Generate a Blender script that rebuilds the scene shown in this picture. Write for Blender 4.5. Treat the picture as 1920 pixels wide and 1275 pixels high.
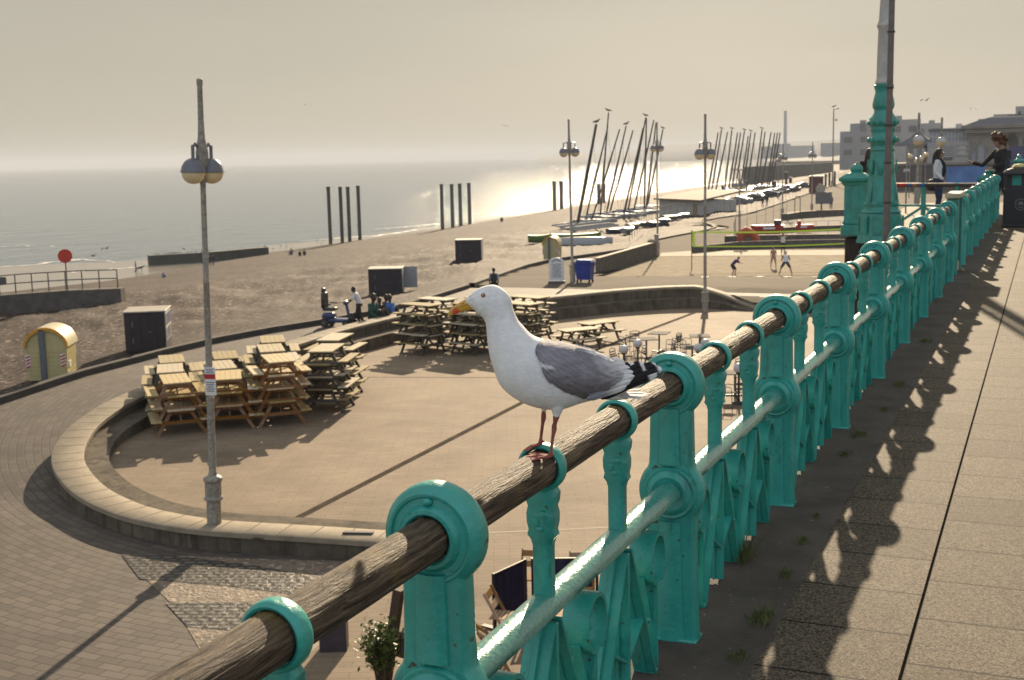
import bpy, math, random
from mathutils import Vector, Matrix, noise
from mathutils.bvhtree import BVHTree
R=math.radians
rnd=random.Random(7)
for o in list(bpy.data.objects): bpy.data.objects.remove(o)
C=bpy.context.scene.collection
scene=bpy.context.scene
# ---------------------------------------------------------------- camera
CH=1.77; FPX=2300.0; PITCH=R(8.487); YAW=R(23.6445); ROLL=R(1.3004)
F=Vector((-math.sin(YAW)*math.cos(PITCH),math.cos(YAW)*math.cos(PITCH),-math.sin(PITCH)))
_r=Vector((math.cos(YAW),math.sin(YAW),0)); _u=_r.cross(F)
RX=_r*math.cos(ROLL)-_u*math.sin(ROLL); UY=_u*math.cos(ROLL)+_r*math.sin(ROLL)
CAM=Vector((0,0,CH))
cd=bpy.data.cameras.new('camera'); cam=bpy.data.objects.new('camera',cd); C.objects.link(cam)
m=Matrix((RX,UY,-F)).transposed().to_4x4(); m.translation=CAM; cam.matrix_world=m
cd.sensor_width=36; cd.lens=FPX/1920*36; cd.clip_start=0.05; cd.clip_end=30000
cd.dof.use_dof=True; cd.dof.focus_distance=3.45; cd.dof.aperture_fstop=11
scene.camera=cam
# ---------------------------------------------------------------- sky, sun, exposure
SAZ=R(-13.7); SEL=R(23.6)
w=bpy.data.worlds.new('World'); scene.world=w; w.use_nodes=True
nt=w.node_tree; bg=nt.nodes['Background']
sky=nt.nodes.new('ShaderNodeTexSky'); sky.sky_type='NISHITA'; sky.sun_disc=False
sky.sun_elevation=SEL; sky.sun_rotation=SAZ; sky.altitude=0; sky.air_density=1.0; sky.dust_density=1.5; sky.ozone_density=1.0
hs=nt.nodes.new('ShaderNodeHueSaturation'); hs.inputs['Saturation'].default_value=0.75
nt.links.new(sky.outputs[0],hs.inputs['Color'])
# thin even haze veil over the sky, and an added cool fill glow opposite the sun for shaded sides
veil=nt.nodes.new('ShaderNodeMixRGB'); veil.inputs[0].default_value=0.93; veil.inputs[2].default_value=(4.90,4.46,3.55,1)
nt.links.new(hs.outputs[0],veil.inputs[1])
tc=nt.nodes.new('ShaderNodeTexCoord')
cm=nt.nodes.new('ShaderNodeMapping'); cm.inputs['Scale'].default_value=(1.2,1.2,7); nt.links.new(tc.outputs['Generated'],cm.inputs[0])
cn=nt.nodes.new('ShaderNodeTexNoise'); cn.inputs['Scale'].default_value=1.6; cn.inputs['Detail'].default_value=5; nt.links.new(cm.outputs[0],cn.inputs['Vector'])
cv=nt.nodes.new('ShaderNodeMapRange'); cv.inputs[1].default_value=.3; cv.inputs[2].default_value=.7; cv.inputs[3].default_value=.955; cv.inputs[4].default_value=1.045; nt.links.new(cn.outputs[0],cv.inputs[0])
cl=nt.nodes.new('ShaderNodeMixRGB'); cl.blend_type='MULTIPLY'; cl.inputs[0].default_value=1; nt.links.new(veil.outputs[0],cl.inputs[1]); nt.links.new(cv.outputs[0],cl.inputs[2])
dt=nt.nodes.new('ShaderNodeVectorMath'); dt.operation='DOT_PRODUCT'
dt.inputs[1].default_value=(-math.sin(SAZ)*.8,-math.cos(SAZ)*.8,.6); nt.links.new(tc.outputs['Generated'],dt.inputs[0])
mr=nt.nodes.new('ShaderNodeMapRange'); mr.interpolation_type='SMOOTHSTEP'; mr.inputs[1].default_value=-.1; mr.inputs[2].default_value=.95; nt.links.new(dt.outputs['Value'],mr.inputs[0])
rear_fill=nt.nodes.new('ShaderNodeMixRGB'); rear_fill.inputs[2].default_value=(6.8,7.5,8.6,1)
nt.links.new(mr.outputs[0],rear_fill.inputs[0]); nt.links.new(cl.outputs[0],rear_fill.inputs[1]); nt.links.new(rear_fill.outputs[0],bg.inputs[0]); bg.inputs[1].default_value=0.056
sd=bpy.data.lights.new('sun','SUN'); sd.energy=5.0; sd.angle=R(0.6); sd.color=(1.0,0.80,0.55)
so=bpy.data.objects.new('sun',sd); C.objects.link(so)
SUN=Vector((math.sin(SAZ)*math.cos(SEL),math.cos(SAZ)*math.cos(SEL),math.sin(SEL)))
so.rotation_euler=SUN.to_track_quat('Z','Y').to_euler(); so.location=(0,0,60)
vs=scene.view_settings; vs.view_transform='Standard'; vs.look='None'; vs.exposure=0.74; vs.gamma=1; vs.use_curve_mapping=False
try:
    scene.cycles.max_bounces=6; scene.cycles.volume_bounces=0; scene.cycles.sample_clamp_indirect=6; scene.cycles.use_denoising=True
    scene.cycles.transparent_max_bounces=12
except Exception: pass
# ---------------------------------------------------------------- picture -> place
def ray(x,y): return ((x-960)*RX+(637.5-y)*UY+FPX*F).normalized()
def at(x,y,z):
    d=ray(x,y); return CAM+d*((z-CH)/d.z)
def atd(x,y,dist):
    d=ray(x,y); return CAM+d*(dist/math.hypot(d.x,d.y))
def hz(px,py,P):
    "height at pixel (px,py) above the vertical through P"
    return atd(px,py,math.hypot(P[0],P[1])).z
def ppm(P): return FPX/((Vector(P)-CAM).dot(F))
GROUND=[]
def ground(x,y):
    d=ray(x,y); best=None
    for b in GROUND:
        h=b.ray_cast(CAM,d,6000)
        if h[0] is not None and (best is None or h[3]<best[1]): best=(h[0],h[3])
    return best[0] if best else at(x,y,-6)
def gz(x,y):
    best=-100
    for b in GROUND:
        h=b.ray_cast(Vector((x,y,-0.5)),Vector((0,0,-1)),60)
        if h[0] is not None and h[0].z>best: best=h[0].z
    return best
def pw(t,tab):
    if t<=tab[0][0]: return tab[0][1]
    for (a,b),(c,d) in zip(tab,tab[1:]):
        if t<=c: return b+(d-b)*(t-a)/(c-a)
    return tab[-1][1]
# ---------------------------------------------------------------- objects
def tag(o,label=None,cat=None,group=None,kind=None):
    if label: o['label']=label
    if cat: o['category']=cat
    if group: o['group']=group
    if kind: o['kind']=kind
    return o
def empty(name,loc=(0,0,0),rz=0,label=None,cat=None,group=None,parent=None,s=1):
    o=bpy.data.objects.new(name,None); C.objects.link(o); o.location=loc; o.rotation_euler=(0,0,rz); o.scale=(s,s,s)
    o.empty_display_size=.1
    if parent: o.parent=parent
    return tag(o,label,cat,group)
def copy_tree(o,parent=None):
    c=o.copy(); C.objects.link(c); c.parent=parent
    for k in ('label','group'):
        pass
    for ch in [x for x in KIDS.get(o.name,[])]: 
        n=copy_tree(ch,c); KIDS.setdefault(c.name,[]).append(n)
    return c
KIDS={}
class MB:
    def __init__(s): s.v=[]; s.f=[]; s.fm=[]; s.M=Matrix.Identity(4); s.mi=0
    def add(s,vs,fs):
        b=len(s.v); s.v+=[s.M@Vector(p) for p in vs]; s.f+=[[i+b for i in f] for f in fs]; s.fm+=[s.mi]*len(fs); return s
    def box(s,c,d,rz=0,bev=0,ry=0,rx=0):
        x,y,z=[q/2 for q in d]
        T=Matrix.Translation(c)@Matrix.Rotation(rz,4,'Z')@Matrix.Rotation(ry,4,'Y')@Matrix.Rotation(rx,4,'X')
        if bev<=0:
            vs=[T@Vector((i*x,j*y,k*z)) for i in(-1,1) for j in(-1,1) for k in(-1,1)]
            return s.add(vs,[(0,1,3,2),(4,6,7,5),(0,4,5,1),(2,3,7,6),(0,2,6,4),(1,5,7,3)])
        b=min(bev,x*.9,y*.9,z*.9); vs=[]; 
        for i in(-1,1):
            for j in(-1,1):
                for k in(-1,1):
                    vs+=[T@Vector((i*(x-b),j*(y-b),k*z)),T@Vector((i*(x-b),j*y,k*(z-b))),T@Vector((i*x,j*(y-b),k*(z-b)))]
        idx=lambda i,j,k,t:((i>0)*4+(j>0)*2+(k>0))*3+t
        fs=[]
        for k in(-1,1): fs.append([idx(-1,-1,k,0),idx(1,-1,k,0),idx(1,1,k,0),idx(-1,1,k,0)][::k])
        for j in(-1,1): fs.append([idx(-1,j,-1,1),idx(1,j,-1,1),idx(1,j,1,1),idx(-1,j,1,1)][::-j])
        for i in(-1,1): fs.append([idx(i,-1,-1,2),idx(i,1,-1,2),idx(i,1,1,2),idx(i,-1,1,2)][::i])
        for j in(-1,1):
            for k in(-1,1): fs.append([idx(-1,j,k,0),idx(1,j,k,0),idx(1,j,k,1),idx(-1,j,k,1)][::-j*k])
        for i in(-1,1):
            for k in(-1,1): fs.append([idx(i,-1,k,0),idx(i,1,k,0),idx(i,1,k,2),idx(i,-1,k,2)][::i*k])
        for i in(-1,1):
            for j in(-1,1): fs.append([idx(i,j,-1,1),idx(i,j,1,1),idx(i,j,1,2),idx(i,j,-1,2)][::i*j])
        for i in(-1,1):
            for j in(-1,1):
                for k in(-1,1): fs.append([idx(i,j,k,0),idx(i,j,k,1),idx(i,j,k,2)][::-i*j*k])
        return s.add(vs,fs)
    def tube(s,pts,r,n=10,caps=True,flat=None):
        pts=[Vector(p) for p in pts]; rs=r if hasattr(r,'__len__') else [r]*len(pts)
        vs=[];fs=[];up=None
        for i,p in enumerate(pts):
            t=(pts[min(i+1,len(pts)-1)]-pts[max(i-1,0)]).normalized()
            if up is None:
                up=Vector((0,0,1)) if abs(t.z)<.9 else Vector((0,1,0))
            u=(up-t*up.dot(t)).normalized(); up=u; q=t.cross(u)
            a,b=(rs[i],rs[i]) if not flat else (rs[i]*flat[0],rs[i]*flat[1])
            for k in range(n):
                th=2*math.pi*k/n; vs.append(p+u*math.cos(th)*a+q*math.sin(th)*b)
        for i in range(len(pts)-1):
            for k in range(n):
                k2=(k+1)%n; fs.append((i*n+k,i*n+k2,(i+1)*n+k2,(i+1)*n+k))
        if caps: fs.append(list(range(n))[::-1]); fs.append([(len(pts)-1)*n+k for k in range(n)])
        return s.add(vs,fs)
    def bar(s,a,b,w,d):
        "rectangular bar from a to b, width w (horizontal), depth d"
        a=Vector(a);b=Vector(b);t=(b-a).normalized(); up=Vector((0,0,1)) if abs(t.z)<.95 else Vector((0,1,0))
        q=t.cross(up).normalized();u=q.cross(t)
        vs=[p+q*i*w/2+u*j*d/2 for p in(a,b) for i,j in((-1,-1),(1,-1),(1,1),(-1,1))]
        return s.add(vs,[(3,2,1,0),(4,5,6,7),(0,1,5,4),(1,2,6,5),(2,3,7,6),(3,0,4,7)])
    def lathe(s,prof,n=24,c=(0,0,0),axis='Z',squash=1):
        vs=[];fs=[]
        for r,h in prof:
            for k in range(n):
                th=2*math.pi*(k+.5)/n; a,b=r*math.cos(th),r*math.sin(th)*squash
                vs.append(Vector((a,b,h)) if axis=='Z' else Vector((a,h,b)) if axis=='Y' else Vector((h,a,b)))
        c=Vector(c); vs=[v+c for v in vs]; m=len(prof)
        for i in range(m-1):
            for k in range(n):
                k2=(k+1)%n; f=(i*n+k,i*n+k2,(i+1)*n+k2,(i+1)*n+k); fs.append(f if axis!='Y' else f[::-1])
        if prof[0][0]>1e-5 and prof[0]!=prof[-1]: fs.append([k for k in range(n)][::-1])
        if prof[-1][0]>1e-5 and prof[0]!=prof[-1]: fs.append([(m-1)*n+k for k in range(n)])
        return s.add(vs,fs)
    def ell(s,c,r,n=12,rz=0,rx=0,ry=0):
        T=Matrix.Translation(c)@Matrix.Rotation(rz,4,'Z')@Matrix.Rotation(ry,4,'Y')@Matrix.Rotation(rx,4,'X'); vs=[T@Vector((0,0,-r[2]))];fs=[]; m=max(4,n//2)
        for i in range(1,m):
            ph=-math.pi/2+math.pi*i/m
            for k in range(n): th=2*math.pi*k/n; vs.append(T@Vector((r[0]*math.cos(ph)*math.cos(th),r[1]*math.cos(ph)*math.sin(th),r[2]*math.sin(ph))))
        vs.append(T@Vector((0,0,r[2])))
        for k in range(n):
            k2=(k+1)%n; fs.append((0,1+k2,1+k)); fs.append((len(vs)-1,1+(m-2)*n+k,1+(m-2)*n+k2))
            for i in range(m-2): fs.append((1+i*n+k,1+i*n+k2,1+(i+1)*n+k2,1+(i+1)*n+k))
        return s.add(vs,fs)
    def prism(s,out,y0,y1,plane='XZ'):
        n=len(out); g=(lambda p,y:(p[0],y,p[1])) if plane=='XZ' else ((lambda p,y:(p[0],p[1],y)) if plane=='XY' else (lambda p,y:(y,p[0],p[1])))
        vs=[g(p,y0) for p in out]+[g(p,y1) for p in out]
        fs=[list(range(n)),[n+i for i in range(n)][::-1]]+[(i,i+n,(i+1)%n+n,(i+1)%n) for i in range(n)]
        return s.add(vs,fs)
    def grid(s,P,close=False):
        m=len(P);n=len(P[0]); vs=[p for row in P for p in row]; fs=[]
        for i in range(m-1):
            for j in range(n-1+(1 if close else 0)):
                j2=(j+1)%n; fs.append((i*n+j,i*n+j2,(i+1)*n+j2,(i+1)*n+j))
        return s.add(vs,fs)
    def mesh(s,name,mats,smooth=None,fix=True):
        me=bpy.data.meshes.new(name); me.from_pydata([tuple(v) for v in s.v],[],s.f)
        if not isinstance(mats,(list,tuple)): mats=[mats]
        for mm in mats: me.materials.append(mm)
        if len(mats)>1: me.polygons.foreach_set('material_index',s.fm)
        me.update()
        if fix:
            import bmesh
            b=bmesh.new(); b.from_mesh(me); bmesh.ops.recalc_face_normals(b,faces=b.faces); b.to_mesh(me); b.free()
        if smooth is not None:
            me.shade_smooth(); me.set_sharp_from_angle(angle=R(smooth))
        return me
    def build(s,name,mats,parent=None,smooth=None,loc=None,fix=True):
        me=s.mesh(name,mats,smooth,fix); o=bpy.data.objects.new(name,me); C.objects.link(o)
        if parent is not None: o.parent=parent; KIDS.setdefault(parent.name,[]).append(o)
        if loc is not None: o.location=loc
        return o
def link(name,me,parent=None):
    o=bpy.data.objects.new(name,me); C.objects.link(o)
    if parent is not None: o.parent=parent; KIDS.setdefault(parent.name,[]).append(o)
    return o
def recentre(o):
    "move the origin of a parentless mesh to its base centre"
    vs=[v.co for v in o.data.vertices]; c=Vector((sum(v.x for v in vs)/len(vs),sum(v.y for v in vs)/len(vs),min(v.z for v in vs)))
    o.data.transform(Matrix.Translation(-c)); o.location=c; return o
def modded(o,setup):
    "apply modifiers set up by setup(o)"
    setup(o); dg=bpy.context.evaluated_depsgraph_get(); me=bpy.data.meshes.new_from_object(o.evaluated_get(dg)); old=o.data; mats=list(old.materials)
    o.modifiers.clear(); o.data=me; 
    if not me.materials:
        for mm in mats: me.materials.append(mm)
    return o
# ---------------------------------------------------------------- materials
def srgb(r,g,b):
    f=lambda c:(c/255/12.92 if c<=10 else ((c/255+.055)/1.055)**2.4); return (f(r),f(g),f(b))
MATS={}
def node(t,n,**k):
    x=t.nodes.new(n)
    for a,b in k.items(): setattr(x,a,b)
    return x
def mat(name,col,rough=.6,metal=0,var=.15,scale=6,bump=0,bscale=40,coord='Object',spec=.5,coat=0,col2=None,stretch=None,trans=0,alpha=1,sheen=0,rvar=0,bdist=.01,attr=None,speck=None,orand=0,stain=None):
    if name in MATS: return MATS[name]
    M=bpy.data.materials.new(name); M.use_nodes=True; t=M.node_tree; p=t.nodes['Principled BSDF']; L=t.links
    p.inputs['Roughness'].default_value=rough; p.inputs['Metallic'].default_value=metal; p.inputs['Specular IOR Level'].default_value=spec
    p.inputs['Coat Weight'].default_value=coat; p.inputs['Coat Roughness'].default_value=.12
    if trans: p.inputs['Transmission Weight'].default_value=trans
    if alpha<1: p.inputs['Alpha'].default_value=alpha
    if coord=='World': vec=node(t,'ShaderNodeNewGeometry').outputs['Position']
    else: vec=node(t,'ShaderNodeTexCoord').outputs['Object']
    if stretch:
        mp=node(t,'ShaderNodeMapping'); mp.inputs['Scale'].default_value=stretch; L.new(vec,mp.inputs[0]); vec=mp.outputs[0]
    nz=node(t,'ShaderNodeTexNoise'); nz.inputs['Scale'].default_value=scale; nz.inputs['Detail'].default_value=6; nz.inputs['Roughness'].default_value=.65; L.new(vec,nz.inputs['Vector'])
    cr=node(t,'ShaderNodeValToRGB'); c2=col2 or tuple(min(1,c*(1+var)) for c in col); c1=tuple(c*(1-var) for c in col) if not col2 else col
    cr.color_ramp.elements[0].position=.35; cr.color_ramp.elements[1].position=.68
    cr.color_ramp.elements[0].color=(*c1,1); cr.color_ramp.elements[1].color=(*c2,1); L.new(nz.outputs[0],cr.inputs[0]); out=cr.outputs[0]
    if attr:
        at_=node(t,'ShaderNodeAttribute',attribute_name=attr); mx=node(t,'ShaderNodeMixRGB',blend_type='MULTIPLY'); mx.inputs[0].default_value=1
        L.new(at_.outputs['Color'],mx.inputs[1]); L.new(out,mx.inputs[2]); out=mx.outputs[0]
    if speck:   # (scale, threshold, colour)
        vo=node(t,'ShaderNodeTexNoise'); vo.inputs['Scale'].default_value=speck[0]; vo.inputs['Detail'].default_value=2; L.new(vec,vo.inputs['Vector'])
        r2=node(t,'ShaderNodeValToRGB'); r2.color_ramp.elements[0].position=speck[1]; r2.color_ramp.elements[1].position=speck[1]+.04; L.new(vo.outputs[0],r2.inputs[0])
        mx=node(t,'ShaderNodeMixRGB'); L.new(r2.outputs[0],mx.inputs[0]); L.new(out,mx.inputs[1]); mx.inputs[2].default_value=(*speck[2],1); out=mx.outputs[0]
    if stain:   # (scale, threshold, colour, stretch): soft streaky grime
        mp3=node(t,'ShaderNodeMapping'); mp3.inputs['Scale'].default_value=stain[3]; L.new(node(t,'ShaderNodeNewGeometry').outputs['Position'],mp3.inputs[0])
        v3=node(t,'ShaderNodeTexNoise'); v3.inputs['Scale'].default_value=stain[0]; v3.inputs['Detail'].default_value=7; v3.inputs['Roughness'].default_value=.75; L.new(mp3.outputs[0],v3.inputs['Vector'])
        r3=node(t,'ShaderNodeValToRGB'); r3.color_ramp.elements[0].position=stain[1]; r3.color_ramp.elements[1].position=stain[1]+.12; r3.color_ramp.elements[1].color=(.7,.7,.7,1); L.new(v3.outputs[0],r3.inputs[0])
        m3=node(t,'ShaderNodeMixRGB'); L.new(r3.outputs[0],m3.inputs[0]); L.new(out,m3.inputs[1]); m3.inputs[2].default_value=(*stain[2],1); out=m3.outputs[0]
    if orand:
        oi=node(t,'ShaderNodeObjectInfo'); m4=node(t,'ShaderNodeMapRange'); m4.inputs[3].default_value=1-orand; m4.inputs[4].default_value=1+orand; L.new(oi.outputs['Random'],m4.inputs[0])
        h4=node(t,'ShaderNodeHueSaturation'); L.new(out,h4.inputs['Color']); L.new(m4.outputs[0],h4.inputs['Value'])
        m5=node(t,'ShaderNodeMapRange'); m5.inputs[3].default_value=1.15; m5.inputs[4].default_value=.6; L.new(oi.outputs['Random'],m5.inputs[0]); L.new(m5.outputs[0],h4.inputs['Saturation']); out=h4.outputs[0]
    L.new(out,p.inputs['Base Color'])
    if rvar:
        mr=node(t,'ShaderNodeMapRange'); mr.inputs[3].default_value=rough-rvar; mr.inputs[4].default_value=rough+rvar; L.new(nz.outputs[0],mr.inputs[0]); L.new(mr.outputs[0],p.inputs['Roughness'])
    if bump:
        nb=node(t,'ShaderNodeTexNoise'); nb.inputs['Scale'].default_value=bscale; nb.inputs['Detail'].default_value=4; L.new(vec,nb.inputs['Vector'])
        b=node(t,'ShaderNodeBump'); b.inputs['Strength'].default_value=bump; b.inputs['Distance'].default_value=bdist; L.new(nb.outputs[0],b.inputs['Height']); L.new(b.outputs[0],p.inputs['Normal'])
    MATS[name]=M; return M
def brickmat(name,c1,c2,mortar,bw,bh,rot=0,rough=.8,bump=.4,polar=None,msize=.012,big=.25,shift=.5,spec=.3,bscale=90,speck=None,bdist=.01,loc=(0,0,0)):
    M=bpy.data.materials.new(name); M.use_nodes=True; t=M.node_tree; p=t.nodes['Principled BSDF']; L=t.links
    p.inputs['Roughness'].default_value=rough; p.inputs['Specular IOR Level'].default_value=spec
    g=node(t,'ShaderNodeNewGeometry').outputs['Position']; vec=g
    if polar:
        sb=node(t,'ShaderNodeVectorMath',operation='SUBTRACT'); L.new(g,sb.inputs[0]); sb.inputs[1].default_value=(polar[0],polar[1],0)
        sp=node(t,'ShaderNodeSeparateXYZ'); L.new(sb.outputs[0],sp.inputs[0])
        a=node(t,'ShaderNodeMath',operation='ARCTAN2'); L.new(sp.outputs[1],a.inputs[0]); L.new(sp.outputs[0],a.inputs[1])
        a2=node(t,'ShaderNodeMath',operation='MULTIPLY'); L.new(a.outputs[0],a2.inputs[0]); a2.inputs[1].default_value=polar[2]
        x2=node(t,'ShaderNodeMath',operation='POWER'); L.new(sp.outputs[0],x2.inputs[0]); x2.inputs[1].default_value=2
        y2=node(t,'ShaderNodeMath',operation='POWER'); L.new(sp.outputs[1],y2.inputs[0]); y2.inputs[1].default_value=2
        ad=node(t,'ShaderNodeMath',operation='ADD'); L.new(x2.outputs[0],ad.inputs[0]); L.new(y2.outputs[0],ad.inputs[1])
        sq=node(t,'ShaderNodeMath',operation='SQRT'); L.new(ad.outputs[0],sq.inputs[0])
        cb=node(t,'ShaderNodeCombineXYZ'); L.new(a2.outputs[0],cb.inputs[0]); L.new(sq.outputs[0],cb.inputs[1]); vec=cb.outputs[0]
    else:
        mp=node(t,'ShaderNodeMapping'); mp.inputs['Rotation'].default_value=(0,0,rot); mp.inputs['Location'].default_value=loc; L.new(g,mp.inputs[0]); vec=mp.outputs[0]
    br=node(t,'ShaderNodeTexBrick'); br.offset=shift; br.inputs['Scale'].default_value=1; br.inputs['Brick Width'].default_value=bw; br.inputs['Row Height'].default_value=bh
    br.inputs['Mortar Size'].default_value=msize; br.inputs['Mortar Smooth'].default_value=.2; br.inputs['Color1'].default_value=(*c1,1); br.inputs['Color2'].default_value=(*c2,1); br.inputs['Mortar'].default_value=(*mortar,1); L.new(vec,br.inputs['Vector'])
    nz=node(t,'ShaderNodeTexNoise'); nz.inputs['Scale'].default_value=.35; nz.inputs['Detail'].default_value=7; nz.inputs['Roughness'].default_value=.65; L.new(g,nz.inputs['Vector'])
    mr=node(t,'ShaderNodeMapRange'); mr.inputs[1].default_value=.3; mr.inputs[2].default_value=.7; mr.inputs[3].default_value=1-big; mr.inputs[4].default_value=1+big; L.new(nz.outputs[0],mr.inputs[0])
    mx=node(t,'ShaderNodeMixRGB',blend_type='MULTIPLY'); mx.inputs[0].default_value=1; L.new(br.outputs[0],mx.inputs[1]); L.new(mr.outputs[0],mx.inputs[2]); out=mx.outputs[0]
    if speck:
        vo=node(t,'ShaderNodeTexVoronoi'); vo.inputs['Scale'].default_value=speck[0]; L.new(g,vo.inputs['Vector'])
        r2=node(t,'ShaderNodeSeparateColor'); L.new(vo.outputs['Color'],r2.inputs[0])
        r3=node(t,'ShaderNodeMapRange'); r3.inputs[3].default_value=speck[1]; r3.inputs[4].default_value=speck[2]; L.new(r2.outputs[0],r3.inputs[0])
        m3=node(t,'ShaderNodeMixRGB',blend_type='MULTIPLY'); m3.inputs[0].default_value=1; L.new(out,m3.inputs[1]); L.new(r3.outputs[0],m3.inputs[2]); out=m3.outputs[0]
    L.new(out,p.inputs['Base Color'])
    nb=node(t,'ShaderNodeTexNoise'); nb.inputs['Scale'].default_value=bscale; nb.inputs['Detail'].default_value=3; L.new(g,nb.inputs['Vector'])
    mm=node(t,'ShaderNodeMath',operation='MULTIPLY_ADD'); L.new(br.outputs['Fac'],mm.inputs[0]); mm.inputs[1].default_value=-.8; L.new(nb.outputs[0],mm.inputs[2])
    b=node(t,'ShaderNodeBump'); b.inputs['Strength'].default_value=bump; b.inputs['Distance'].default_value=bdist; L.new(mm.outputs[0],b.inputs['Height']); L.new(b.outputs[0],p.inputs['Normal'])
    MATS[name]=M; return M
TEAL=mat('teal_paint',(.020,.27,.232),.38,var=.28,scale=9,bump=.35,bscale=70,spec=.6,coat=.25,col2=(.03,.36,.30),rvar=.12,bdist=.008,speck=(30,.70,(.045,.04,.03)),stain=(9,.56,(.010,.11,.09),(1,1,.35)))
TEALR=mat('teal_rail_paint',(.04,.24,.20),.27,var=.15,scale=12,bump=.6,bscale=55,spec=.9,coat=.6,col2=(.09,.31,.26),rvar=.08,bdist=.007)
TEALF=mat('teal_far_paint',(.014,.25,.205),.42,var=.25,scale=5,bump=.5,bscale=30,spec=.6,coat=.3,bdist=.01)
# ================================================================ SETTING
ZO=[(10,-6.05),(21,-6.05),(26,-5.6),(32,-5.3),(45,-5.1),(62,-5.1),(80,-5.85),(100,-5.9),(4000,-5.9)]
ZT=[(19,-5.64),(21,-5.6),(24,-5.28),(27,-5.0),(40,-4.78),(60,-4.68)]
FL=-5.7
def at_f(x,y,fn):
    z=-5.5
    for _ in range(8): z=fn(at(x,y,z))
    return at(x,y,z)
ztop=lambda P:pw(P.y,ZT)
zben=lambda P:(pw(P.y,ZT)+FL)/2
zout=lambda P:pw(P.y,ZO)
def resample(pts,n):
    pts=[Vector(p) for p in pts]; d=[0]
    for a,b in zip(pts,pts[1:]): d.append(d[-1]+(b-a).length)
    out=[];j=0
    for i in range(n):
        t=d[-1]*i/(n-1)
        while j<len(d)-2 and d[j+1]<t: j+=1
        out.append(pts[j].lerp(pts[j+1],(t-d[j])/max(1e-9,d[j+1]-d[j])))
    return out
def smooth_line(pts,n,it=3):
    q=resample(pts,n)
    for _ in range(it): q=[q[0]]+[(q[i-1]+q[i]*2+q[i+1])/4 for i in range(1,len(q)-1)]+[q[-1]]
    return q
OUT_PX=[(830,1021),(712,1015),(554,1004),(396,995),(339,989),(293,981),(222,965),(158,936),(119,904),(98,870),(99,851),(109,828),(132,798),(165,775),(204,752),(244,734),(283,719),(400,684),(560,634),(623,615),(698,597),(760,583),(860,571),(964,562),(1000,557),(1133,543),(1233,536),(1300,534),(1350,535),(1400,537),(1450,540),(1500,544)]
outer=[at_f(x,y,ztop) for x,y in OUT_PX]
# bend the far right end down to the floor
N=170
OUTL=smooth_line(outer,N,4)
def offset(line,d):
    r=[]
    for i,p in enumerate(line):
        t=line[min(i+1,len(line)-1)]-line[max(i-1,0)]; t.z=0; t.normalize(); r.append(Vector((p.x+t.y*d,p.y-t.x*d,p.z)))
    return r
INL=offset(OUTL,.68); BEN=offset(OUTL,1.32)
def pxx(P):
    d=Vector(P)-CAM; return 960+FPX*d.dot(RX)/d.dot(F)
HT=[(1300,9),(1312,1.0),(1333,.88),(1367,.64),(1400,.34),(1436,.03),(1600,.03)]
fst=lambda i:1
def wz(i,p):
    z=pw(p.y,ZT)
    return min(z,FL+pw(pxx(OUTL[i]),HT)) if p.y>50 and i>N//2 else z
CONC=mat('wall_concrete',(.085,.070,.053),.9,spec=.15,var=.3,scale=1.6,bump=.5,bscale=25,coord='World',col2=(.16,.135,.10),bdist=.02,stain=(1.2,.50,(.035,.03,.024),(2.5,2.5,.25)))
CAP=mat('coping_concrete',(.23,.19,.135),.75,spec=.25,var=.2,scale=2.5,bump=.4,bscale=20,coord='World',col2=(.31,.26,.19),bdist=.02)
mb=MB()
rows=[[Vector((p.x,p.y,-6.6)) for p in OUTL],[Vector((p.x,p.y,wz(i,p)-.11)) for i,p in enumerate(OUTL)]]
mb.grid([[*r] for r in zip(*rows)])
rows=[[Vector((p.x,p.y,wz(i,OUTL[i])-.1)) for i,p in enumerate(INL)],[Vector((p.x,p.y,(wz(i,OUTL[i])+FL)/2)) for i,p in enumerate(INL)]]
mb.grid([[*r] for r in zip(*rows)])
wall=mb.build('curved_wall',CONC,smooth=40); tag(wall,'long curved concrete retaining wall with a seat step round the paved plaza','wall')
mb=MB()
o2=offset(OUTL,-.05); i2=offset(OUTL,.72)
rows=[]
for nm in range(1):
    rows=[[Vector((p.x,p.y,wz(i,OUTL[i])-.11)) for i,p in enumerate(o2)],[Vector((p.x,p.y,wz(i,OUTL[i])-.015)) for i,p in enumerate(o2)],[Vector((p.x,p.y,wz(i,OUTL[i]))) for i,p in enumerate(offset(OUTL,-.03))],
      [Vector((p.x,p.y,wz(i,OUTL[i]))) for i,p in enumerate(offset(OUTL,.70))],[Vector((p.x,p.y,wz(i,OUTL[i])-.015)) for i,p in enumerate(i2)],[Vector((p.x,p.y,wz(i,OUTL[i])-.11)) for i,p in enumerate(i2)]]
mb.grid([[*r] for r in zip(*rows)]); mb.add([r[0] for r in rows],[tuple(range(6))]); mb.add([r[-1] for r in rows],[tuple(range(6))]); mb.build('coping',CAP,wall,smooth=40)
mb=MB()
rows=[[Vector((p.x,p.y,(wz(i,OUTL[i])+FL)/2)) for i,p in enumerate(INL)],[Vector((p.x,p.y,(wz(i,OUTL[i])+FL)/2)) for i,p in enumerate(BEN)],[Vector((p.x,p.y,-6.0)) for i,p in enumerate(BEN)]]
mb.grid([[*r] for r in zip(*rows)]); mb.build('seat_step',CONC,wall,smooth=40)
# thin joints between the coping stones
mb=MB()
for k in range(2,N-14,2):
    a=OUTL[k];b=INL[k];z=wz(k,a); d=(b-a).normalized(); mb.box(((a.x+b.x)/2,(a.y+b.y)/2,z+.001),(.72,.018,.004),rz=math.atan2(d.y,d.x))
mb.build('joint',mat('joint_dark',(.09,.08,.065),.9),wall)
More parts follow.
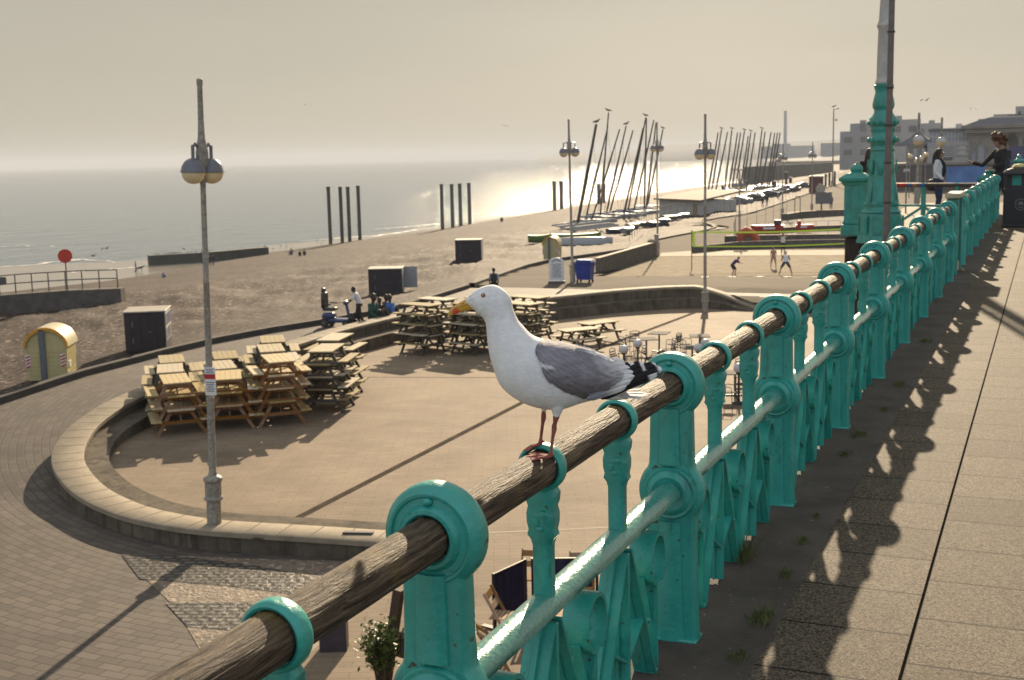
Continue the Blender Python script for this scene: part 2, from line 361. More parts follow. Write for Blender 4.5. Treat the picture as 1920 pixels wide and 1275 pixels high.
# --- plaza floor
BR_FL=brickmat('plaza_paving',(.205,.156,.108),(.232,.178,.124),(.165,.126,.088),.60,.20,rot=R(-24),rough=.8,bump=.35,big=.32,msize=.012,spec=.2,bdist=.012)
flo=[*OUTL[::3]]; flo=[Vector((p.x,p.y,FL)) for p in offset(OUTL,.4)[::3]]
poly=flo+[Vector((-1.2,flo[-1].y-3,FL)),Vector((-1.2,6,FL)),Vector((-9.5,6,FL))]
def sheet(name,pts,mat_,label=None,z=None):
    from mathutils.geometry import tessellate_polygon
    P3=[Vector((p[0],p[1],p[2] if z is None else z)) for p in pts]; tr=tessellate_polygon([[Vector((p.x,p.y,0)) for p in P3]]); fs=[]
    for a_,b_,c_ in tr:
        if (P3[b_]-P3[a_]).cross(P3[c_]-P3[a_]).z<0: b_,c_=c_,b_
        fs.append((a_,b_,c_))
    me=bpy.data.meshes.new(name); me.from_pydata([tuple(p) for p in P3],[],fs); me.update(); me.materials.append(mat_); o=link(name,me); tag(o,label,kind='structure'); return o
def bvh(o,inv=False):
    me=o.data; GROUND.append(BVHTree.FromPolygons([o.matrix_basis@v.co for v in me.vertices],[tuple(p.vertices) for p in me.polygons]))
fl=sheet('plaza_floor',poly,BR_FL); bvh(fl)
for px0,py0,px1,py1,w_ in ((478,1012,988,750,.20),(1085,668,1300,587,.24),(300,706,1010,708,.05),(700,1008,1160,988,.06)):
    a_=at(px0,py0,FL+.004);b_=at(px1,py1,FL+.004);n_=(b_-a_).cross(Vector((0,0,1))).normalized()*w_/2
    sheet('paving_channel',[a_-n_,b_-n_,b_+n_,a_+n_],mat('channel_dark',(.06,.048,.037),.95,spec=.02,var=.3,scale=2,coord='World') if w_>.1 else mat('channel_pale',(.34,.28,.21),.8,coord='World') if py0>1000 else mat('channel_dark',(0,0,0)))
def inpoly(x,y,P):
    c=False;j=len(P)-1
    for i in range(len(P)):
        if (P[i].y>y)!=(P[j].y>y) and x<(P[j].x-P[i].x)*(y-P[i].y)/(P[j].y-P[i].y)+P[i].x: c=not c
        j=i
    return c
hole=[Vector((p.x,p.y,0)) for p in offset(OUTL,.35)]+[Vector((-1.0,flo[-1].y-3,0)),Vector((-1.0,6,0)),Vector((-8.3,6,0)),Vector((-9.8,flo[0].y-.4,0))]
mb=MB(); ea,eb=Vector((-9.55,5.9,0)),Vector((flo[0].x-.05,flo[0].y,0))
for u_,v_ in ((ea,eb),):
    m_=(u_+v_)/2; dd_=v_-u_; mb.box((m_.x,m_.y,-5.99),(dd_.length+.1,.16,.56),rz=math.atan2(dd_.y,dd_.x))
o=mb.build('terrace_kerb',CAP); tag(o,kind='structure')
CX,CY=-13.0,36.0
PATHM=brickmat('brick_path',(.070,.056,.047),(.112,.090,.074),(.032,.027,.023),.42,.21,polar=(CX,CY,19.5),rough=.75,bump=.5,big=.2,msize=.012,spec=.4,bdist=.015)
ESP=mat('esplanade_concrete',(.098,.080,.061),.9,spec=.08,var=.2,scale=.25,bump=.3,bscale=6,coord='World',col2=(.135,.112,.086),bdist=.02)
KERB_PX=[(-260,838),(-120,797),(0,756),(80,729),(150,706),(235,684),(310,664),(400,643),(500,624),(600,608),(700,590),(790,568),(875,541)]
kerb=[at_f(x,y,zout) for x,y in KERB_PX]
corner=kerb[-1]
def terrain(name,x0,x1,y0,y1,st,cond,M,dz=0):
    mb=MB(); nx=int((x1-x0)/st)+1; ny=int((y1-y0)/st)+1; idx={}; vs=[];fs=[]
    def zt_(x,y):
        z=pw(y,ZO)+dz
        if dz and 45<y<80 and x>-24:
            for i in range(N//2,N):
                p=OUTL[i]; d_=math.hypot(p.x-x,p.y-y)
                if pxx(p)>1312 and d_<8: z=min(z,wz(i,p)-.03+max(0,d_-.5)*.13)
        return z
    def vid(i,j):
        if (i,j) not in idx: idx[(i,j)]=len(vs); x=x0+i*st;y=y0+j*st; vs.append((x,y,zt_(x,y)))
        return idx[(i,j)]
    for i in range(nx):
        for j in range(ny):
            if cond(x0+(i+.5)*st,y0+(j+.5)*st): fs.append((vid(i,j),vid(i+1,j),vid(i+1,j+1),vid(i,j+1)))
    mb.v=[Vector(v) for v in vs]; mb.f=fs; mb.fm=[0]*len(fs)
    o=mb.build(name,M,fix=False); tag(o,kind='structure'); return o
LAND=[Vector((p.x,p.y,0)) for p in kerb]
def kerb_side(x,y):   # landward of the kerb
    P=[LAND[0]+Vector((-6,-40,0))]+LAND+[Vector((corner.x+1.0,corner.y+.8,0)),Vector((-1,corner.y+.8,0)),Vector((-1,-40,0))]
    return inpoly(x,y,P)
path=terrain('brick_path',-62,-1.2,4,corner.y+2,.3,lambda x,y:(not inpoly(x,y,hole)) and kerb_side(x,y),PATHM); bvh(path)

# --- beach: kerb line -> berm -> shingle edge
L2_PX=[(885,537),(985,501),(1027,491),(1120,478),(1212,464),(1222,452),(1300,435),(1368,428),(1345,422),(1290,418),(1335,410),(1395,404),(1450,386),(1530,358),(1600,337),(1640,326)]
kerb2=[at_f(x,y,lambda P:zout(P)) for x,y in L2_PX]
ESPP=[Vector((corner.x+1.2,corner.y+.7,0))]+kerb2+[Vector((30,kerb2[-1].y+5,0)),Vector((30,43,0)),Vector((-1.2,43,0)),Vector((-1.2,corner.y+.7,0))]
COURT=[at(x,y,-5.82) for x,y in ((1122,521),(1113,531),(1213,527),(1610,529),(1610,470),(1440,469),(1300,470),(1232,476),(1190,493),(1150,506))]
esp=terrain('esplanade',-110,30,corner.y-1,kerb2[-1].y+4,1.0,lambda x,y:(y>corner.y+.7) and (not inpoly(x,y,hole)) and inpoly(x,y,ESPP) and not inpoly(x,y,COURT),ESP,-.03); bvh(esp)
land=[(x,y,at_f(x,y,zout)) for x,y in KERB_PX+L2_PX]
SHORE=[(-260,592),(-120,568),(0,549),(200,527),(300,512),(400,493),(500,474),(600,461),(700,447),(800,433),(900,418),(1000,401),(1100,384),(1200,367),(1290,352),(1395,340),(1480,322),(1560,312),(1620,306)]
BERM=[(-260,632),(-120,606),(0,588),(220,549),(300,545),(400,537),(480,528),(560,515),(700,492),(800,470),(900,447),(1000,432),(1100,420),(1180,408),(1250,398),(1330,385),(1420,362),(1500,338),(1560,325),(1620,314)]
bl=[at(x,y,pw(x,[(0,-6.3),(400,-6.6),(600,-7.2),(1200,-7.6),(1600,-7.2)])) for x,y in BERM]
sl=[at(x,y,-12.0) for x,y in SHORE]
NB=260
A=[]; 
# parametrise all three by picture x so they pair up
def by_x(pts,px,n):
    xs=[p[0] for p in px]; cum=[0]
    mono=[xs[0]]
    for x in xs[1:]: mono.append(max(mono[-1]+6,x))
    out=[]
    for k in range(n):
        X=-260+(1640+260)*k/(n-1); j=0
        while j<len(mono)-2 and mono[j+1]<X: j+=1
        t=(X-mono[j])/(mono[j+1]-mono[j]); out.append(pts[j].lerp(pts[j+1],max(0,min(1,t))))
    return out
LA=by_x([l[2] for l in land],[(l[0],l[1]) for l in land],NB); BE=by_x(bl,BERM,NB); SH=by_x(sl,SHORE,NB)
def dz(p,a): return a*(noise.noise(Vector((p.x*.18,p.y*.18,0)))+.5*noise.noise(Vector((p.x*.5,p.y*.5,3)))+.28*noise.noise(Vector((p.x*1.3,p.y*1.3,5))))
grid=[]
for k in range(NB):
    row=[]
    for j in range(65):
        if j<=40: t=j/40; p=LA[k].lerp(BE[k],t); a=.40*min(1,t*3)
        else: t=(j-40)/24; p=BE[k].lerp(SH[k],t); p.z+= -0.5*math.sin(math.pi*t); a=.22*(1-t)
        q=p.copy(); q.z+=dz(p,a)+.02; row.append(q)
    grid.append(row)
def shingle(name):
    M=bpy.data.materials.new(name); M.use_nodes=True; t=M.node_tree; p=t.nodes['Principled BSDF']; L=t.links; g=node(t,'ShaderNodeNewGeometry').outputs['Position']
    vo=node(t,'ShaderNodeTexVoronoi'); vo.inputs['Scale'].default_value=7.5; L.new(g,vo.inputs['Vector'])
    sp=node(t,'ShaderNodeSeparateColor'); L.new(vo.outputs['Color'],sp.inputs[0])
    cr=node(t,'ShaderNodeValToRGB'); e=cr.color_ramp.elements; e[0].position=0; e[0].color=(.014,.011,.009,1); e[1].position=1; e[1].color=(.36,.29,.24,1)
    for ps,c in ((.35,(.038,.023,.018)),(.65,(.068,.042,.034)),(.9,(.11,.068,.055))): x=e.new(ps); x.color=(*c,1)
    L.new(sp.outputs[0],cr.inputs[0])
    nz=node(t,'ShaderNodeTexNoise'); nz.inputs['Scale'].default_value=.12; nz.inputs['Detail'].default_value=8; L.new(g,nz.inputs['Vector'])
    mr=node(t,'ShaderNodeMapRange'); mr.inputs[1].default_value=.32; mr.inputs[2].default_value=.68; mr.inputs[3].default_value=.42; mr.inputs[4].default_value=.85; L.new(nz.outputs[0],mr.inputs[0])
    mx=node(t,'ShaderNodeMixRGB',blend_type='MULTIPLY'); mx.inputs[0].default_value=1; L.new(cr.outputs[0],mx.inputs[1]); L.new(mr.outputs[0],mx.inputs[2]); L.new(mx.outputs[0],p.inputs['Base Color'])
    p.inputs['Roughness'].default_value=.8; p.inputs['Specular IOR Level'].default_value=.2
    b=node(t,'ShaderNodeBump'); b.inputs['Strength'].default_value=.8; b.inputs['Distance'].default_value=.035
    md=node(t,'ShaderNodeTexNoise'); md.inputs['Scale'].default_value=1.6; md.inputs['Detail'].default_value=6; L.new(g,md.inputs['Vector'])
    ma=node(t,'ShaderNodeMath',operation='MULTIPLY_ADD'); L.new(md.outputs[0],ma.inputs[0]); ma.inputs[1].default_value=.35; L.new(sp.outputs[1],ma.inputs[2]); L.new(ma.outputs[0],b.inputs['Height']); L.new(b.outputs[0],p.inputs['Normal'])
    return M
SHM=shingle('shingle')
mb=MB(); mb.grid(grid); beach=mb.build('beach',SHM,smooth=180,fix=False); tag(beach,kind='structure')
if beach.data.polygons[300].normal.z<0:
    beach.data.flip_normals()
bvh(beach)
# kerb along the beach
def ribbon_wall(line,h,th,zb=-.5,cap=0):
    "rows for a wall standing on a line; h may be a function of index"
    hh=h if callable(h) else (lambda i:h)
    a=offset(line,-th/2); b=offset(line,th/2)
    return [[Vector((p.x,p.y,line[i].z+zb)),Vector((p.x,p.y,line[i].z+hh(i)-.02)),Vector((p.x+(q.x-p.x)*.06,p.y+(q.y-p.y)*.06,line[i].z+hh(i))),Vector((q.x+(p.x-q.x)*.06,q.y+(p.y-q.y)*.06,line[i].z+hh(i))),Vector((q.x,q.y,line[i].z+hh(i)-.02)),Vector((q.x,q.y,line[i].z+zb))] for i,(p,q) in enumerate(zip(a,b))]
DKC=mat('dark_concrete',(.055,.048,.042),.85,var=.3,scale=2,bump=.5,bscale=20,coord='World',bdist=.02)
MDC=mat('grey_concrete',(.095,.083,.072),.85,var=.3,scale=2,bump=.5,bscale=20,coord='World',bdist=.02)
mb=MB(); mb.grid(ribbon_wall(smooth_line(kerb,90,2),.22,.28)); mb.grid(ribbon_wall(smooth_line([l for l in kerb2[:5]],40,1),.2,.3)); mb.grid(ribbon_wall(smooth_line(kerb2[5:],60,2),.12,.3)); k=mb.build('beach_kerb',DKC,smooth=35); tag(k,kind='structure')
# --- wet sand and sea
WET=mat('wet_sand',(.26,.23,.19),.2,var=.2,scale=.3,bump=.4,bscale=1.2,coord='World',spec=.8,bdist=.05)
ws=[];
mb=MB(); rows=[]
for x,y in SHORE:
    P=at(x,y+1.5,-12.0); Q=at(x,y-pw(x,[(-260,60),(0,50),(200,36),(420,16),(620,9),(900,4),(1100,2),(1600,1)]),-12.04)
    rows.append([P,P.lerp(Q,.5),Q])
mb.grid(rows); wso=mb.build('wet_sand',WET,smooth=180); tag(wso,kind='structure')
def water():
    M=bpy.data.materials.new('sea_water'); M.use_nodes=True; t=M.node_tree; p=t.nodes['Principled BSDF']; L=t.links; g=node(t,'ShaderNodeNewGeometry').outputs['Position']
    p.inputs['Base Color'].default_value=(.06,.10,.125,1); p.inputs['Roughness'].default_value=.07; p.inputs['IOR'].default_value=1.34; p.inputs['Specular IOR Level'].default_value=.46
    mp=node(t,'ShaderNodeMapping'); mp.inputs['Rotation'].default_value=(0,0,R(-25)); mp.inputs['Scale'].default_value=(1,.45,1); L.new(g,mp.inputs[0])
    n1=node(t,'ShaderNodeTexNoise'); n1.inputs['Scale'].default_value=.16; n1.inputs['Detail'].default_value=4; n1.inputs['Roughness'].default_value=.7; L.new(mp.outputs[0],n1.inputs['Vector'])
    n2=node(t,'ShaderNodeTexNoise'); n2.inputs['Scale'].default_value=.9; n2.inputs['Detail'].default_value=5; n2.inputs['Roughness'].default_value=.7; L.new(mp.outputs[0],n2.inputs['Vector'])
    ad=node(t,'ShaderNodeMath',operation='MULTIPLY_ADD'); L.new(n2.outputs[0],ad.inputs[0]); ad.inputs[1].default_value=.35; L.new(n1.outputs[0],ad.inputs[2])
    b=node(t,'ShaderNodeBump'); b.inputs['Strength'].default_value=1; b.inputs['Distance'].default_value=.75; L.new(ad.outputs[0],b.inputs['Height']); L.new(b.outputs[0],p.inputs['Normal'])
    # foam lines close to the beach
    return M
SEA=water()
mb=MB(); mb.grid([[Vector((-9000,-300,-12.05)),Vector((2500,-300,-12.05))],[Vector((-9000,9300,-12.05)),Vector((2500,9300,-12.05))]])
sea=mb.build('sea',SEA); tag(sea,kind='structure'); bvh(sea)
FOAM=mat('sea_foam',(.62,.60,.56),.7,var=.1,scale=3,coord='World')
for si,(px,amp) in enumerate((([(-60,505),(40,498),(150,486),(230,492)],.9),([(120,512),(200,505),(262,500),(276,496)],.7),([(500,470),(560,462),(612,456)],.8),([(560,452),(640,446),(720,440),(800,428)],1.0),([(650,462),(700,444),(790,434),(860,423),(900,416)],.5),([(700,430),(780,424),(830,418)],.9),([(-80,470),(30,460),(110,462)],.6))):
    ln=smooth_line([at(x,y,-12.02) for x,y in px],90,1); a=[];b=[]
    for i,p in enumerate(ln):
        w_=max(.02,amp*(.55+1.6*noise.noise(Vector((i*.23,si*9,0))))*math.sin(math.pi*(i+.5)/90)**.5); o_=Vector((1.5*noise.noise(Vector((i*.12,si*5,3))),1.5*noise.noise(Vector((i*.1,si*7,9))),0)); a.append(p+o_+Vector((-w_,-w_*.2,0))); b.append(p+o_+Vector((w_,w_*.2,0)))
    mb=MB(); mb.grid([a,b]); o=mb.build('surf_foam',FOAM,fix=False); tag(o,kind='structure')
# land behind the esplanade, out to the far coast
LNDM=mat('far_land',(.17,.15,.12),.9,var=.3,scale=.01,coord='World')
FARC=[(1640,326,-8),(1560,314,-9),(1500,312,-11),(1470,305,-11.9),(1440,299,-11.9),(1400,291,-11.9),(1300,289,-11.9),(1180,288.5,-11.9),(1040,291.3,-11.9)]
fp=[at(x,y,z) for x,y,z in FARC]; 
def lim(p):
    h=math.hypot(p.x,p.y)
    if p.z>-100 and h<8200 and p.y>0: return p
    return None
fp=[p for p in fp if lim(p)]
pts=[Vector((p.x,p.y,-6.4)) if i==0 else Vector((p.x,p.y,-11.95+.0*i)) for i,p in enumerate(fp)]
pts+= [Vector((-4200,8400,-11)),Vector((2400,8400,-11)),Vector((2400,100,-6.4)),Vector((-1.2,100,-6.4)),Vector((-1.2,-60,-6.4)),Vector((-60,-60,-6.4))]
base=sheet('coastal_land',[Vector((p.x,p.y,-11.9 if p.y>700 else -8)) for p in pts],LNDM)
# --- promenade deck
SLAB=brickmat('promenade_slabs',(.062,.050,.036),(.084,.068,.050),(.008,.007,.006),.45,.95,rot=R(90),rough=.75,bump=.5,big=.2,msize=.0075,shift=.43,spec=.2,bscale=260,speck=(150,.15,2.4),bdist=.006,loc=(0,.395,0))
ASPH=mat('edge_asphalt',(.066,.054,.045),.85,var=.35,scale=3,bump=.8,bscale=120,coord='World',bdist=.01,speck=(42,.715,(.30,.28,.26)))
dk=sheet('promenade',[(-.88,-4),(9,-4),(9,27),(30,85),(3.5,75),(-.4,52),(-1.2,42),(-3.95,42),(-3.95,27.2),(-.88,27.2)],SLAB,z=0); bvh(dk)
for xj in (-.398,):
    sheet('paving_joint',[(xj-.0045,-2,.003),(xj+.0045,-2,.003),(xj+.0045,27,.003),(xj-.0045,27,.003)],mat('joint_black',(.010,.009,.007),.98,spec=.0,coord='World'))
mb=MB()
P=[];rr=random.Random(3)
for i in range(130):
    y=-2+i*.225; P.append([Vector((-1.46,y,-.02)),Vector((-1.44,y,.0)),Vector((-1.2,y,.004)),Vector((-1.0,y,.008)),Vector((-.885+rr.uniform(-.012,.012),y,.005)),Vector((-.87+rr.uniform(-.01,.012),y,-.01))])
mb.grid(P); ed=mb.build('edge_strip',ASPH,smooth=30,fix=False); tag(ed,kind='structure')
mb=MB(); mb.box((-1.30,14,-3.2),(.3,34,6.35)); mb.box((-1.3,12,-.11),(.44,30.3,.16)); 
mb.box((-2.6,34.6,-3.2),(2.3,.6,6.38)); mb.box((-3.7,38,-3.2),(.3,6.5,6.36)); mb.box((-2.5,27.45,-.2),(2.7,.3,.38)); mb.box((-3.8,31,-.2),(.28,7,.36))
rw=mb.build('sea_wall',MDC); tag(rw,'tall masonry wall carrying the upper promenade and its green railing','wall')
# ================================================================ RAILING
RXX=-1.212; RZ=.95; SP=1.86; Y0=2.33
def wood():
    M=bpy.data.materials.new('weathered_wood'); M.use_nodes=True; t=M.node_tree; p=t.nodes['Principled BSDF']; L=t.links
    tc=node(t,'ShaderNodeTexCoord').outputs['Object']
    # grain coordinates: angle around the rail and length along it, bent by a slow noise so the lines wander round knots
    n0=node(t,'ShaderNodeTexNoise'); n0.inputs['Scale'].default_value=3.2; n0.inputs['Detail'].default_value=2; L.new(tc,n0.inputs['Vector'])
    mpw=node(t,'ShaderNodeVectorMath',operation='MULTIPLY_ADD'); L.new(n0.outputs['Color'],mpw.inputs[0]); mpw.inputs[1].default_value=(.05,.05,.05); L.new(tc,mpw.inputs[2])
    mp=node(t,'ShaderNodeMapping'); mp.inputs['Scale'].default_value=(34,1.5,34); L.new(mpw.outputs[0],mp.inputs[0])
    n1=node(t,'ShaderNodeTexNoise'); n1.inputs['Scale'].default_value=2.2; n1.inputs['Detail'].default_value=7; n1.inputs['Roughness'].default_value=.7; L.new(mp.outputs[0],n1.inputs['Vector'])
    mp2=node(t,'ShaderNodeMapping'); mp2.inputs['Scale'].default_value=(60,3.2,60); L.new(mpw.outputs[0],mp2.inputs[0])
    n4=node(t,'ShaderNodeTexNoise'); n4.inputs['Scale'].default_value=4; n4.inputs['Detail'].default_value=3; L.new(mp2.outputs[0],n4.inputs['Vector'])
    cr=node(t,'ShaderNodeValToRGB'); e=cr.color_ramp.elements; e[0].position=.33; e[0].color=(.012,.008,.006,1); e[1].position=.72; e[1].color=(.30,.23,.155,1)
    x=e.new(.45); x.color=(.068,.046,.031,1); x=e.new(.55); x.color=(.145,.108,.072,1); L.new(n1.outputs[0],cr.inputs[0])
    n2=node(t,'ShaderNodeTexNoise'); n2.inputs['Scale'].default_value=4; n2.inputs['Detail'].default_value=5; L.new(tc,n2.inputs['Vector'])
    r2=node(t,'ShaderNodeValToRGB'); r2.color_ramp.elements[0].position=.57; r2.color_ramp.elements[1].position=.68; L.new(n2.outputs[0],r2.inputs[0])
    mx=node(t,'ShaderNodeMixRGB'); L.new(r2.outputs[0],mx.inputs[0]); L.new(cr.outputs[0],mx.inputs[1]); mx.inputs[2].default_value=(.20,.14,.035,1)
    h=node(t,'ShaderNodeMath',operation='MULTIPLY'); h.inputs[1].default_value=.6; L.new(r2.outputs[0],h.inputs[0]); L.new(h.outputs[0],mx.inputs[0])
    L.new(mx.outputs[0],p.inputs['Base Color']); p.inputs['Roughness'].default_value=.62; p.inputs['Specular IOR Level'].default_value=.3
    ma=node(t,'ShaderNodeMath',operation='MULTIPLY_ADD'); L.new(n4.outputs[0],ma.inputs[0]); ma.inputs[1].default_value=.5; L.new(n1.outputs[0],ma.inputs[2])
    b=node(t,'ShaderNodeBump'); b.inputs['Strength'].default_value=1; b.inputs['Distance'].default_value=.012; L.new(ma.outputs[0],b.inputs['Height']); L.new(b.outputs[0],p.inputs['Normal'])
    return M
WOOD=wood()
def post_mesh():
    mb=MB()
    # domed disc with a moulded ring and a hub round the rail
    pr=[(.053,.0),(.053,.047),(.058,.052),(.066,.051),(.071,.044),(.076,.036),(.090,.034),(.094,.040),(.100,.041),(.105,.036),(.112,.031),(.118,.018),(.1195,0)]
    prof=pr+[(r,-y) for r,y in pr[::-1][1:]]
    mb.lathe(prof,48,(0,0,RZ),'Y')
    mb.ell((0,-.04,RZ+.083),(.012,.010,.009),10)
    # shaft outline with the swelling that takes the lower rail
    def hw(z):
        pts=[(0,.098),(.012,.10),(.05,.097),(.36,.090),(.44,.093)]
        b=pw(z,pts+[(.47,.093),(.64,.084),(.70,.080),(.80,.078),(.9,.076)])
        d=abs(z-.56)
        if d<.118: b=max(b,math.sqrt(max(0,.125**2-d*d))*.97)
        if .118<=d<.15: b=max(b,.06)
        return b
    zs=[0,.012,.05,.12,.2,.28,.36]+[.40+.0145*i for i in range(23)]+[.75,.8,.85,.88]
    out=[(hw(z),z) for z in zs]; out=out+[(-x,z) for x,z in out[::-1]]
    # body as bevelled plate: inner outline smaller at the faces
    def plate(sc_in,y0,y1,outl):
        rows=[]
        for (sx,yy) in ((1-.14,y0),(1-.04,y0+.009),(1,y0+.02),(1,y1-.02),(1-.04,y1-.009),(1-.14,y1)):
            rows.append([Vector((x*sx,yy,z)) for x,z in outl])
        vs=[p for r in rows for p in r]; n=len(outl); fs=[]
        for i in range(len(rows)-1):
            for j in range(n): j2=(j+1)%n; fs.append((i*n+j,i*n+j2,(i+1)*n+j2,(i+1)*n+j))
        half=n//2
        for r,rev in ((0,0),(len(rows)-1,1)):
            for j in range(half-1): f=(r*n+j,r*n+j+1,r*n+n-2-j,r*n+n-1-j); fs.append(f if rev else f[::-1])
        mb.add(vs,fs)
    plate(0,-.036,.036,out)
    # raised rounded pilaster in the middle and ribs at the edges
    for sy in(-1,1):
        mb.tube([(0,sy*.026,.02),(0,sy*.026,.44)],[.046,.040],14,flat=(1,.62)) if 0 else None
    for a,b,w0,w1 in ((.0,.455,.058,.044),(.665,.87,.044,.040)):
        rows=[]
        for z in (a,(a+b)/2,b):
            ww=w0+(w1-w0)*(z-a)/(b-a); rows.append([Vector((ww*x,y,z)) for x,y in ((-1,-.03),(-.86,-.043),(-.5,-.050),(0,-.053),(.5,-.050),(.86,-.043),(1,-.03),(1,.03),(.86,.043),(0,.053),(-.86,.043),(-1,.03))])
        mb.grid(rows,close=True)
    # boss ring
    pr=[(.040,.050),(.062,.060),(.074,.055),(.082,.046),(.092,.048),(.098,.040),(.100,.02),(.100,0)]; prof=pr+[(r,-y) for r,y in pr[::-1][1:]]
    mb.lathe([(.0,.05)]+prof+[(0,-.05)],36,(0,0,.56),'Y')
    mb.box((0,0,.004),(.20,.10,.02),bev=.004)
    return mb.mesh('post',TEAL,38)
def baluster_mesh():
    mb=MB()
    pr=[(.0515,0),(.0515,.017),(.0545,.021),(.059,.0225),(.064,.019),(.0665,.012),(.067,0)]; prof=pr+[(r,-y) for r,y in pr[::-1][1:]]
    mb.lathe(prof,40,(0,0,RZ),'Y')
    # lumpy cast ornament under the collar
    pts=[(0,0,z) for z in (.895,.88,.86,.835,.81,.79,.775,.762,.75,.735,.58)]
    mb.tube(pts,[.026,.036,.041,.037,.040,.038,.035,.030,.0255,.0245,.0245],14,flat=(.72,1.0)) if 0 else None
    rows=[]
    for z,wx,wy in ((.91,.030,.016),(.885,.046,.020),(.862,.043,.024),(.845,.037,.022),(.825,.041,.026),(.80,.040,.026),(.78,.036,.023),(.765,.040,.023),(.752,.031,.019),(.735,.0265,.018),(.60,.0265,.018),(.575,.029,.019)):
        rows.append([Vector((wx*a,wy*b,z)) for a,b in ((-1,-.75),(-.8,-1),(.8,-1),(1,-.75),(1,.75),(.8,1),(-.8,1),(-1,.75))])
    mb.grid(rows,close=True)
    for sy in(-1,1):
        mb.ell((.012,sy*.022,.825),(.016,.012,.013),8); mb.ell((-.012,sy*.022,.805),(.014,.012,.014),8); mb.ell((0,sy*.022,.785),(.013,.010,.010),8)
    return mb.mesh('baluster',TEAL,40)
def brace_mesh():
    "cast lattice under the lower rail, centred on one baluster: a blade, two raking legs, a scroll at each side"
    mb=MB(); H=.31
    mb.box((0,0,.27),(.075,.016,.50),bev=.003); mb.box((0,0,.27),(.012,.04,.50),bev=.003)
    for s in(-1,1):
        # raking leg: a T-section blade down to the foot half way to the next baluster
        a=Vector((0,s*.02,.525)); b=Vector((0,s*.285,.0)); mb.bar(a,b,.080,.010)
        mb.bar(a+Vector((.0,s*.004,0)),b+Vector((0,s*.004,0)),.014,.030)
        # inner short strut
        mb.bar((0,s*.01,.16),(0,s*.16,.245),.070,.010)
        # foot
        mb.box((0,s*.29,.008),(.075,.03,.02),bev=.004)
    return mb.mesh('lattice_brace',TEAL,35)
def scroll_mesh():
    mb=MB(); c=Vector((0,0,.40)); n=40; rows=[]
    for k in range(n):
        th=R(-60)+2*math.pi*k/n*.999; r=.085 if k<30 else .085-.02*(k-30)/10
        rows.append((r,th))
    for r0 in (1,):
        vs=[];rws=[]
        for r,th in rows:
            o=Vector((0,math.cos(th)*r,math.sin(th)*r*1.15)); i_=o*.86
            rws.append([c+o+Vector((-.042,0,0)),c+o+Vector((.042,0,0)),c+i_+Vector((.042,0,0)),c+i_+Vector((-.042,0,0))])
        rws.append(rws[0]); mb.grid(rws,close=True)
    for dz_ in(-.05,-.01,.03): mb.ell((0,0,.40+dz_),(.024,.016,.018),10)
    mb.bar((0,0,.31),(0,0,.02),.070,.014); mb.bar((0,-.08,.36),(0,-.015,.20),.03,.010); mb.bar((0,.08,.36),(0,.015,.20),.03,.010)
    for s in(-1,1): mb.ell((0,s*.02,.19),(.02,.014,.014),8)
    return mb.mesh('scroll',TEAL,35)
PM,BM_,LM,SM=post_mesh(),baluster_mesh(),brace_mesh(),scroll_mesh()
def lower_rail_mesh(L):
    mb=MB(); sec=[(-.045,-.012),(-.045,.008),(-.032,.026),(-.012,.036),(.012,.036),(.032,.026),(.045,.008),(.045,-.012),(.030,-.020),(.0,-.026),(-.030,-.020)]
    n=max(2,int(L/.06)); mb.grid([[Vector((x+.0012*noise.noise(Vector((i*.9,x*60,z*60))),L*i/n,z+.0015*noise.noise(Vector((i*.8,x*50,7))))) for x,z in sec] for i in range(n+1)],close=True)
    return mb.mesh('lower_rail',TEALR,60)
def handrail_mesh(L,seed,fine=True):
    mb=MB(); n=int(L/(.018 if fine else .2)); m=96 if fine else 20; rows=[]
    for i in range(n+1):
        y=L*i/n; row=[]
        for k in range(m):
            th=2*math.pi*k/m; r=.0495
            if fine:
                q=Vector((math.cos(th)*2.4,y*1.3+seed,math.sin(th)*2.4)); r+=.0016*noise.noise(q)
                a=math.cos(th)*11+1.2*noise.noise(Vector((math.cos(th),y*2.2+seed,math.sin(th)))); b=math.sin(th)*11
                g=noise.noise(Vector((a,y*1.1+seed,b))); r-=.0022*max(0,.25-abs(g))*4*(.4+.6*abs(noise.noise(q*.7)))
                g2=noise.noise(Vector((a*2.3,y*2.0+seed,b*2.3))); r-=.0009*max(0,.2-abs(g2))*5
            row.append(Vector((math.cos(th)*r,y,math.sin(th)*r)))
        rows.append(row)
    mb.grid(rows,close=True); vs=len(mb.v); mb.f.append(list(range(m))); mb.fm.append(0); mb.f.append([n*m+k for k in range(m)]); mb.fm.append(0)
    return mb.mesh('handrail',WOOD,70)
def railing(x,ya,n,label,hr_meshes,cat='railing',rz=0,first=0,name='railing',fine=()):
    root=empty(name,(x,ya,0),rz,label,cat)
    lr=lower_rail_mesh(SP)
    for k in range(n):
        p=link('post',PM,root); p.location=(0,k*SP,0)
    for k in range(n-1):
        h=link('handrail',hr_meshes(k),root); h.location=(0,k*SP,RZ)
        l=link('lower_rail',lr,root); l.location=(0,k*SP,.565)
        for j in(1,2):
            b=link('baluster',BM_,root); b.location=(0,k*SP+j*SP/3,0)
            c=link('lattice_brace',LM,root); c.location=(0,k*SP+j*SP/3,0)
        for j in range(3):
            s=link('scroll',SM,root); s.location=(0,k*SP+(j+.5)*SP/3,0)
    return root
FINE=[handrail_mesh(SP,11.3*i+2) for i in range(4)]; COARSE=handrail_mesh(SP,0,False)
rail=railing(RXX,Y0-SP,10,'near green cast iron railing with a round wooden handrail the gull stands on',lambda k:FINE[k] if k<4 else COARSE)
rail2=railing(RXX,19.75,8,'green railing continuing beyond the boarded post towards the domed pillar',lambda k:COARSE)
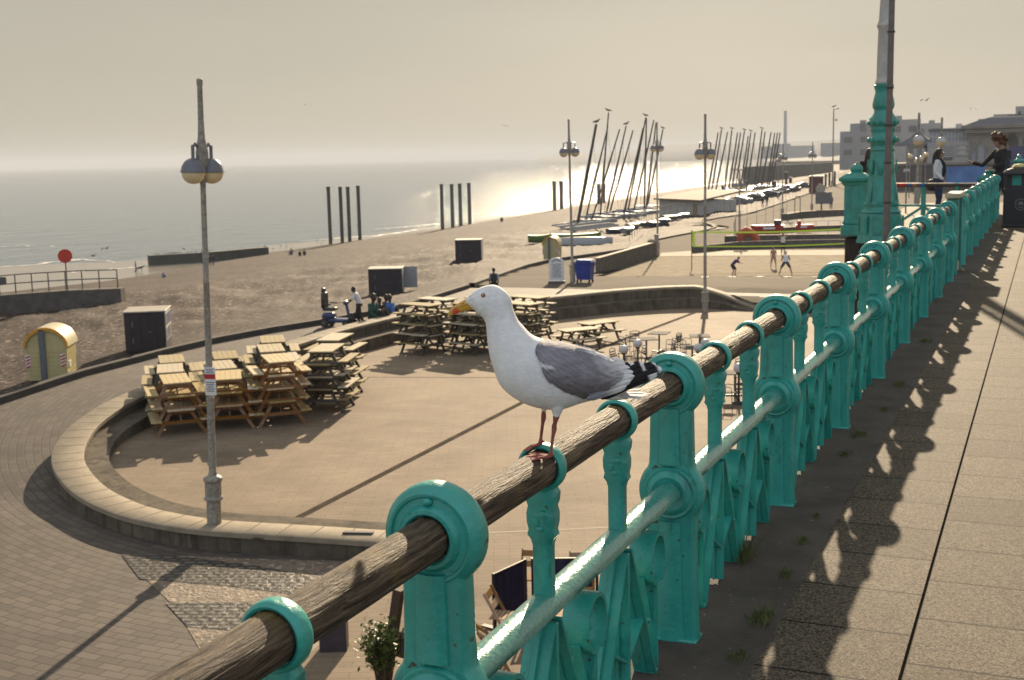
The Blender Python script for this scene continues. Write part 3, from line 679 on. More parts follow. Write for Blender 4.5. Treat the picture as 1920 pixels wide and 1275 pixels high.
# boarded post between the two runs
r=empty('boarded_post',(RXX,18.55,0),0,'flat-topped pale and green boarded post between the two runs of railing','post')
for s_ in(-1,1): mb=MB(); mb.box((0,s_*.42,.53),(.16,.10,1.06),bev=.01); mb.build('side_post',TEALF,r)
CREAM=mat('cream_board',(.42,.38,.26),.6,var=.15,scale=8)
mb=MB(); mb.box((0,0,1.10),(.20,1.04,.07),bev=.012); mb.build('cap',CREAM,r)
mb=MB(); mb.box((.0,0,.54),(.05,.72,1.0)); mb.build('board',mat('mossy_board',(.10,.09,.03),.8,var=.4,scale=3,stretch=(4,4,.5)),r)
mb=MB(); mb.box((.04,0,.07),(.03,.73,.12)); mb.build('plinth',CREAM,r)
# ================================================================ GULL
def build_gull():
    S=697.0; U0,V0=1030,857
    def L(px,py): return Vector(((U0-px)/S,0,(V0-py)/S))
    PT=at(1037,857,RZ+.040)
    vaz=math.atan2(PT.x,PT.y)
    root=empty('herring_gull',PT,math.pi-vaz+0,'large grey-winged white gull with a yellow bill standing on the wooden handrail','gull')
    # sections: (back point, belly point, half width)
    sec=[((1204,716),(1186,731),.010),((1176,699),(1152,738),.026),((1142,681),(1118,748),.044),((1102,662),(1082,757),.060),((1062,649),(1044,768),.071),((1024,641),(1003,764),.077),
         ((998,632),(966,748),.077),((981,615),(938,723),.070),((971,602),(926,694),.059),((965,588),(918,662),.049),((962,578),(915,633),.0415),((961,570),(913,608),.038),((957,559),(905,594),.037),((946,547),(896,588),.0365),((930,539),(898,587.5),.034),((913,541),(892,582.5),.0285),((899,546.5),(886,577.5),.0215),((889,554),(881,573.5),.015),((881.5,560),(877,570),.009)]
    def cr(a,b,c,d,t): return .5*((2*b)+(c-a)*t+(2*a-5*b+4*c-d)*t*t+(3*b-a-3*c+d)*t**3)
    tops=[L(*s[0]) for s in sec]; bots=[L(*s[1]) for s in sec]; ws=[s[2] for s in sec]
    rows=[];n=len(sec)
    for i in range(n-1):
        for k in range(6):
            t=k/6; g=lambda A:cr(A[max(0,i-1)],A[i],A[i+1],A[min(n-1,i+2)],t)
            rows.append((g(tops),g(bots),g(ws)))
    rows.append((tops[-1],bots[-1],ws[-1]))
    NS=40; mb=MB(); grid=[]
    def ring(T,B,W,th):
        c=(T+B)/2; a=(T-B)/2; sw=math.sin(th); cw=math.cos(th)
        # widest a little below the middle for the body
        return c+a*cw+Vector((0,W*(abs(sw)**.92)*(1 if sw>=0 else -1),0))
    for T,B,W in rows: grid.append([ring(T,B,W,2*math.pi*k/NS) for k in range(NS)])
    mb.grid(grid,close=True)
    for r_,rev in ((0,1),(len(grid)-1,0)):
        f=[r_*NS+k for k in range(NS)]; mb.f.append(f if rev else f[::-1]); mb.fm.append(0)
    # legs, joined to the body: feathered thigh, bare shank, webbed foot
    def leg(thigh,knee,ankle,y):
        a,b,c=[L(*q)+Vector((0,y,0)) for q in (thigh,knee,ankle)]
        mb.tube([a+Vector((.004,0,.040)),a+Vector((0,0,.012)),a.lerp(b,.35),a.lerp(b,.8),b+Vector((0,0,.004)),b-Vector((0,0,.006)),b.lerp(c,.3),b.lerp(c,.8),c,c-Vector((0,0,.004))],[.030,.021,.0095,.0055,.0068,.0072,.0048,.0043,.0058,.005],14)
    NEAR=1  # +y local is towards the camera side?
    ys=.026
    leg((1040,764),(1033,797),(1025,850),CAMS*ys); leg((1016,757),(1014,785),(1007,836),-CAMS*ys*1.5)
    def foot(A,toes,hind,lift,pts=None):
        # toes splay forward; web between them
        tp=[]
        for dx,dy,dz in toes:
            e=A+Vector((dx,dy,dz)); m_=A+Vector((dx*.5,dy*.5,dz*.5+lift)); mb.tube([A,m_,A+Vector((dx*.8,dy*.8,dz*.85+lift*.5)),e],[.0052,.0042,.0036,.0022],8); tp.append([A,m_,e])
        for p,q in zip(tp,tp[1:]):
            g=[]
            for i in range(3):
                d=(-.006 if i==2 else 0); mid=(p[i]+q[i])/2+Vector((d,0,-.001)); g.append([p[i],mid,q[i]])
            up=[[v+Vector((0,0,.0022)) for v in r_] for r_ in g]; dn=[[v-Vector((0,0,.0012)) for v in r_] for r_ in g]
            mb.grid(up); mb.grid([r_[::-1] for r_ in dn])
            mb.add([up[2][0],up[2][1],up[2][2],dn[2][2],dn[2][1],dn[2][0]],[(0,1,4,5),(1,2,3,4)])
        mb.tube([A,A+Vector((-.009,0,.006)),A+Vector((-.014,0,.002))],[.0035,.0028,.001],6)
    A=L(1025,851)+Vector((0,CAMS*ys,0)); foot(A,[(.058,-.026,.001),(.066,.004,-.001),(.050,.030,-.004)],0,.002)
    A=L(1007,838)+Vector((0,-CAMS*ys*1.5,0)); foot(A,[(.042,-.024,-.020),(.047,.003,-.018),(.036,.022,-.014)],0,.003)
    body=mb.build('body',MATS['gull_skin'],root)
    def rm(o):
        m1=o.modifiers.new('r','REMESH'); m1.mode='VOXEL'; m1.voxel_size=.0022; m1.use_smooth_shade=True
        m2=o.modifiers.new('s','SMOOTH'); m2.factor=.5; m2.iterations=3
    modded(body,rm); me=body.data
    col=me.color_attributes.new('Col','FLOAT_COLOR','POINT'); pk=Vector((.36,.135,.11)); wh=Vector((.86,.86,.86)); 
    for i,v in enumerate(me.vertices):
        c=v.co; kz=L(0,777).z
        if c.z<kz+.004*noise.noise(c*300): k=pk*(.8+.35*noise.noise(c*90))+Vector((.03,.0,.0))
        else:
            k=wh.copy(); nz=noise.noise(c*28)
            k*=1-.10*max(0,nz)-.05*max(0,noise.noise(c*70))
            # faint grey streaks over the nape and by the eye, as the feathers are
            d=(c-L(935,578)).length
            if d<.06: k*=1-.12*max(0,noise.noise(Vector((c.x*60,c.y*60,c.z*160)))) 
            e=(c-L(890,562)); 
            if abs(e.x)<.007 and abs(e.z)<.009 and noise.noise(c*330)>.22: k*=.6
        col.data[i].color=(max(0,k.x),max(0,k.y),max(0,k.z),1)
    me.shade_smooth()
    # body half width at a place, for laying feathers on it
    def side(px,py,s,off=.0):
        p=L(px,py); best=None
        for T,B,W in (rows[:66] if px>940 else rows[66:]):
            a=(T-B); t=(p-B).dot(a)/a.length_squared; q=B+a*t; d=(p-q).length
            if best is None or d<best[0]: best=(d,t,W,a.length)
        d,t,W,h=best; t=max(-.02,min(1.02,t)); u=(t-.5)*2; y=W*math.sqrt(max(0.0,1-u*u))**.92
        return Vector((p.x,s*(y+off),p.z))
    # wings: closed shell following the flank
    GREY=MATS['gull_grey']
    for s in(1,-1):
        st=[((1002,652),(1002,657)),((1006,643),(1009,672)),((1016,639),(1018,698)),((1032,641),(1036,716)),((1054,645.5),(1060,730)),((1080,652.5),(1085,742)),((1106,661.5),(1110,744)),((1132,674),(1139,733)),((1154,687),(1158,718)),((1166,694),(1170,706))]
        g=[];col_=[];ns=[]
        m_=len(st)
        for i in range((m_-1)*5+1):
            a=i/5; k=min(int(a),m_-2); t=a-k; gg=lambda idx:[cr(st[max(0,k-1)][idx][q],st[k][idx][q],st[k+1][idx][q],st[min(m_-1,k+2)][idx][q],t) for q in(0,1)]
            T=gg(0);B=gg(1); jg=4.5*noise.noise(Vector((a*2.3,7,s)))+2.5*noise.noise(Vector((a*7.1,3,s))); B=[B[0]+jg*.3,B[1]+jg]; row=[]
            for j in range(26):
                v=j/25; px=T[0]+(B[0]-T[0])*v; py=T[1]+(B[1]-T[1])*v
                bulge=.011*math.sin(math.pi*min(1,v*1.05))**.6*min(1,a/1.2)*min(1,(m_-1-a)/1.0+.3)
                # overlapping feather edges: small steps
                u=a/(m_-1); ph=(u*9+v*2.2+.35*math.sin(v*17)); step=.0030*(ph%1)*(u>.18)
                ph2=(v*7-u*1.5+.2*math.sin(u*31)); step+=.0018*(ph2%1)
                wob=.0015*noise.noise(Vector((a*1.3,v*6,2)))
                if v>.9: py_=0
                row.append(side(px,py,s,.0015+bulge+step+wob))
            # tuck the top edge to the back midline and lower edge under
            g.append(row)
        mb=MB(); inner=[[p-Vector((0,s*.006,0)) for p in r_] for r_ in g]
        mb.grid(g); mb.grid([r_[::-1] for r_ in inner])
        nr=len(g);nc=26
        def edge(A_,B_):
            for p0,p1,q0,q1 in zip(A_,A_[1:],B_,B_[1:]): mb.add([p0,p1,q1,q0],[(0,1,2,3)])
        edge(g[0],inner[0]);edge(g[-1],inner[-1]);edge([r_[0] for r_ in g],[r_[0] for r_ in inner]);edge([r_[-1] for r_ in g],[r_[-1] for r_ in inner])
        wg=mb.build('wing',GREY,root,smooth=50)
        me=wg.data; ca=me.color_attributes.new('Col','FLOAT_COLOR','POINT')
        for i,v in enumerate(me.vertices):
            c=v.co; u=(c.x-L(1001,0).x)/(L(1170,0).x-L(1001,0).x); zt=c.z
            k=Vector((.25,.24,.27)); k*=1+.30*noise.noise(Vector((c.x*30,c.y*9,c.z*60)))+.16*noise.noise(c*140)+.10*math.sin((c.x*.8-c.z*1.2)*420+3*noise.noise(c*45))
            zz=Vector((c.x,0,c.z)); n0=L(1008,676); n1=L(1036,683); tt=max(0,min(1,(zz-n0).dot(n1-n0)/(n1-n0).length_squared)); dn_=(zz-(n0+(n1-n0)*tt)).length
            k=k.lerp(Vector((.18,.16,.17)),max(0,min(1,(L(0,690).z-c.z)*22+.25*noise.noise(c*50))))  # lower wing browner and darker: covert plumage, plus some shade put into the colour
            if dn_<.0075*(1-tt*.75)+.002*noise.noise(c*260): k=Vector((.72,.72,.74))
            # pale tips of the tertials towards the back
            dg=(u-.70)+ (c.z-L(0,700).z)*3.0
            wt=max(0,min(1,dg*3.2+.55*noise.noise(Vector((c.x*60,3,c.z*130)))))
            k=k.lerp(Vector((.68,.67,.66)),wt*.85)
            ca.data[i].color=(*k,1)
        def feather(name,P0,P1,wd,y0,y1,M,tipcol=None,th=.0016,bend=0,parent=wg):
            p0=L(*P0);p1=L(*P1); p0.y=s*y0;p1.y=s*y1; ax=(p1-p0); perp=Vector((-ax.z,0,ax.x)).normalized()
            if perp.z<0: perp=-perp
            mb=MB(); gr=[]; n_=18
            for i in range(n_+1):
                t=i/n_; w_=wd*(min(1,(t*5+.35))*(1-max(0,(t-.72)/.28)**2.2)**.5 if t<1 else 0.0); w_=max(w_,.0004)
                c=p0+ax*t+perp*bend*math.sin(math.pi*t)
                gr.append([c+perp*w_,c+perp*w_*.3+Vector((0,s*th*1.3,0)),c+Vector((0,s*th*2.2,0)),c-perp*w_*.3+Vector((0,s*th*1.2,0)),c-perp*w_,c-Vector((0,s*th,0))])
            mb.grid(gr,close=True); o=mb.build(name,M,parent,smooth=60)
            if tipcol:
                ca=o.data.color_attributes.new('Col','FLOAT_COLOR','POINT')
                for i,v in enumerate(o.data.vertices):
                    t=(v.co-p0).dot(ax)/ax.length_squared; ca.data[i].color=(*tipcol(t+.02*noise.noise(v.co*150)),1)
            return o
        bk=(.012,.010,.012); wt_=(.78,.78,.80)
        for q,(P0,P1,wd,y0,y1,tips) in enumerate([((1118,744),(1212,706),.0085,.040,.014,(.97,)),((1128,733),(1222,701),.0135,.041,.012,(.80,.985)),((1140,722),(1229,696),.011,.036,.010,(.90,.985)),((1150,710),(1219,689),.0105,.031,.008,(.88,)),((1152,703),(1196,686),.010,.027,.007,(.84,)),((1150,697),(1180,688),.009,.024,.006,(.62,))]):
            if q in (1,): f=lambda t:(wt_ if .80<t<.965 else bk)
            elif q==5: f=lambda t:(wt_ if t>.72 else bk)
            elif q==4: f=lambda t:(wt_ if t>.86 else bk)
            elif q==3: f=lambda t:(wt_ if .62<t<.72 or t>.95 else bk)
            elif q==0: f=lambda t:bk
            else: f=lambda t:(wt_ if t>.93 else bk)
            feather('flight_feather',P0,P1,wd,y0+.004,y1+.003,MATS['gull_feather'],f)
        for P0,P1,wd,y0,y1 in [((1092,742),(1163,722),.0095,.052,.036),((1096,735),(1172,712),.010,.050,.034),((1102,726),(1178,704),.011,.047,.031),((1106,716),(1176,697),.011,.043,.027),((1100,704),(1170,690),.0115,.038,.021),((1094,690),(1162,684),.011,.033,.016)]:
            feather('tertial_feather',P0,P1,wd,y0+.006,y1+.006,MATS['gull_feather'],lambda t:(.24,.24,.27) if t<.45 else tuple(.24+(.70-.24)*min(1,(t-.45)*3.0) for _ in range(3)))
        # loose scapular tips standing off the back
        for k in range(9):
            x0=1072+k*9; y0=653+k*3.6
            feather('scapular_feather',(x0,y0+3),(x0+34,y0+12+k*.9),.007,.030-.0022*k,.022-.002*k,MATS['gull_feather'],lambda t:(.30,.30,.33) if t<.4 else tuple(.30+(.78-.30)*min(1,(t-.4)*2.5) for _ in range(3)))
    # tail fan
    for k in range(9):
        mb=MB(); u=(k-4)/4; p0=L(1120,738); p1=L(1208-abs(u)*16-(k%2)*4,742+u*CAMS*5+(k%3)); p0.y=u*.012; p1.y=u*.024
        ax=p1-p0; gr=[]
        for i in range(11):
            t=i/10; w_=.0095*(1-max(0,(t-.8)/.2)**2*.75); c=p0+ax*t; gr.append([c+Vector((0,-w_,0)),c+Vector((0,0,.0016)),c+Vector((0,w_,0)),c+Vector((0,0,-.0012))])
        mb.grid(gr,close=True); mb.f+= [[0,1,2,3],[40,41,42,43]]; mb.fm+=[0,0]; o=mb.build('tail_feather',MATS['gull_white'],root,smooth=60)
    # under-tail coverts
    mb=MB(); c0=L(1128,742); mb.ell(c0,(.062,.028,.013),16,ry=R(-8)); mb.build('tail_covert',MATS['gull_white'],root,smooth=60)
    # bill
    mb=MB(); prof=[((904,567),(905,571),.0050),((895,563.5),(898,580),.0098),((885,561.5),(889,583),.0098),((876,564.5),(878,585),.0088),((868,569),(869,586.5),.0076),((861,573),(863,590),.0067),((855,576.5),(858,591.5),.0056),((850,580.5),(853,592.3),.0044),((846.8,585.5),(849.5,592.8),.0028),((845,590),(846,595),.0009)]
    gr=[]
    for T,B,W in prof:
        T=L(*T);B=L(*B);c=(T+B)/2;a=(T-B)/2
        gr.append([c+a*math.cos(2*math.pi*k/20)+Vector((0,W*math.sin(2*math.pi*k/20)*(1 if abs(math.cos(2*math.pi*k/20))>.2 else .93),0)) for k in range(20)])
    mb.grid(gr,close=True); mb.f.append(list(range(20)));mb.fm.append(0);mb.f.append([len(mb.v)-20+k for k in range(20)]);mb.fm.append(0)
    bill=mb.build('bill',MATS['gull_bill'],root,smooth=60)
    def sub(o): 
        q=o.modifiers.new('s','SUBSURF'); q.levels=2; q.render_levels=2
    modded(bill,sub); ca=bill.data.color_attributes.new('Col','FLOAT_COLOR','POINT')
    for i,v in enumerate(bill.data.vertices):
        c=v.co; k=Vector((.62,.31,.02)); d=(Vector((c.x,0,c.z))-L(860.5,586.5)).length
        if d<.0085+.002*noise.noise(c*400): k=Vector((.62,.045,.02))
        elif d<.0115: k=k.lerp(Vector((.62,.1,.02)),.5)
        x=(U0-c.x*S); gl=571+(903-x)*.30 if x<893 else 568
        zz=V0-c.z*S
        if abs(zz-(568+(903-x)*.26))<.8 and x>856: k*=.35
        if x<852: k=k.lerp(Vector((.55,.42,.20)),.35)
        ca.data[i].color=(*k,1)
    bill.data.shade_smooth()
    for s in(1,-1):
        # gape line and nostril
        mb=MB(); mb.tube([L(906,569)+Vector((0,s*.0165,0)),L(897,570)+Vector((0,s*.0125,0)),L(888,573)+Vector((0,s*.0094,0))],[.0006,.0012,.0009],6); mb.build('gape',mat('gape_red',(.25,.05,.03),.5),root)
        mb=MB(); mb.ell(L(873,571.5)+Vector((0,s*.0078,0)),(.0034,.0008,.0011),10,ry=R(20)); mb.build('nostril',mat('black_soft',(.01,.01,.01),.6),root)
        e=side(912.5,555.5,s)-Vector((0,s*.0022,0)); n_=side(912.5,551,s)-side(912.5,560,s); tl=s*math.atan2(-n_.y*s,n_.z)
        q=[(.0078,.0030,.0064,.0006),(.0058,.0032,.0050,.0016),(.0030,.0022,.0030,.0036)]
        mb=MB(); mb.ell(e+Vector((0,s*q[0][3],0)),q[0][:3],20,rx=tl); ey=mb.build('eye',mat('eye_rim',(.07,.03,.02),.5,var=.1),root,smooth=60)
        mb=MB(); mb.ell(e+Vector((0,s*q[1][3],0)),q[1][:3],20,rx=tl); mb.build('iris',mat('iris_yellow',(.50,.27,.07),.12,coat=1,var=.1),ey,smooth=60)
        mb=MB(); mb.ell(e+Vector((0,s*q[2][3],0)),q[2][:3],14,rx=tl); mb.build('pupil',mat('pupil_black',(.004,.004,.004),.08,coat=1,var=0),ey,smooth=60)
    return root
mat('gull_skin',(.88,.88,.88),.75,var=.06,scale=60,bump=.6,bscale=150,attr='Col',bdist=.003,spec=.25,col2=(1,1,1))
MATS['gull_skin'].node_tree.nodes['Principled BSDF'].inputs['Subsurface Weight'].default_value=.0
mat('gull_grey',(.85,.85,.85),.7,var=.1,scale=80,bump=.5,bscale=170,attr='Col',bdist=.003,spec=.25,col2=(1.05,1.05,1.05),stretch=(.35,1,1.6))
mat('gull_feather',(.9,.9,.9),.6,var=.1,scale=90,bump=.3,bscale=200,attr='Col',bdist=.002,spec=.3,col2=(1.05,1.05,1.05),stretch=(.3,1,1.8))
mat('gull_white',(.74,.73,.71),.7,var=.08,scale=60,bump=.3,bscale=200,stretch=(.3,1,1.5),bdist=.002)
mat('gull_bill',(1,1,1),.28,var=.08,scale=200,bump=.15,bscale=300,attr='Col',bdist=.001,coat=.5,col2=(1.05,1.05,1.05))
CAMS=1
GULL=build_gull()
# ================================================================ STREET FURNITURE
LAMPG=mat('lamp_column_paint',(.16,.15,.13),.5,var=.5,scale=14,bump=.3,col2=(.38,.35,.28),bdist=.004)
LDARK=mat('lamp_dark',(.14,.145,.17),.35,var=.2)
GLASS=mat('lamp_glass',(.62,.50,.30),.18,var=.25,scale=5,coat=.6,col2=(.75,.62,.38))
DARKM=mat('dark_metal',(.03,.03,.032),.5,var=.3)
BLKP=mat('black_paint',(.014,.012,.018),.45,var=.3)
BLKP2=mat('black_board',(.018,.012,.018),.6,var=.4,scale=3)
def twin_lamp(b,topx,label,group='double globe lamps of the lower esplanade',az=0,cats='street lamp',splay=.33,small=False,vert=False):
    "b base point; topx: top pixel; lantern globes at .84 of the height"
    P=Vector(b); T=atd(topx[0],topx[1],math.hypot(P.x,P.y)); 
    if vert: T=Vector((P.x,P.y,T.z))
    H=(T-P).length; d=(T-P).normalized()
    root=empty('street_lamp',P,az,label,cats,group); root.rotation_mode='QUATERNION'; root.rotation_quaternion=Vector((0,0,1)).rotation_difference(d)@Matrix.Rotation(az,3,'Z').to_quaternion()
    k=H/9.0
    mb=MB(); mb.lathe([(.15,0),(.15,.45),(.145,.48),(.19,.50),(.20,.52),(.19,.56),(.17,.58),(.17,.88),(.20,.92),(.20,.95),(.19,.97),(.10,1.02),(.075,1.1),(.075,2.6),(.085,2.61),(.085,2.66),(.072,2.68),(.062,5.0),(.072,5.02),(.06,5.06),(.055,6.9*k)],16); mb.build('column',LAMPG,root,smooth=35)
    mb=MB(); mb.lathe([(.055,6.9*k),(.09,7.25*k),(.125,7.35*k),(.125,7.55*k),(.11,7.66*k),(.072,7.86*k),(.058,8.2*k),(.052,8.86*k),(.062,8.88*k),(.062,8.98*k),(.03,9.0*k)],16); mb.build('spire',LAMPG,root,smooth=35)
    hz_=7.6*k
    for s in(-1,1):
        mb=MB(); mb.tube([(0,0,hz_),(s*.18,0,hz_+.13),(s*splay,0,hz_+.10),(s*splay,0,hz_-.16)],.035,8); arm=mb.build('arm',LDARK,root,smooth=40)
        c=(s*splay,0,hz_-.42)
        mb=MB(); mb.lathe([(.0,.275),(.05,.27),(.11,.245),(.17,.20),(.22,.12),(.245,.03),(.26,.0),(.255,-.012),(.235,-.012)],24,c); mb.build('lamp_shade',LDARK,root,smooth=40)
        mb=MB(); mb.lathe([(.235,-.014),(.23,-.06),(.20,-.14),(.14,-.20),(.07,-.232),(.0,-.24)],24,c); mb.build('lamp_globe',GLASS,root,smooth=60)
    return root
va=lambda x:math.atan2(-ray(x,600).x,ray(x,600).y)
L1P=at(402,980,-5.62); l1=twin_lamp(L1P,(374,147),'tall leaning double globe lamp standing at the near rim of the plaza',az=va(390)+R(40),splay=.23)
L4P=at(1322,586,FL); twin_lamp(L4P,(1322,213),'double globe lamp standing on the plaza floor at the far curved wall',az=va(1322)+R(40),vert=1)
L2P=ground(1074,530); twin_lamp(L2P,(1066,223),'double globe lamp between the white notice board and the blue bin',az=va(1068)+R(35),splay=.38)
L3P=ground(1233,478); twin_lamp(L3P,(1230,229),'double globe lamp at the corner of the sand court by the end pillar',az=va(1230)+R(30),vert=1)
for b,t,lb in (((1467,407),(1466,269),'double globe lamp standing directly behind the playground fence'),((1522,397),(1520,266),'double globe lamp left of the round sign on the lower esplanade'),((1459,372),(1459,284),'smaller distant double globe lamp just left of the one at the playground'),((1386,455),(1386,318),'thin pole with small lights at the left end of the playground fence')):
    twin_lamp(ground(*b),t,lb,az=va(b[0])+R(20),vert=1)
def sphere_lamp(b,topy,label,n=1,r=.17):
    P=Vector(b); H=hz(b_px[0],topy,P)-P.z; root=empty('globe_lamp',P,va(b_px[0]),label,'street lamp','clear globe lamps on the upper promenade')
    mb=MB(); gzv=H*.70
    mb.lathe([(.09,0),(.09,.5),(.06,.55),(.045,1.2),(.04,gzv),(.04,H-.02),(.02,H)],10); mb.build('column',LAMPG,root,smooth=35)
    mb=MB(); mb.lathe([(0,r),(r*.5,r*.87),(r*.86,r*.5),(r,0)],20,(0,0,gzv)); mb.build('lamp_shade',mat('pale_shade',(.42,.42,.42),.3,var=.1),root,smooth=60)
    mb=MB(); mb.lathe([(r*.98,-.005),(r*.86,-r*.5),(r*.5,-r*.87),(0,-r)],20,(0,0,gzv)); mb.build('lamp_globe',GLASS,root,smooth=60)
    return root
b_px=(1719,385); sphere_lamp(at(1719,385,0),211,'globe lamp on a bare spike pole left of the woman in the white jacket')
b_px=(1762,372); sphere_lamp(at(1762,372,0),220,'globe lamp whose spike rises just behind the woman in the white jacket')
# cluster of clear globes
P=at(1719,372,0); r=empty('globe_cluster_lamp',P,va(1719),'cluster of four small clear globes on thin poles behind the first globe lamp','street lamp')
sc=1/ppm(P)
for i,(dx,py) in enumerate(((-14,293),(14,291),(6,298),(-1,302))):
    mb=MB(); h=hz(1719,py,P); mb.tube([(dx*sc,0.05*i,0),(dx*sc,.05*i,h-.1)],.018,6); mb.build('pole',LAMPG,r)
    mb=MB(); mb.ell((dx*sc,.05*i,h),(.10,.10,.10),16); mb.build('globe',GLASS,r,smooth=60)
P=at(1698,400,0)
r=empty('thin_pole',P,0,'thin pale pole with a small box standing right of the teal column','pole'); h=hz(1698,277,P)
mb=MB(); mb.tube([(0,0,0),(0,0,h)],.022,8); mb.build('shaft',LAMPG,r); mb=MB(); mb.box((0,0,h*.65),(.18,.08,.10),bev=.03); mb.build('box',mat('pale_shade',(1,1,1)),r)
# camera pole with gull
P=ground(1561,348); H=hz(1561,204,P)-P.z
r=empty('camera_pole',P,va(1561),'tall grey camera pole beyond the boats with a gull on top','pole')
mb=MB(); mb.lathe([(.35,0),(.35,1.2),(.22,1.25),(.17,2),(.13,H*.9),(.12,H)],12); mb.build('column',LAMPG,r,smooth=35)
mb=MB(); mb.bar((0,0,H-.2),(.9,0,H+.1),.12,.12); mb.box((.9,0,H+.02),(.5,.35,.25),bev=.05); mb.build('camera_arm',LAMPG,r)
mb=MB(); mb.bar((0,0,H-2.3),(.5,0,H-2.2),.1,.1); mb.ell((.55,0,H-2.35),(.25,.25,.25),10); mb.build('camera_head',LAMPG,r)
# sign on the leaning lamp
r=empty('notice_sign',L1P,0,'white notice with a red band fixed to the leaning lamp post','sign'); r.rotation_mode='QUATERNION'; r.rotation_quaternion=l1.rotation_quaternion@Matrix.Rotation(R(0),3,'Z').to_quaternion()
WHT=mat('white_enamel',(.72,.72,.72),.35,var=.05); REDE=mat('red_enamel',(.45,.02,.02),.35,var=.1); INK=mat('ink_grey',(.10,.10,.12),.6)
zc=hz(398,713,L1P)-L1P.z
Q=r.rotation_quaternion.to_matrix().to_4x4(); 
Ms=Q.inverted()@Matrix.Rotation(va(398)+R(-25),4,'Z'); 
def face(mb,M): mb.M=M; return mb
Tz=Ms@Matrix.Translation((0,0,0)); up=Matrix.Translation((0,0,zc))@Ms
mb=face(MB(),up); mb.box((.06,-.10,0),(.24,.012,.58),bev=.004); mb.build('panel',WHT,r)
mb=face(MB(),up); mb.box((.06,-.1085,.10),(.236,.004,.10)); mb.build('band',REDE,r)
mb=face(MB(),up)
for i in range(5): mb.box((.06,-.1085,-.02-.045*i),(.19-.03*(i%3),.003,.016))
for i in range(3): mb.box((.06,-.1085,.25-.035*i),(.18-.05*(i%2),.003,.014))
mb.build('lettering',INK,r)
mb=face(MB(),up); mb.box((.0,-.075,.2),(.05,.06,.04)); mb.build('bracket',DARKM,r)
# --- ornate column, finial pillars, plain pole
P=at(1651,452,0); P.z=0; r=empty('ornate_column',P,0,'tall ornate cast column, teal below and white above, beside the domed pillar','column')
u=1/ppm(P); hc=lambda py:hz(1650,py,P)
def prof(L_): return [(w/2*u,hc(py)) for w,py in L_]
mb=MB(); mb.lathe([(.48,-.02)]+prof([(78,430),(76,405),(72,399),(78,397),(66,392),(62,384)]),8); 
mb.build('plinth',TEALF,r,smooth=25)
mb=MB()
for k in range(8):
    th=2*math.pi*k/8; T=Matrix.Rotation(th,4,'Z'); mb.M=T; mb.box((.405,0,.32),(.02,.20,.36),bev=.008); mb.box((.418,0,.32),(.012,.14,.28),bev=.004)
mb.build('plinth_panel',TEALF,r)
mb=MB(); mb.lathe(prof([(66,386),(68,381),(60,377),(58,368),(50,330),(45,290),(44,284),(48,281),(44,277),(43,272)]),8); mb.build('shaft',TEALF,r,smooth=20)
mb=MB()
for k in range(8):
    T=Matrix.Rotation(2*math.pi*k/8,4,'Z'); mb.M=T; mb.box((.275,0,.96),(.02,.12,.42),ry=R(-9)); mb.ell((.262,0,1.42),(.02,.06,.16),8)
mb.build('relief_panel',TEALF,r,smooth=40)
mb=MB(); mb.lathe(prof([(43,273),(46,268),(52,264),(50,258),(44,254),(42,248),(46,243),(45,238),(52,233),(54,228),(50,222),(42,218),(34,212),(33,206),(38,202),(40,196),(36,186),(32,178),(30,172),(34,165),(36,160),(30,158)]),20); 
for k in range(14):
    T=Matrix.Rotation(2*math.pi*k/14,4,'Z'); mb.M=T; mb.ell((26*u,0,hc(262)),(.035,.045,.05),6); mb.ell((26.5*u,0,hc(230)),(.03,.045,.045),6)
mb.build('capital',TEALF,r,smooth=30)
CW=mat('cream_paint',(.42,.41,.38),.5,var=.15,scale=6,bump=.5,bscale=18,bdist=.01)
mb=MB(); mb.lathe(prof([(28,159),(32,156),(30,151),(27,148),(27,143),(26,100),(24,56),(28,52),(30,48),(27,44),(23,38),(19,0),(17,-140),(0,-142)]),16); mb.build('upper_shaft',CW,r,smooth=30)
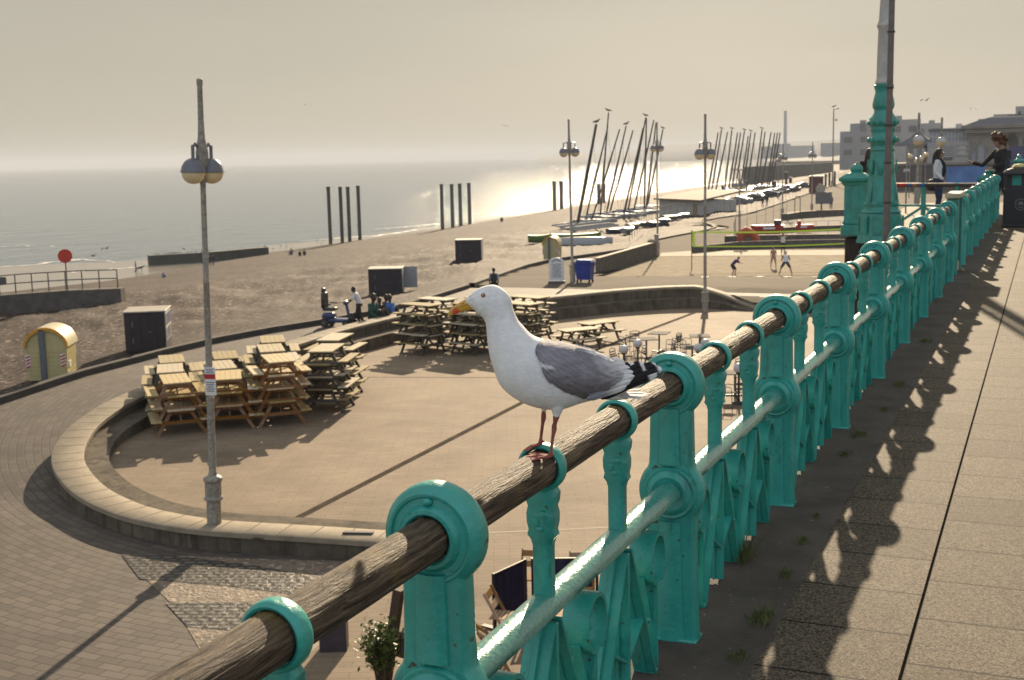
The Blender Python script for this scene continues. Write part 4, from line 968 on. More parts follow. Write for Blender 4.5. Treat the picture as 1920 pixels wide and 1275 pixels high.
def pillar(px,base,cappx,fin,label,wid,pier=False,tag_='domed_pillar'):
    P=at(px,base,0); r=empty(tag_,P,0,label,'pillar'); k=wid/1.0; Hc=hz(px,cappx,P); Hf=hz(px,fin,P)
    mb=MB(); mb.box((0,0,.10),(.62*k,.62*k,.24),bev=.02); mb.box((0,0,.26),(.56*k,.56*k,.10),bev=.03); mb.build('plinth',TEALF,r)
    mb=MB(); mb.box((0,0,(Hc-.12+.3)/2),(.50*k,.50*k,Hc-.4),bev=.015); mb.build('body',TEALF,r)
    for i in range(4):
        mb=MB(); mb.M=Matrix.Rotation(i*math.pi/2,4,'Z'); pts=[(math.cos(R(a))*.13*k,.62*Hc+math.sin(R(a))*.30*Hc*(1 if abs(math.sin(R(a)))<.9 else 1)) for a in range(0,360,15)]
        o=[(x,z) for x,z in pts]; n=len(o); ii=[(x*.86,(z-.62*Hc)*.92+.62*Hc) for x,z in o]; y=-.25*k
        g=[[Vector((x,y+.003,z)) for x,z in o],[Vector((x*.97,y-.014,z)) for x,z in o],[Vector((x,y-.014,z)) for x,z in ii],[Vector((x,y+.003,z)) for x,z in ii]]
        mb.grid(g,close=True); mb.build('oval_moulding',TEALF,r,smooth=40)
    mb=MB(); q=math.sqrt(2)
    mb.lathe([(.27*k*q,Hc-.16),(.29*k*q,Hc-.12),(.31*k*q,Hc-.09),(.36*k*q,Hc-.06),(.37*k*q,Hc-.01),(.35*k*q,Hc+.01),(.20*k*q,Hc+.09)],4); mb.build('cap',TEALF,r,smooth=20)
    mb=MB(); d=Hf-Hc; mb.lathe([(.17*k,Hc+.07),(.17*k,Hc+.10),(.13*k,Hc+.12),(.15*k,Hc+.15),(.145*k,Hc+.2),(.10*k,Hc+d*.82),(.03*k,Hc+d*.9),(.035*k,Hc+d*.95),(.0,Hc+d)],16); mb.build('finial',TEALF,r,smooth=40)
    if pier:
        mb=MB(); mb.box((.0,.02,-2.95),(.44*k,.44*k,5.8),bev=.03)
        for i in range(9): mb.box((0,-.2*k,-.35-.6*i),(.30*k,.06,.42),bev=.03)
        mb.build('iron_pier',mat('rusty_iron',(.028,.014,.012),.7,var=.6,scale=6,bump=.6,bscale=20,bdist=.02),r)
    return r
pillar(1604,440,333,304,'teal domed pillar with an oval moulding standing left of the tall ornate column',.86,True)
pillar(1853,402,334,315,'teal domed pillar where the straight railing ends',.80)
pillar(1909,333,301,288,'distant teal domed pillar at the far right edge above the litter bin',.9)
POLEM=mat('pole_brown',(.15,.125,.11),.5,var=.2)
P=at(1661,470,0); r=empty('slim_pole',P,0,'slim grey brown pole rising out of view in front of the ornate column','pole')
T=atd(1674,-60,math.hypot(P.x,P.y))-P
mb=MB(); n_=9; mb.tube([T*(i/n_) for i in range(n_+1)],[.062-.0015*i for i in range(n_+1)],14); mb.build('shaft',POLEM,r,smooth=40)
for py in (60,165,235,305,380):
    mb=MB(); k=(hz(1665,py,P))/T.z; mb.tube([T*(k-.003),T*(k+.003)],.067,14); mb.build('collar',DARKM,r)
# crossing rail with painted bands
A=at(1676,347,.95);B=at(1850,347,.95); d=(B-A); Lr=d.length; dn=d/Lr; r=empty('crossing_railing',Vector((A.x,A.y,0)),math.atan2(dn.y,dn.x),'railing across the promenade with rainbow painted bands on its handrail','railing')
cols=[((.42,.02,.015),0,.16),((.05,.09,.24),.16,.07),((.40,.15,.03),.23,.05),((.10,.10,.10),.28,.04),((.03,.08,.25),.32,.06)]
for c_,a_,w_ in [(c,a*Lr*.95,w*Lr*.95) for c,a,w in cols]:
    mb=MB(); mb.tube([(a_,0,.95),(a_+w_,0,.95)],.047,12); mb.build('painted_band',mat('band_%d'%int(a_*100),c_,.5),r,smooth=40)
mb=MB(); mb.tube([(.38*Lr*.95,0,.95),(Lr,0,.95)],.045,12); mb.build('handrail',mat('dark_wood',(.05,.035,.028),.6,var=.3),r,smooth=40)
for x in (.335*Lr,.70*Lr,.98*Lr):
    mb=MB(); mb.box((x,0,.5),(.09,.07,1.0),bev=.01); mb.build('post',TEALF,r)
mb=MB(); mb.box((Lr/2,0,.50),(Lr,.05,.05)); mb.build('lower_rail',TEALF,r)
for a,b in (((.02*Lr,0,.05),(.335*Lr,0,.48)),((.335*Lr,0,.48),(.66*Lr,0,.05)),((.36*Lr,0,.05),(.70*Lr,0,.48))):
    mb=MB(); mb.bar(a,b,.04,.05); mb.build('brace',TEALF,r)
# litter bin
P=at(1908,425,0); r=empty('litter_bin',P,va(1905)*.6,'black litter bin with a domed lid, teal sticker and round emblem','litter bin')
mb=MB(); mb.box((0,0,.43),(.62,.55,.86),bev=.03); mb.build('body',BLKP,r)
mb=MB(); mb.box((0,0,.03),(.66,.59,.06),bev=.02); mb.build('base',BLKP,r)
for s in(-1,1):
    for t_ in(-1,1): mb=MB(); mb.box((s*.27,t_*.235,1.0),(.07,.07,.30),bev=.01); mb.build('corner_post',BLKP,r)
mb=MB(); mb.box((0,.05,1.0),(.48,.36,.28)); mb.build('inner_box',DARKM,r)
mb=MB(); mb.lathe([(.46,1.13),(.475,1.16),(.46,1.20),(.36,1.25),(.2,1.29),(0,1.31)],4,squash=.9); mb.M=Matrix.Identity(4)
lid=mb.build('lid',BLKP,r,smooth=25); lid.data.transform(Matrix.Diagonal((1.0,.95,1,1)))
mb=MB(); mb.lathe([(.16,1.27),(.17,1.31),(.12,1.36),(0,1.38)],14); mb.build('ashtray',mat('ashtray_metal',(.5,.45,.25),.3,metal=1),r,smooth=30)
mb=MB(); mb.box((-.05,-.135,1.02),(.19,.01,.22),bev=.003); mb.build('sticker',mat('teal_sticker',(.02,.30,.25),.5),r)
mb=MB(); 
for k in range(24): a=2*math.pi*k/24; b=2*math.pi*(k+1)/24; mb.bar((.05+.12*math.cos(a),-.279,.50+.12*math.sin(a)),(.05+.12*math.cos(b),-.279,.50+.12*math.sin(b)),.006,.014)
mb.bar((-.06,-.279,.50),(.16,-.279,.50),.006,.012); mb.ell((.05,-.279,.53),(.05,.004,.035),10); mb.bar((-.0,-.279,.44),(.10,-.279,.44),.006,.02)
mb.build('emblem',mat('emblem_grey',(.16,.16,.17),.5),r)
# --- huts on the shingle
def frame_at(px,py,rz,name,label,cat,group=None): 
    P=ground(px,py); return empty(name,P+Vector((0,0,-.02)),va(px)+rz,label,cat,group),P
def kiosk(px0,px1,py,h_py,label,rz,deep,seed,pan=True):
    r,P=frame_at((px0+px1)/2,py,rz,'beach_kiosk',label,'kiosk','black storage boxes on the shingle'); u=1/ppm(P); W=(px1-px0)*u/math.cos(rz); H=(py-h_py)*u*1.01
    mb=MB(); mb.box((0,deep/2,H/2),(W,deep,H-.06),bev=.01)
    for i in range(5): mb.box((-W/2+W*(i+.5)/5,-.008,H/2),(W/5-.03,.02,H-.16))
    mb.build('body',BLKP2,r)
    mb=MB(); mb.box((0,deep/2,H),(W+.10,deep+.10,.05),bev=.01); mb.build('roof',mat('kiosk_roof',(.32,.29,.25),.6,var=.2),r)
    for zz in (.3,.7): mb=MB(); mb.box((-W*.30,-.025,H*zz),(.05,.03,.22),bev=.005); mb.box((W*.12,-.025,H*.5),(.14,.03,.07),bev=.005); mb.build('hinge',mat('galv_hinge',(.16,.16,.16),.5,metal=.5),r)
    if pan:
        fr=MB(); fr.box((W/2+.015,deep*.5,H*.62),(.03,deep*.94,H*.70)); f=fr.build('display_case',mat('case_white',(.5,.5,.5),.5),r)
        rr=random.Random(seed)
        for a in range(3):
            for b in range(2):
                mb=MB(); mb.box((W/2+.035,deep*(.2+.3*a),H*(.44+.34*b)),(.012,deep*.24,H*.28)); mb.build('display_panel',mat('display_%d'%rr.randint(0,3),[(.10,.14,.22),(.22,.20,.16),(.06,.10,.25),(.16,.16,.17)][rr.randint(0,3)],.35,var=.6,scale=5),f)
    return r,W,H,deep
kiosk(238,311,660,584,'black beach box with glazed display panels beside the near yellow hut',R(-8),1.7,3)
r,W,H,D_=kiosk(692,754,554,504,'black beach box with an open pale door behind the group of people',R(-6),1.5,5,False)
mb=MB(); mb.box((W/2+.02,D_*.35,H*.58),(.03,D_*.6,H*.72)); mb.build('side_panel',mat('pale_board',(.30,.31,.33),.6),r)
mb=MB(); mb.box((W/2+.38,D_*.9,H*.60),(.75,.05,H*.80)); mb.build('door',mat('pale_board',(.30,.31,.33),.6),r)
r,W,H,D_=kiosk(854,902,490,450,'black beach box standing alone high on the shingle',R(-6),1.5,9,False)
mb=MB(); mb.box((W/2+.02,D_*.5,H*.55),(.03,D_*.8,H*.85)); mb.build('door',mat('pale_board',(.30,.31,.33),.6),r)
YEL=mat('yellow_grp',(.42,.36,.16),.45,var=.1,scale=2,coat=.2,col2=(.50,.44,.21)); ORG=mat('orange_trim',(.55,.27,.02),.5); CRM=mat('cream_lid',(.60,.54,.36),.35,var=.1)
def yhut(px0,px1,py,topy,label,rz):
    r,P=frame_at((px0+px1)/2,py,rz,'yellow_hut',label,'storage hut','yellow domed huts on the shingle'); u=1/ppm(P); W=(px1-px0)*u; H=(py-topy)*u; D_=W*.95; hw=H*.62
    arc=lambda w:[(w/2*math.cos(R(a)),hw+(H-hw)*math.sin(R(a))) for a in range(0,181,12)]
    mb=MB(); o=[(-W*.44,0),(W*.44,0)]+arc(W*.96); mb.prism(o,0,D_)
    for i in range(7): mb.box((0,-.006,hw*(i+.5)/7),(W*.86,.014,hw/7-.03)); mb.box((W*.452,D_/2,hw*(i+.5)/7),(.014,D_*.9,hw/7-.03))
    mb.build('body',YEL,r,smooth=30)
    mb=MB(); a1=arc(W*1.04);a2=arc(W*.96); 
    g=[[Vector((x,y,z+.03)) for x,z in a1] for y in (-.06,D_+.06)]; g2=[[Vector((x,y,z-.0)) for x,z in a2] for y in (D_+.05,-.05)]; mb.grid(g+g2+[g[0]]); mb.build('lid',CRM,r,smooth=30)
    mb=MB(); g=[[Vector((x,-.085,z+.035)) for x,z in a1],[Vector((x,-.02,z+.04)) for x,z in a1]]; g3=[[Vector((x*.90,-.085,(z-hw)*.88+hw)) for x,z in a1]]; mb.grid(g3+g); mb.build('rim',ORG,r,smooth=30)
    mb=MB(); mb.box((-W*.08,-.05,H*.5),(W*.14,.07,H*.98),bev=.01); mb.build('bar',mat('steel_grey',(.13,.14,.16),.45,metal=.3),r)
    for s_,yy,xx in ((-1,-.02,-W*.43),(1,-.02,W*.38)):
        mb=MB()
        for i in range(4): mb.bar((xx-.07,yy-.004,hw*.42+.11*i),(xx+.07,yy-.004,hw*.42+.07+.11*i),.012,.05)
        mb.build('chevron',REDE,r); mb=MB(); mb.box((xx,yy+.006,hw*.62),(.16,.012,.42)); mb.build('chevron_plate',WHT,r)
    mb=MB(); mb.box((W*.46,D_*.3,hw*.85),(.03,D_*.28,.22)); mb.build('vent',DARKM,r); mb=MB(); mb.box((W*.465,D_*.3,hw*.45),(.02,D_*.22,.22)); mb.build('small_sign',WHT,r)
yhut(52,130,712,614,'near yellow domed hut with orange rim beside the beach kerb',R(-14)); yhut(1017,1048,486,444,'far yellow domed hut behind the white notice board',R(-14))
# --- notice board and blue bin
P=ground(1044,531); r=empty('notice_board',P,va(1044),'white freestanding pavement notice board left of the blue bin','notice board'); u=1/ppm(P); H=48*u;W=28*u
mb=MB(); mb.prism([(-W/2,.15),(W/2,.15),(W/2,H*.88),(W*.3,H*.98),(0,H),(-W*.3,H*.98),(-W/2,H*.88)],-.04,.04); mb.build('panel',WHT,r)
mb=MB(); mb.box((0,0,.07),(W*1.15,.5,.14),bev=.04); mb.build('base',mat('steel_grey',(.13,.14,.16),.45),r)
mb=MB(); 
for k in range(7):
    a=R(30+20*k);b=R(50+20*k); mb.bar((.30*W*math.cos(a),-.045,H*.80+.2*W*math.sin(a)),(.30*W*math.cos(b),-.045,H*.80+.2*W*math.sin(b)),.006,.05)
for i in range(11): mb.box((0,-.045,H*.74-i*.07),(W*(.7-.12*((i*7)%3)),.006,.022))
mb.build('lettering',INK,r)
P=ground(1097,530); r=empty('wheelie_bin',P,va(1097)+R(-22),'blue four-wheeled waste bin standing on the path behind the gull','waste bin'); u=1/ppm(P); W=33*u;H=44*u
BLU=mat('blue_plastic',(.012,.035,.26),.45,var=.15,scale=4,coat=.2)
mb=MB(); g=[[Vector((sx*W/2*k,sy*W*.36*k,z)) for sx,sy in((-1,-1),(1,-1),(1,1),(-1,1))] for k,z in ((.78,.14*H),(.84,.3*H),(.97,.80*H),(1.06,.82*H),(1.06,.86*H))]; mb.grid(g,close=True); mb.add(g[0],[(3,2,1,0)]); mb.add(g[-1],[(0,1,2,3)]); mb.build('body',BLU,r,smooth=25)
mb=MB(); mb.box((0,0,.90*H),(W*1.08,W*.78,.06*H),bev=.03); mb.box((0,.05,.95*H),(W*.95,W*.62,.07*H),bev=.06); mb.build('lid',BLU,r)
for sx in(-1,1):
    for sy in(-1,1): mb=MB(); mb.tube([(sx*W*.36-.03,sy*W*.26,.09),(sx*W*.36+.03,sy*W*.26,.09)],.09,12); mb.build('wheel',BLKP,r)
    mb=MB(); mb.bar((sx*W*.56,-.2,.80*H),(sx*W*.56,.2,.80*H),.05,.08); mb.build('lifting_lug',BLU,r)
# --- round red sign & jetty
JZ=-5.35
CN=[(-240,575),(-100,564),(0,554),(120,545),(226,541)]
line=[at(x,y,JZ) for x,y in CN]
mb=MB(); ln=smooth_line(line,40,1)
mb.grid([[Vector((p.x,p.y,-9.5)),Vector((p.x,p.y,JZ)),Vector((p.x-.35,p.y+.8,JZ)),Vector((p.x-.35,p.y+.8,-9.5))] for p in ln]); 
mb.add([Vector((ln[-1].x,ln[-1].y,-9.5)),Vector((ln[-1].x,ln[-1].y,JZ)),Vector((ln[-1].x-.35,ln[-1].y+.8,JZ)),Vector((ln[-1].x-.35,ln[-1].y+.8,-9.5))],[(0,1,2,3)])
j=mb.build('jetty',MDC); tag(j,'low dark concrete jetty with a railing at the left edge of the beach','jetty')
r=empty('jetty_railing',(0,0,0),0,'rusty tube railing along the top of the concrete jetty','railing'); RUST=mat('rusty_tube',(.10,.085,.075),.7,var=.4)
ps=[at_f(x,y,lambda P:JZ) for x,y in ((-120,565),(-60,559),(0,553),(30,550),(61,547.5),(92,545.5),(124,543.5),(155,542),(187,541),(221,540))]
ps=[Vector((p.x,p.y,JZ)) for p in ps]
for p in ps: mb=MB(); mb.tube([p,p+Vector((0,0,1.08))],.035,6); mb.build('post',RUST,r)
for z in (1.08,.58): mb=MB(); mb.tube([p+Vector((0,0,z)) for p in ps],.032,6); mb.build('rail',RUST,r)
mb=MB(); mb.M=Matrix.Translation(ps[2]); mb.box((.2,-.05,.82),(.8,.04,.42)); o=mb.build('small_plate',mat('plate_dark',(.07,.07,.075),.6),r)
P=ps[6]+Vector((.3,-.2,0)); r=empty('round_sign',P,va(124),'round red sign on a thin pole at the jetty railing','sign'); H=hz(124,480,P)-P.z
mb=MB(); mb.tube([(0,.03,0),(0,.03,H)],.035,8); mb.build('pole',RUST,r)
mb=MB(); mb.lathe([(0,-.02),(.38,-.02),(.40,0),(.38,.02),(0,.02)],28,(0,0,H),'Y'); mb.build('disc',mat('sign_red',(.55,.035,.012),.45,var=.08),r,smooth=30)
mb=MB(); mb.tube([(0,-.028,H-.3),(0,-.028,H+.1)],.02,6); mb.build('bar',REDE,r)
# ================================================================ PICNIC TABLES
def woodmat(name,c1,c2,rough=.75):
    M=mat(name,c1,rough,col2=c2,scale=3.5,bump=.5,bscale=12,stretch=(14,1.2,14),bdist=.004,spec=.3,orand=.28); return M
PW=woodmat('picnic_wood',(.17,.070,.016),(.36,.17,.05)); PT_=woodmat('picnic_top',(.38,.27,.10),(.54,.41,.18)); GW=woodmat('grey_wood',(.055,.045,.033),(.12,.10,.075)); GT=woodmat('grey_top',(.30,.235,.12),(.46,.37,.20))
def table_meshes(TM,WM):
    out=[]; L_=1.60
    mb=MB()
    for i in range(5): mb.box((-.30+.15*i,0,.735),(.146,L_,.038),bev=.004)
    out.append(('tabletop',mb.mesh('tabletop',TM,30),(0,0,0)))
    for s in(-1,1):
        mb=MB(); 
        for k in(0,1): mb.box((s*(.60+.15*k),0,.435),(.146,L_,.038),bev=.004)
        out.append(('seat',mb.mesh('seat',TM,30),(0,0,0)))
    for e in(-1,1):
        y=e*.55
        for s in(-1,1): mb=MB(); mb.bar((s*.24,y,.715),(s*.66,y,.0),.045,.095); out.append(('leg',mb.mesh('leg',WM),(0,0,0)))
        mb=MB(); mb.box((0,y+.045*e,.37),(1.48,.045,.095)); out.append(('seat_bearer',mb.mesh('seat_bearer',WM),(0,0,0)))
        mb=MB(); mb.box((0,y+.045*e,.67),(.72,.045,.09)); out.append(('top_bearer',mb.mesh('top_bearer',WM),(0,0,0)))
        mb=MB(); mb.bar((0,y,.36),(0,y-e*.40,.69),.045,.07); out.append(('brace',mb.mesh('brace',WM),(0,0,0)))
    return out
TMW=table_meshes(PT_,PW); TMG=table_meshes(GT,GW)
def table(loc,rz,label,group,M=TMW,s=1.0):
    r=empty('picnic_table',loc,rz,label,'picnic table',group,s=s)
    for n,me,l in M: o=link(n,me,r)
    return r
rr=random.Random(5)
PITCHZ=.385
def stack(px,py,n,ang,desc,group,M,s=1.0,z=FL):
    P=at(px,py,z); base=va(px)+ang
    lv={1:['the single'],2:['lower','upper'],3:['bottom','middle','top'],4:['bottom','second lowest','third','top'],5:['bottom','second','third','fourth','top']}[n]
    for k in range(n):
        jit=rr.uniform(-.03,.03); q=Vector((math.cos(base),math.sin(base),0))*rr.uniform(-.05,.05)
        table(P+q+Vector((0,0,k*PITCHZ*s+(.0 if k==0 else .0))),base+jit+(math.pi if k%2 else 0)*0,('%s table %s'%(lv[k],desc)).replace('the single table','table') if n>1 else 'picnic table '+desc,group,M,s)
G1='picnic tables stacked by the left curved wall'
base=at(440,812,FL); a0=va(440)+R(4); ux=Vector((math.cos(a0),math.sin(a0),0)); uy=Vector((-math.sin(a0),math.cos(a0),0))
def st_at(dx,dy,n,ang,desc,group,M,b=base):
    P=b+ux*dx+uy*dy
    lv={2:['lower','upper'],3:['bottom','middle','top'],4:['bottom','second lowest','second highest','top'],5:['bottom','second','third','fourth','top']}[n]
    for k in range(n):
        q=ux*rr.uniform(-.05,.05)+uy*rr.uniform(-.06,.06)
        table(P+q+Vector((0,0,k*PITCHZ)),a0+ang+rr.uniform(-.03,.03),'%s table of the %s'%(lv[k],desc),group,M)
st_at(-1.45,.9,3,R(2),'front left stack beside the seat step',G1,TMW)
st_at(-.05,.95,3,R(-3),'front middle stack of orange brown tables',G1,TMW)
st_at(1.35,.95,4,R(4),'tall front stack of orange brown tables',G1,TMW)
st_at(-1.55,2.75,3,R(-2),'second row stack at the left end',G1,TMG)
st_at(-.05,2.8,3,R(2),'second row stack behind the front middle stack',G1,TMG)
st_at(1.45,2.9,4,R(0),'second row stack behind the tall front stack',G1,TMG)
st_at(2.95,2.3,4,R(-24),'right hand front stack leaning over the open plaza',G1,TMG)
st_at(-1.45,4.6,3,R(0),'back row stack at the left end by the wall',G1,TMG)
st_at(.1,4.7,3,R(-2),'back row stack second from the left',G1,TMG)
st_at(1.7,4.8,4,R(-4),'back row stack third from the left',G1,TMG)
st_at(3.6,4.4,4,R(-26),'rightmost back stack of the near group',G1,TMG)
G2='picnic tables stacked behind the gull'
base2=at(850,664,FL); a0=va(850)+R(58); ux=Vector((math.cos(va(850)),math.sin(va(850)),0)); uy=Vector((-ux.y,ux.x,0))
a0=va(850)
for dx,dy,n,ang,d in ((-1.2,.6,4,R(48),'front left stack of the group behind the gull bill'),(.75,.3,4,R(48),'front middle stack of the group behind the gull bill'),(2.6,.1,4,R(46),'front right stack of the group hidden by the gull neck'),(-.6,2.5,4,R(50),'back left stack of the group behind the gull bill'),(1.3,2.3,4,R(47),'back middle stack of the group behind the gull bill'),(3.1,2.2,4,R(47),'back right stack showing past the gull nape')):
    st_at(dx,dy,n,ang,d,G2,TMG,base2)
table(at(1086,652,FL),va(1086)-R(58),'single picnic table left of the pair just behind the gull back','two loose picnic tables',TMG)
table(at(1122,638,FL),va(1122)-R(50),'single picnic table right of the pair just behind the gull back','two loose picnic tables',TMG)
# ================================================================ CAFE TABLES AND CHAIRS
STL=mat('brushed_steel',(.11,.105,.10),.85,metal=0,var=.2,spec=.15)
def cafe_table(px,py,label):
    P=at(px,py,FL); r=empty('cafe_table',P,va(px)+rr.uniform(-.4,.4),label,'cafe table','metal cafe tables on the plaza')
    mb=MB(); mb.box((0,0,.73),(.75,.75,.03),bev=.01); mb.build('tabletop',STL,r)
    mb=MB(); mb.tube([(0,0,.02),(0,0,.72)],.035,8); mb.build('column',DARKM,r)
    mb=MB(); mb.bar((-.28,0,.03),(.28,0,.03),.05,.04); mb.bar((0,-.28,.033),(0,.28,.033),.05,.04); mb.build('base',DARKM,r); return r
def chair_parts():
    out=[]
    mb=MB(); mb.lathe([(0,.445),(.21,.445),(.215,.46),(.20,.47),(0,.465)],14); out.append(('seat',mb.mesh('seat',STL,40)))
    for sx in(-1,1):
        mb=MB(); mb.tube([(sx*.20,-.19,0),(sx*.20,-.17,.45),(sx*.21,-.15,.64),(sx*.21,.12,.66),(sx*.20,.20,.60)],.013,6); out.append(('arm_leg',mb.mesh('arm_leg',STL,40)))
        mb=MB(); mb.tube([(sx*.19,.24,0),(sx*.18,.19,.45),(sx*.19,.25,.82)],.013,6); out.append(('back_leg',mb.mesh('back_leg',STL,40)))
    mb=MB(); mb.tube([(-.19,.25,.82),(0,.29,.86),(.19,.25,.82)],.013,6)
    for z in (.56,.65,.74): mb.box((0,.235+(z-.5)*.1,z),(.36,.012,.045))
    out.append(('backrest',mb.mesh('backrest',STL,40))); return out
CP=chair_parts()
def cafe_chair(px,py,a,label):
    r=empty('cafe_chair',at(px,py,FL),va(px)+a,label,'chair','metal cafe chairs on the plaza')
    for n,me in CP: link(n,me,r)
def ball_post(px,py,ty,label):
    P=at(px,py,FL); r=empty('post_lantern',P,0,label,'lantern','white globes on dark poles between the cafe tables'); H=hz(px,ty,P)-P.z
    mb=MB(); mb.lathe([(.2,0),(.2,.05),(.04,.08),(.035,H-.2),(.08,H-.16),(.10,H-.12)],10); mb.build('pole',DARKM,r,smooth=35)
    mb=MB(); mb.ell((0,0,H),(.17,.17,.15),14); mb.build('globe',mat('globe_white',(.55,.55,.58),.4,var=.1),r,smooth=60)
cafe_table(1212,672,'leftmost metal cafe table behind the gull tail'); cafe_table(1236,660,'second metal cafe table right of the gull tail'); cafe_table(1298,690,'metal cafe table seen above the second big green disc'); cafe_table(1312,666,'metal cafe table behind the pair of white globes'); cafe_table(1378,742,'metal cafe table seen between green balusters')
for i,(px,py,a) in enumerate(((1160,700,60),(1175,672,130),(1196,694,-70),(1228,700,-100),(1250,690,-110),(1186,660,200),(1262,668,-120),(1284,668,60),(1330,690,-90),(1366,764,70),(1392,748,-80),(1390,718,180),(1276,684,80))):
    cafe_chair(px,py,R(a),['steel chair nearest the gull tail','steel chair left of the first globe post','steel chair under the two globe posts','steel chair in front of the table right of the gull tail','steel chair against the left edge of the second green disc','steel chair furthest back by the first cafe table','slatted steel chair at the right end of the left cafe group','steel chair left of the middle cafe table','steel chair right of the middle cafe table','nearest steel chair seen through the balusters','steel chair seen through the railing beside a baluster','steel chair behind the railing facing away','steel chair above the top of the second green disc'][i])
for px,py,ty,l in ((1170,702,655,'white globe on a post nearest the gull tail'),(1196,694,644,'white globe on a post just above the gull wing tips'),(1322,676,643,'white globe on a post right above the second big disc'),(1309,694,652,'lower white globe on a post beside the small collar'),(1385,757,690,'white globe on a post seen between two balusters')): ball_post(px,py,ty,l)
# ================================================================ LOWER TERRACE UNDER THE RAILING
TR=FL
NAVY=mat('navy_canvas',(.010,.008,.05),.7,var=.4,scale=3,stretch=(6,6,.6),bump=.3,bscale=8,bdist=.02)
def windbreak(a,b,top,label):
    A=at(*a,TR);B=at(*b,TR); d=(B-A); L_=d.length; r=empty('windbreak',A,math.atan2(d.y,d.x),label,'windbreak','navy windbreak panels on the lower terrace'); H=top
    mb=MB(); n=14; g=[[Vector((.05+(L_-.1)*i/n,.012*math.sin(i*1.7),z)) for z in (.12,.5,H-.04)] for i in range(n+1)]; mb.grid(g); mb.grid([[p+Vector((0,.006,0)) for p in q][::-1] for q in g]); mb.build('canvas',NAVY,r,smooth=60)
    for x in (.0,L_): mb=MB(); mb.box((x,0,H/2),(.045,.045,H)); mb.box((x,0,.015),(.10,.5,.03)); mb.build('pole',BLKP,r)
    mb=MB(); mb.box((L_/2,0,H-.02),(L_,.03,.03)); mb.build('top_bar',BLKP,r)
WH=hz(985,1050,at(990,1152,TR))-TR
windbreak((928,1180),(986,1150),WH,'left navy windbreak panel turned towards the path'); windbreak((1000,1148),(1120,1146),WH,'middle navy windbreak panel seen behind the balusters'); windbreak((1130,1146),(1195,1145),WH,'right navy windbreak panel seen behind the lower rail')
mb=MB(); A=at(1170,1146,TR); r=empty('low_fence',A,va(1180),'thin black fence with spaced bars on the lower terrace','fence')
mb.box((.5,0,WH-.03),(1.6,.03,.03)); mb.build('top_bar',BLKP,r)
for x in (-.2,.2,.6,1.0,1.3): mb=MB(); mb.box((x,0,WH/2),(.04,.03,WH)); mb.build('bar',BLKP,r)
CHW=woodmat('folding_wood',(.26,.135,.045),(.40,.23,.09))
def fold_chair(px,py,a,label):
    r=empty('folding_chair',at(px,py,TR),a,label,'folding chair','wooden folding chairs on the lower terrace')
    for s in(-1,1):
        mb=MB(); mb.bar((s*.20,-.22,0),(s*.20,.24,.86),.022,.045); mb.build('frame_rail',CHW,r)
        mb=MB(); mb.bar((s*.17,.24,0),(s*.17,-.20,.46),.022,.04); mb.build('leg',CHW,r)
    for z,y in ((.80,.205),(.64,.125)): mb=MB(); mb.box((0,y,z),(.40,.02,.10),rx=R(-28)); mb.build('back_slat',CHW,r)
    mb=MB(); [mb.box((0,-.18+.065*i,.455),(.38,.05,.016)) for i in range(6)]; mb.build('seat',CHW,r)
fold_chair(944,1206,va(944)+R(75),'wooden folding chair leaning in front of the left windbreak'); fold_chair(925,1270,va(925)+R(120),'wooden folding chair lowest in the gap right of the big post')
fold_chair(1093,1185,va(1093)+R(10),'wooden folding chair seen under the lower rail with its back up'); fold_chair(1000,1130,va(1000)+R(-8),'wooden folding chair behind the gap between the navy panels'); fold_chair(1092,1135,va(1090),'wooden folding chair against the middle navy panel')
P=at(1092,1232,TR); r=empty('wooden_table',P,va(1092),'wooden slatted table partly hidden by the lower rail','table')
mb=MB(); [mb.box((0,-.30+.1*i,.72),(1.0,.09,.025)) for i in range(7)]; mb.build('tabletop',CHW,r)
for sx in(-1,1):
    for sy in(-1,1): mb=MB(); mb.box((sx*.42,sy*.26,.36),(.05,.05,.70)); mb.build('leg',CHW,r)
P=at(629,1256,-6.05); r=empty('bollard_post',P,va(629)+R(-8),'square dark post standing alone below the handrail','post'); H=hz(629,1150,P)-P.z
mb=MB(); mb.box((0,0,H/2),(.42,.3,H),bev=.015); mb.box((0,0,H),(.45,.33,.04),bev=.01); mb.box((0,0,.03),(.46,.34,.06)); mb.build('body',mat('dark_slate',(.045,.035,.045),.6,var=.3),r)
# leaning timber & tree stump post
P=at(722,1290,TR); T=at(745,1105,TR); r=empty('leaning_timber',P,0,'leaning brown timber behind the shrub at the big post','timber')
top=Vector((atd(748,1105,math.hypot(P.x,P.y))))-P
mb=MB(); mb.bar((0,0,0),top,.13,.13); mb.build('beam',woodmat('old_timber',(.06,.035,.025),(.12,.08,.06)),r)
mb=MB(); mb.bar(top*.35+Vector((.25,0,0)),top*.6+Vector((.25,0,0)),.2,.2); mb.build('cross_piece',woodmat('old_timber',(0,0,0),(0,0,0)),r)
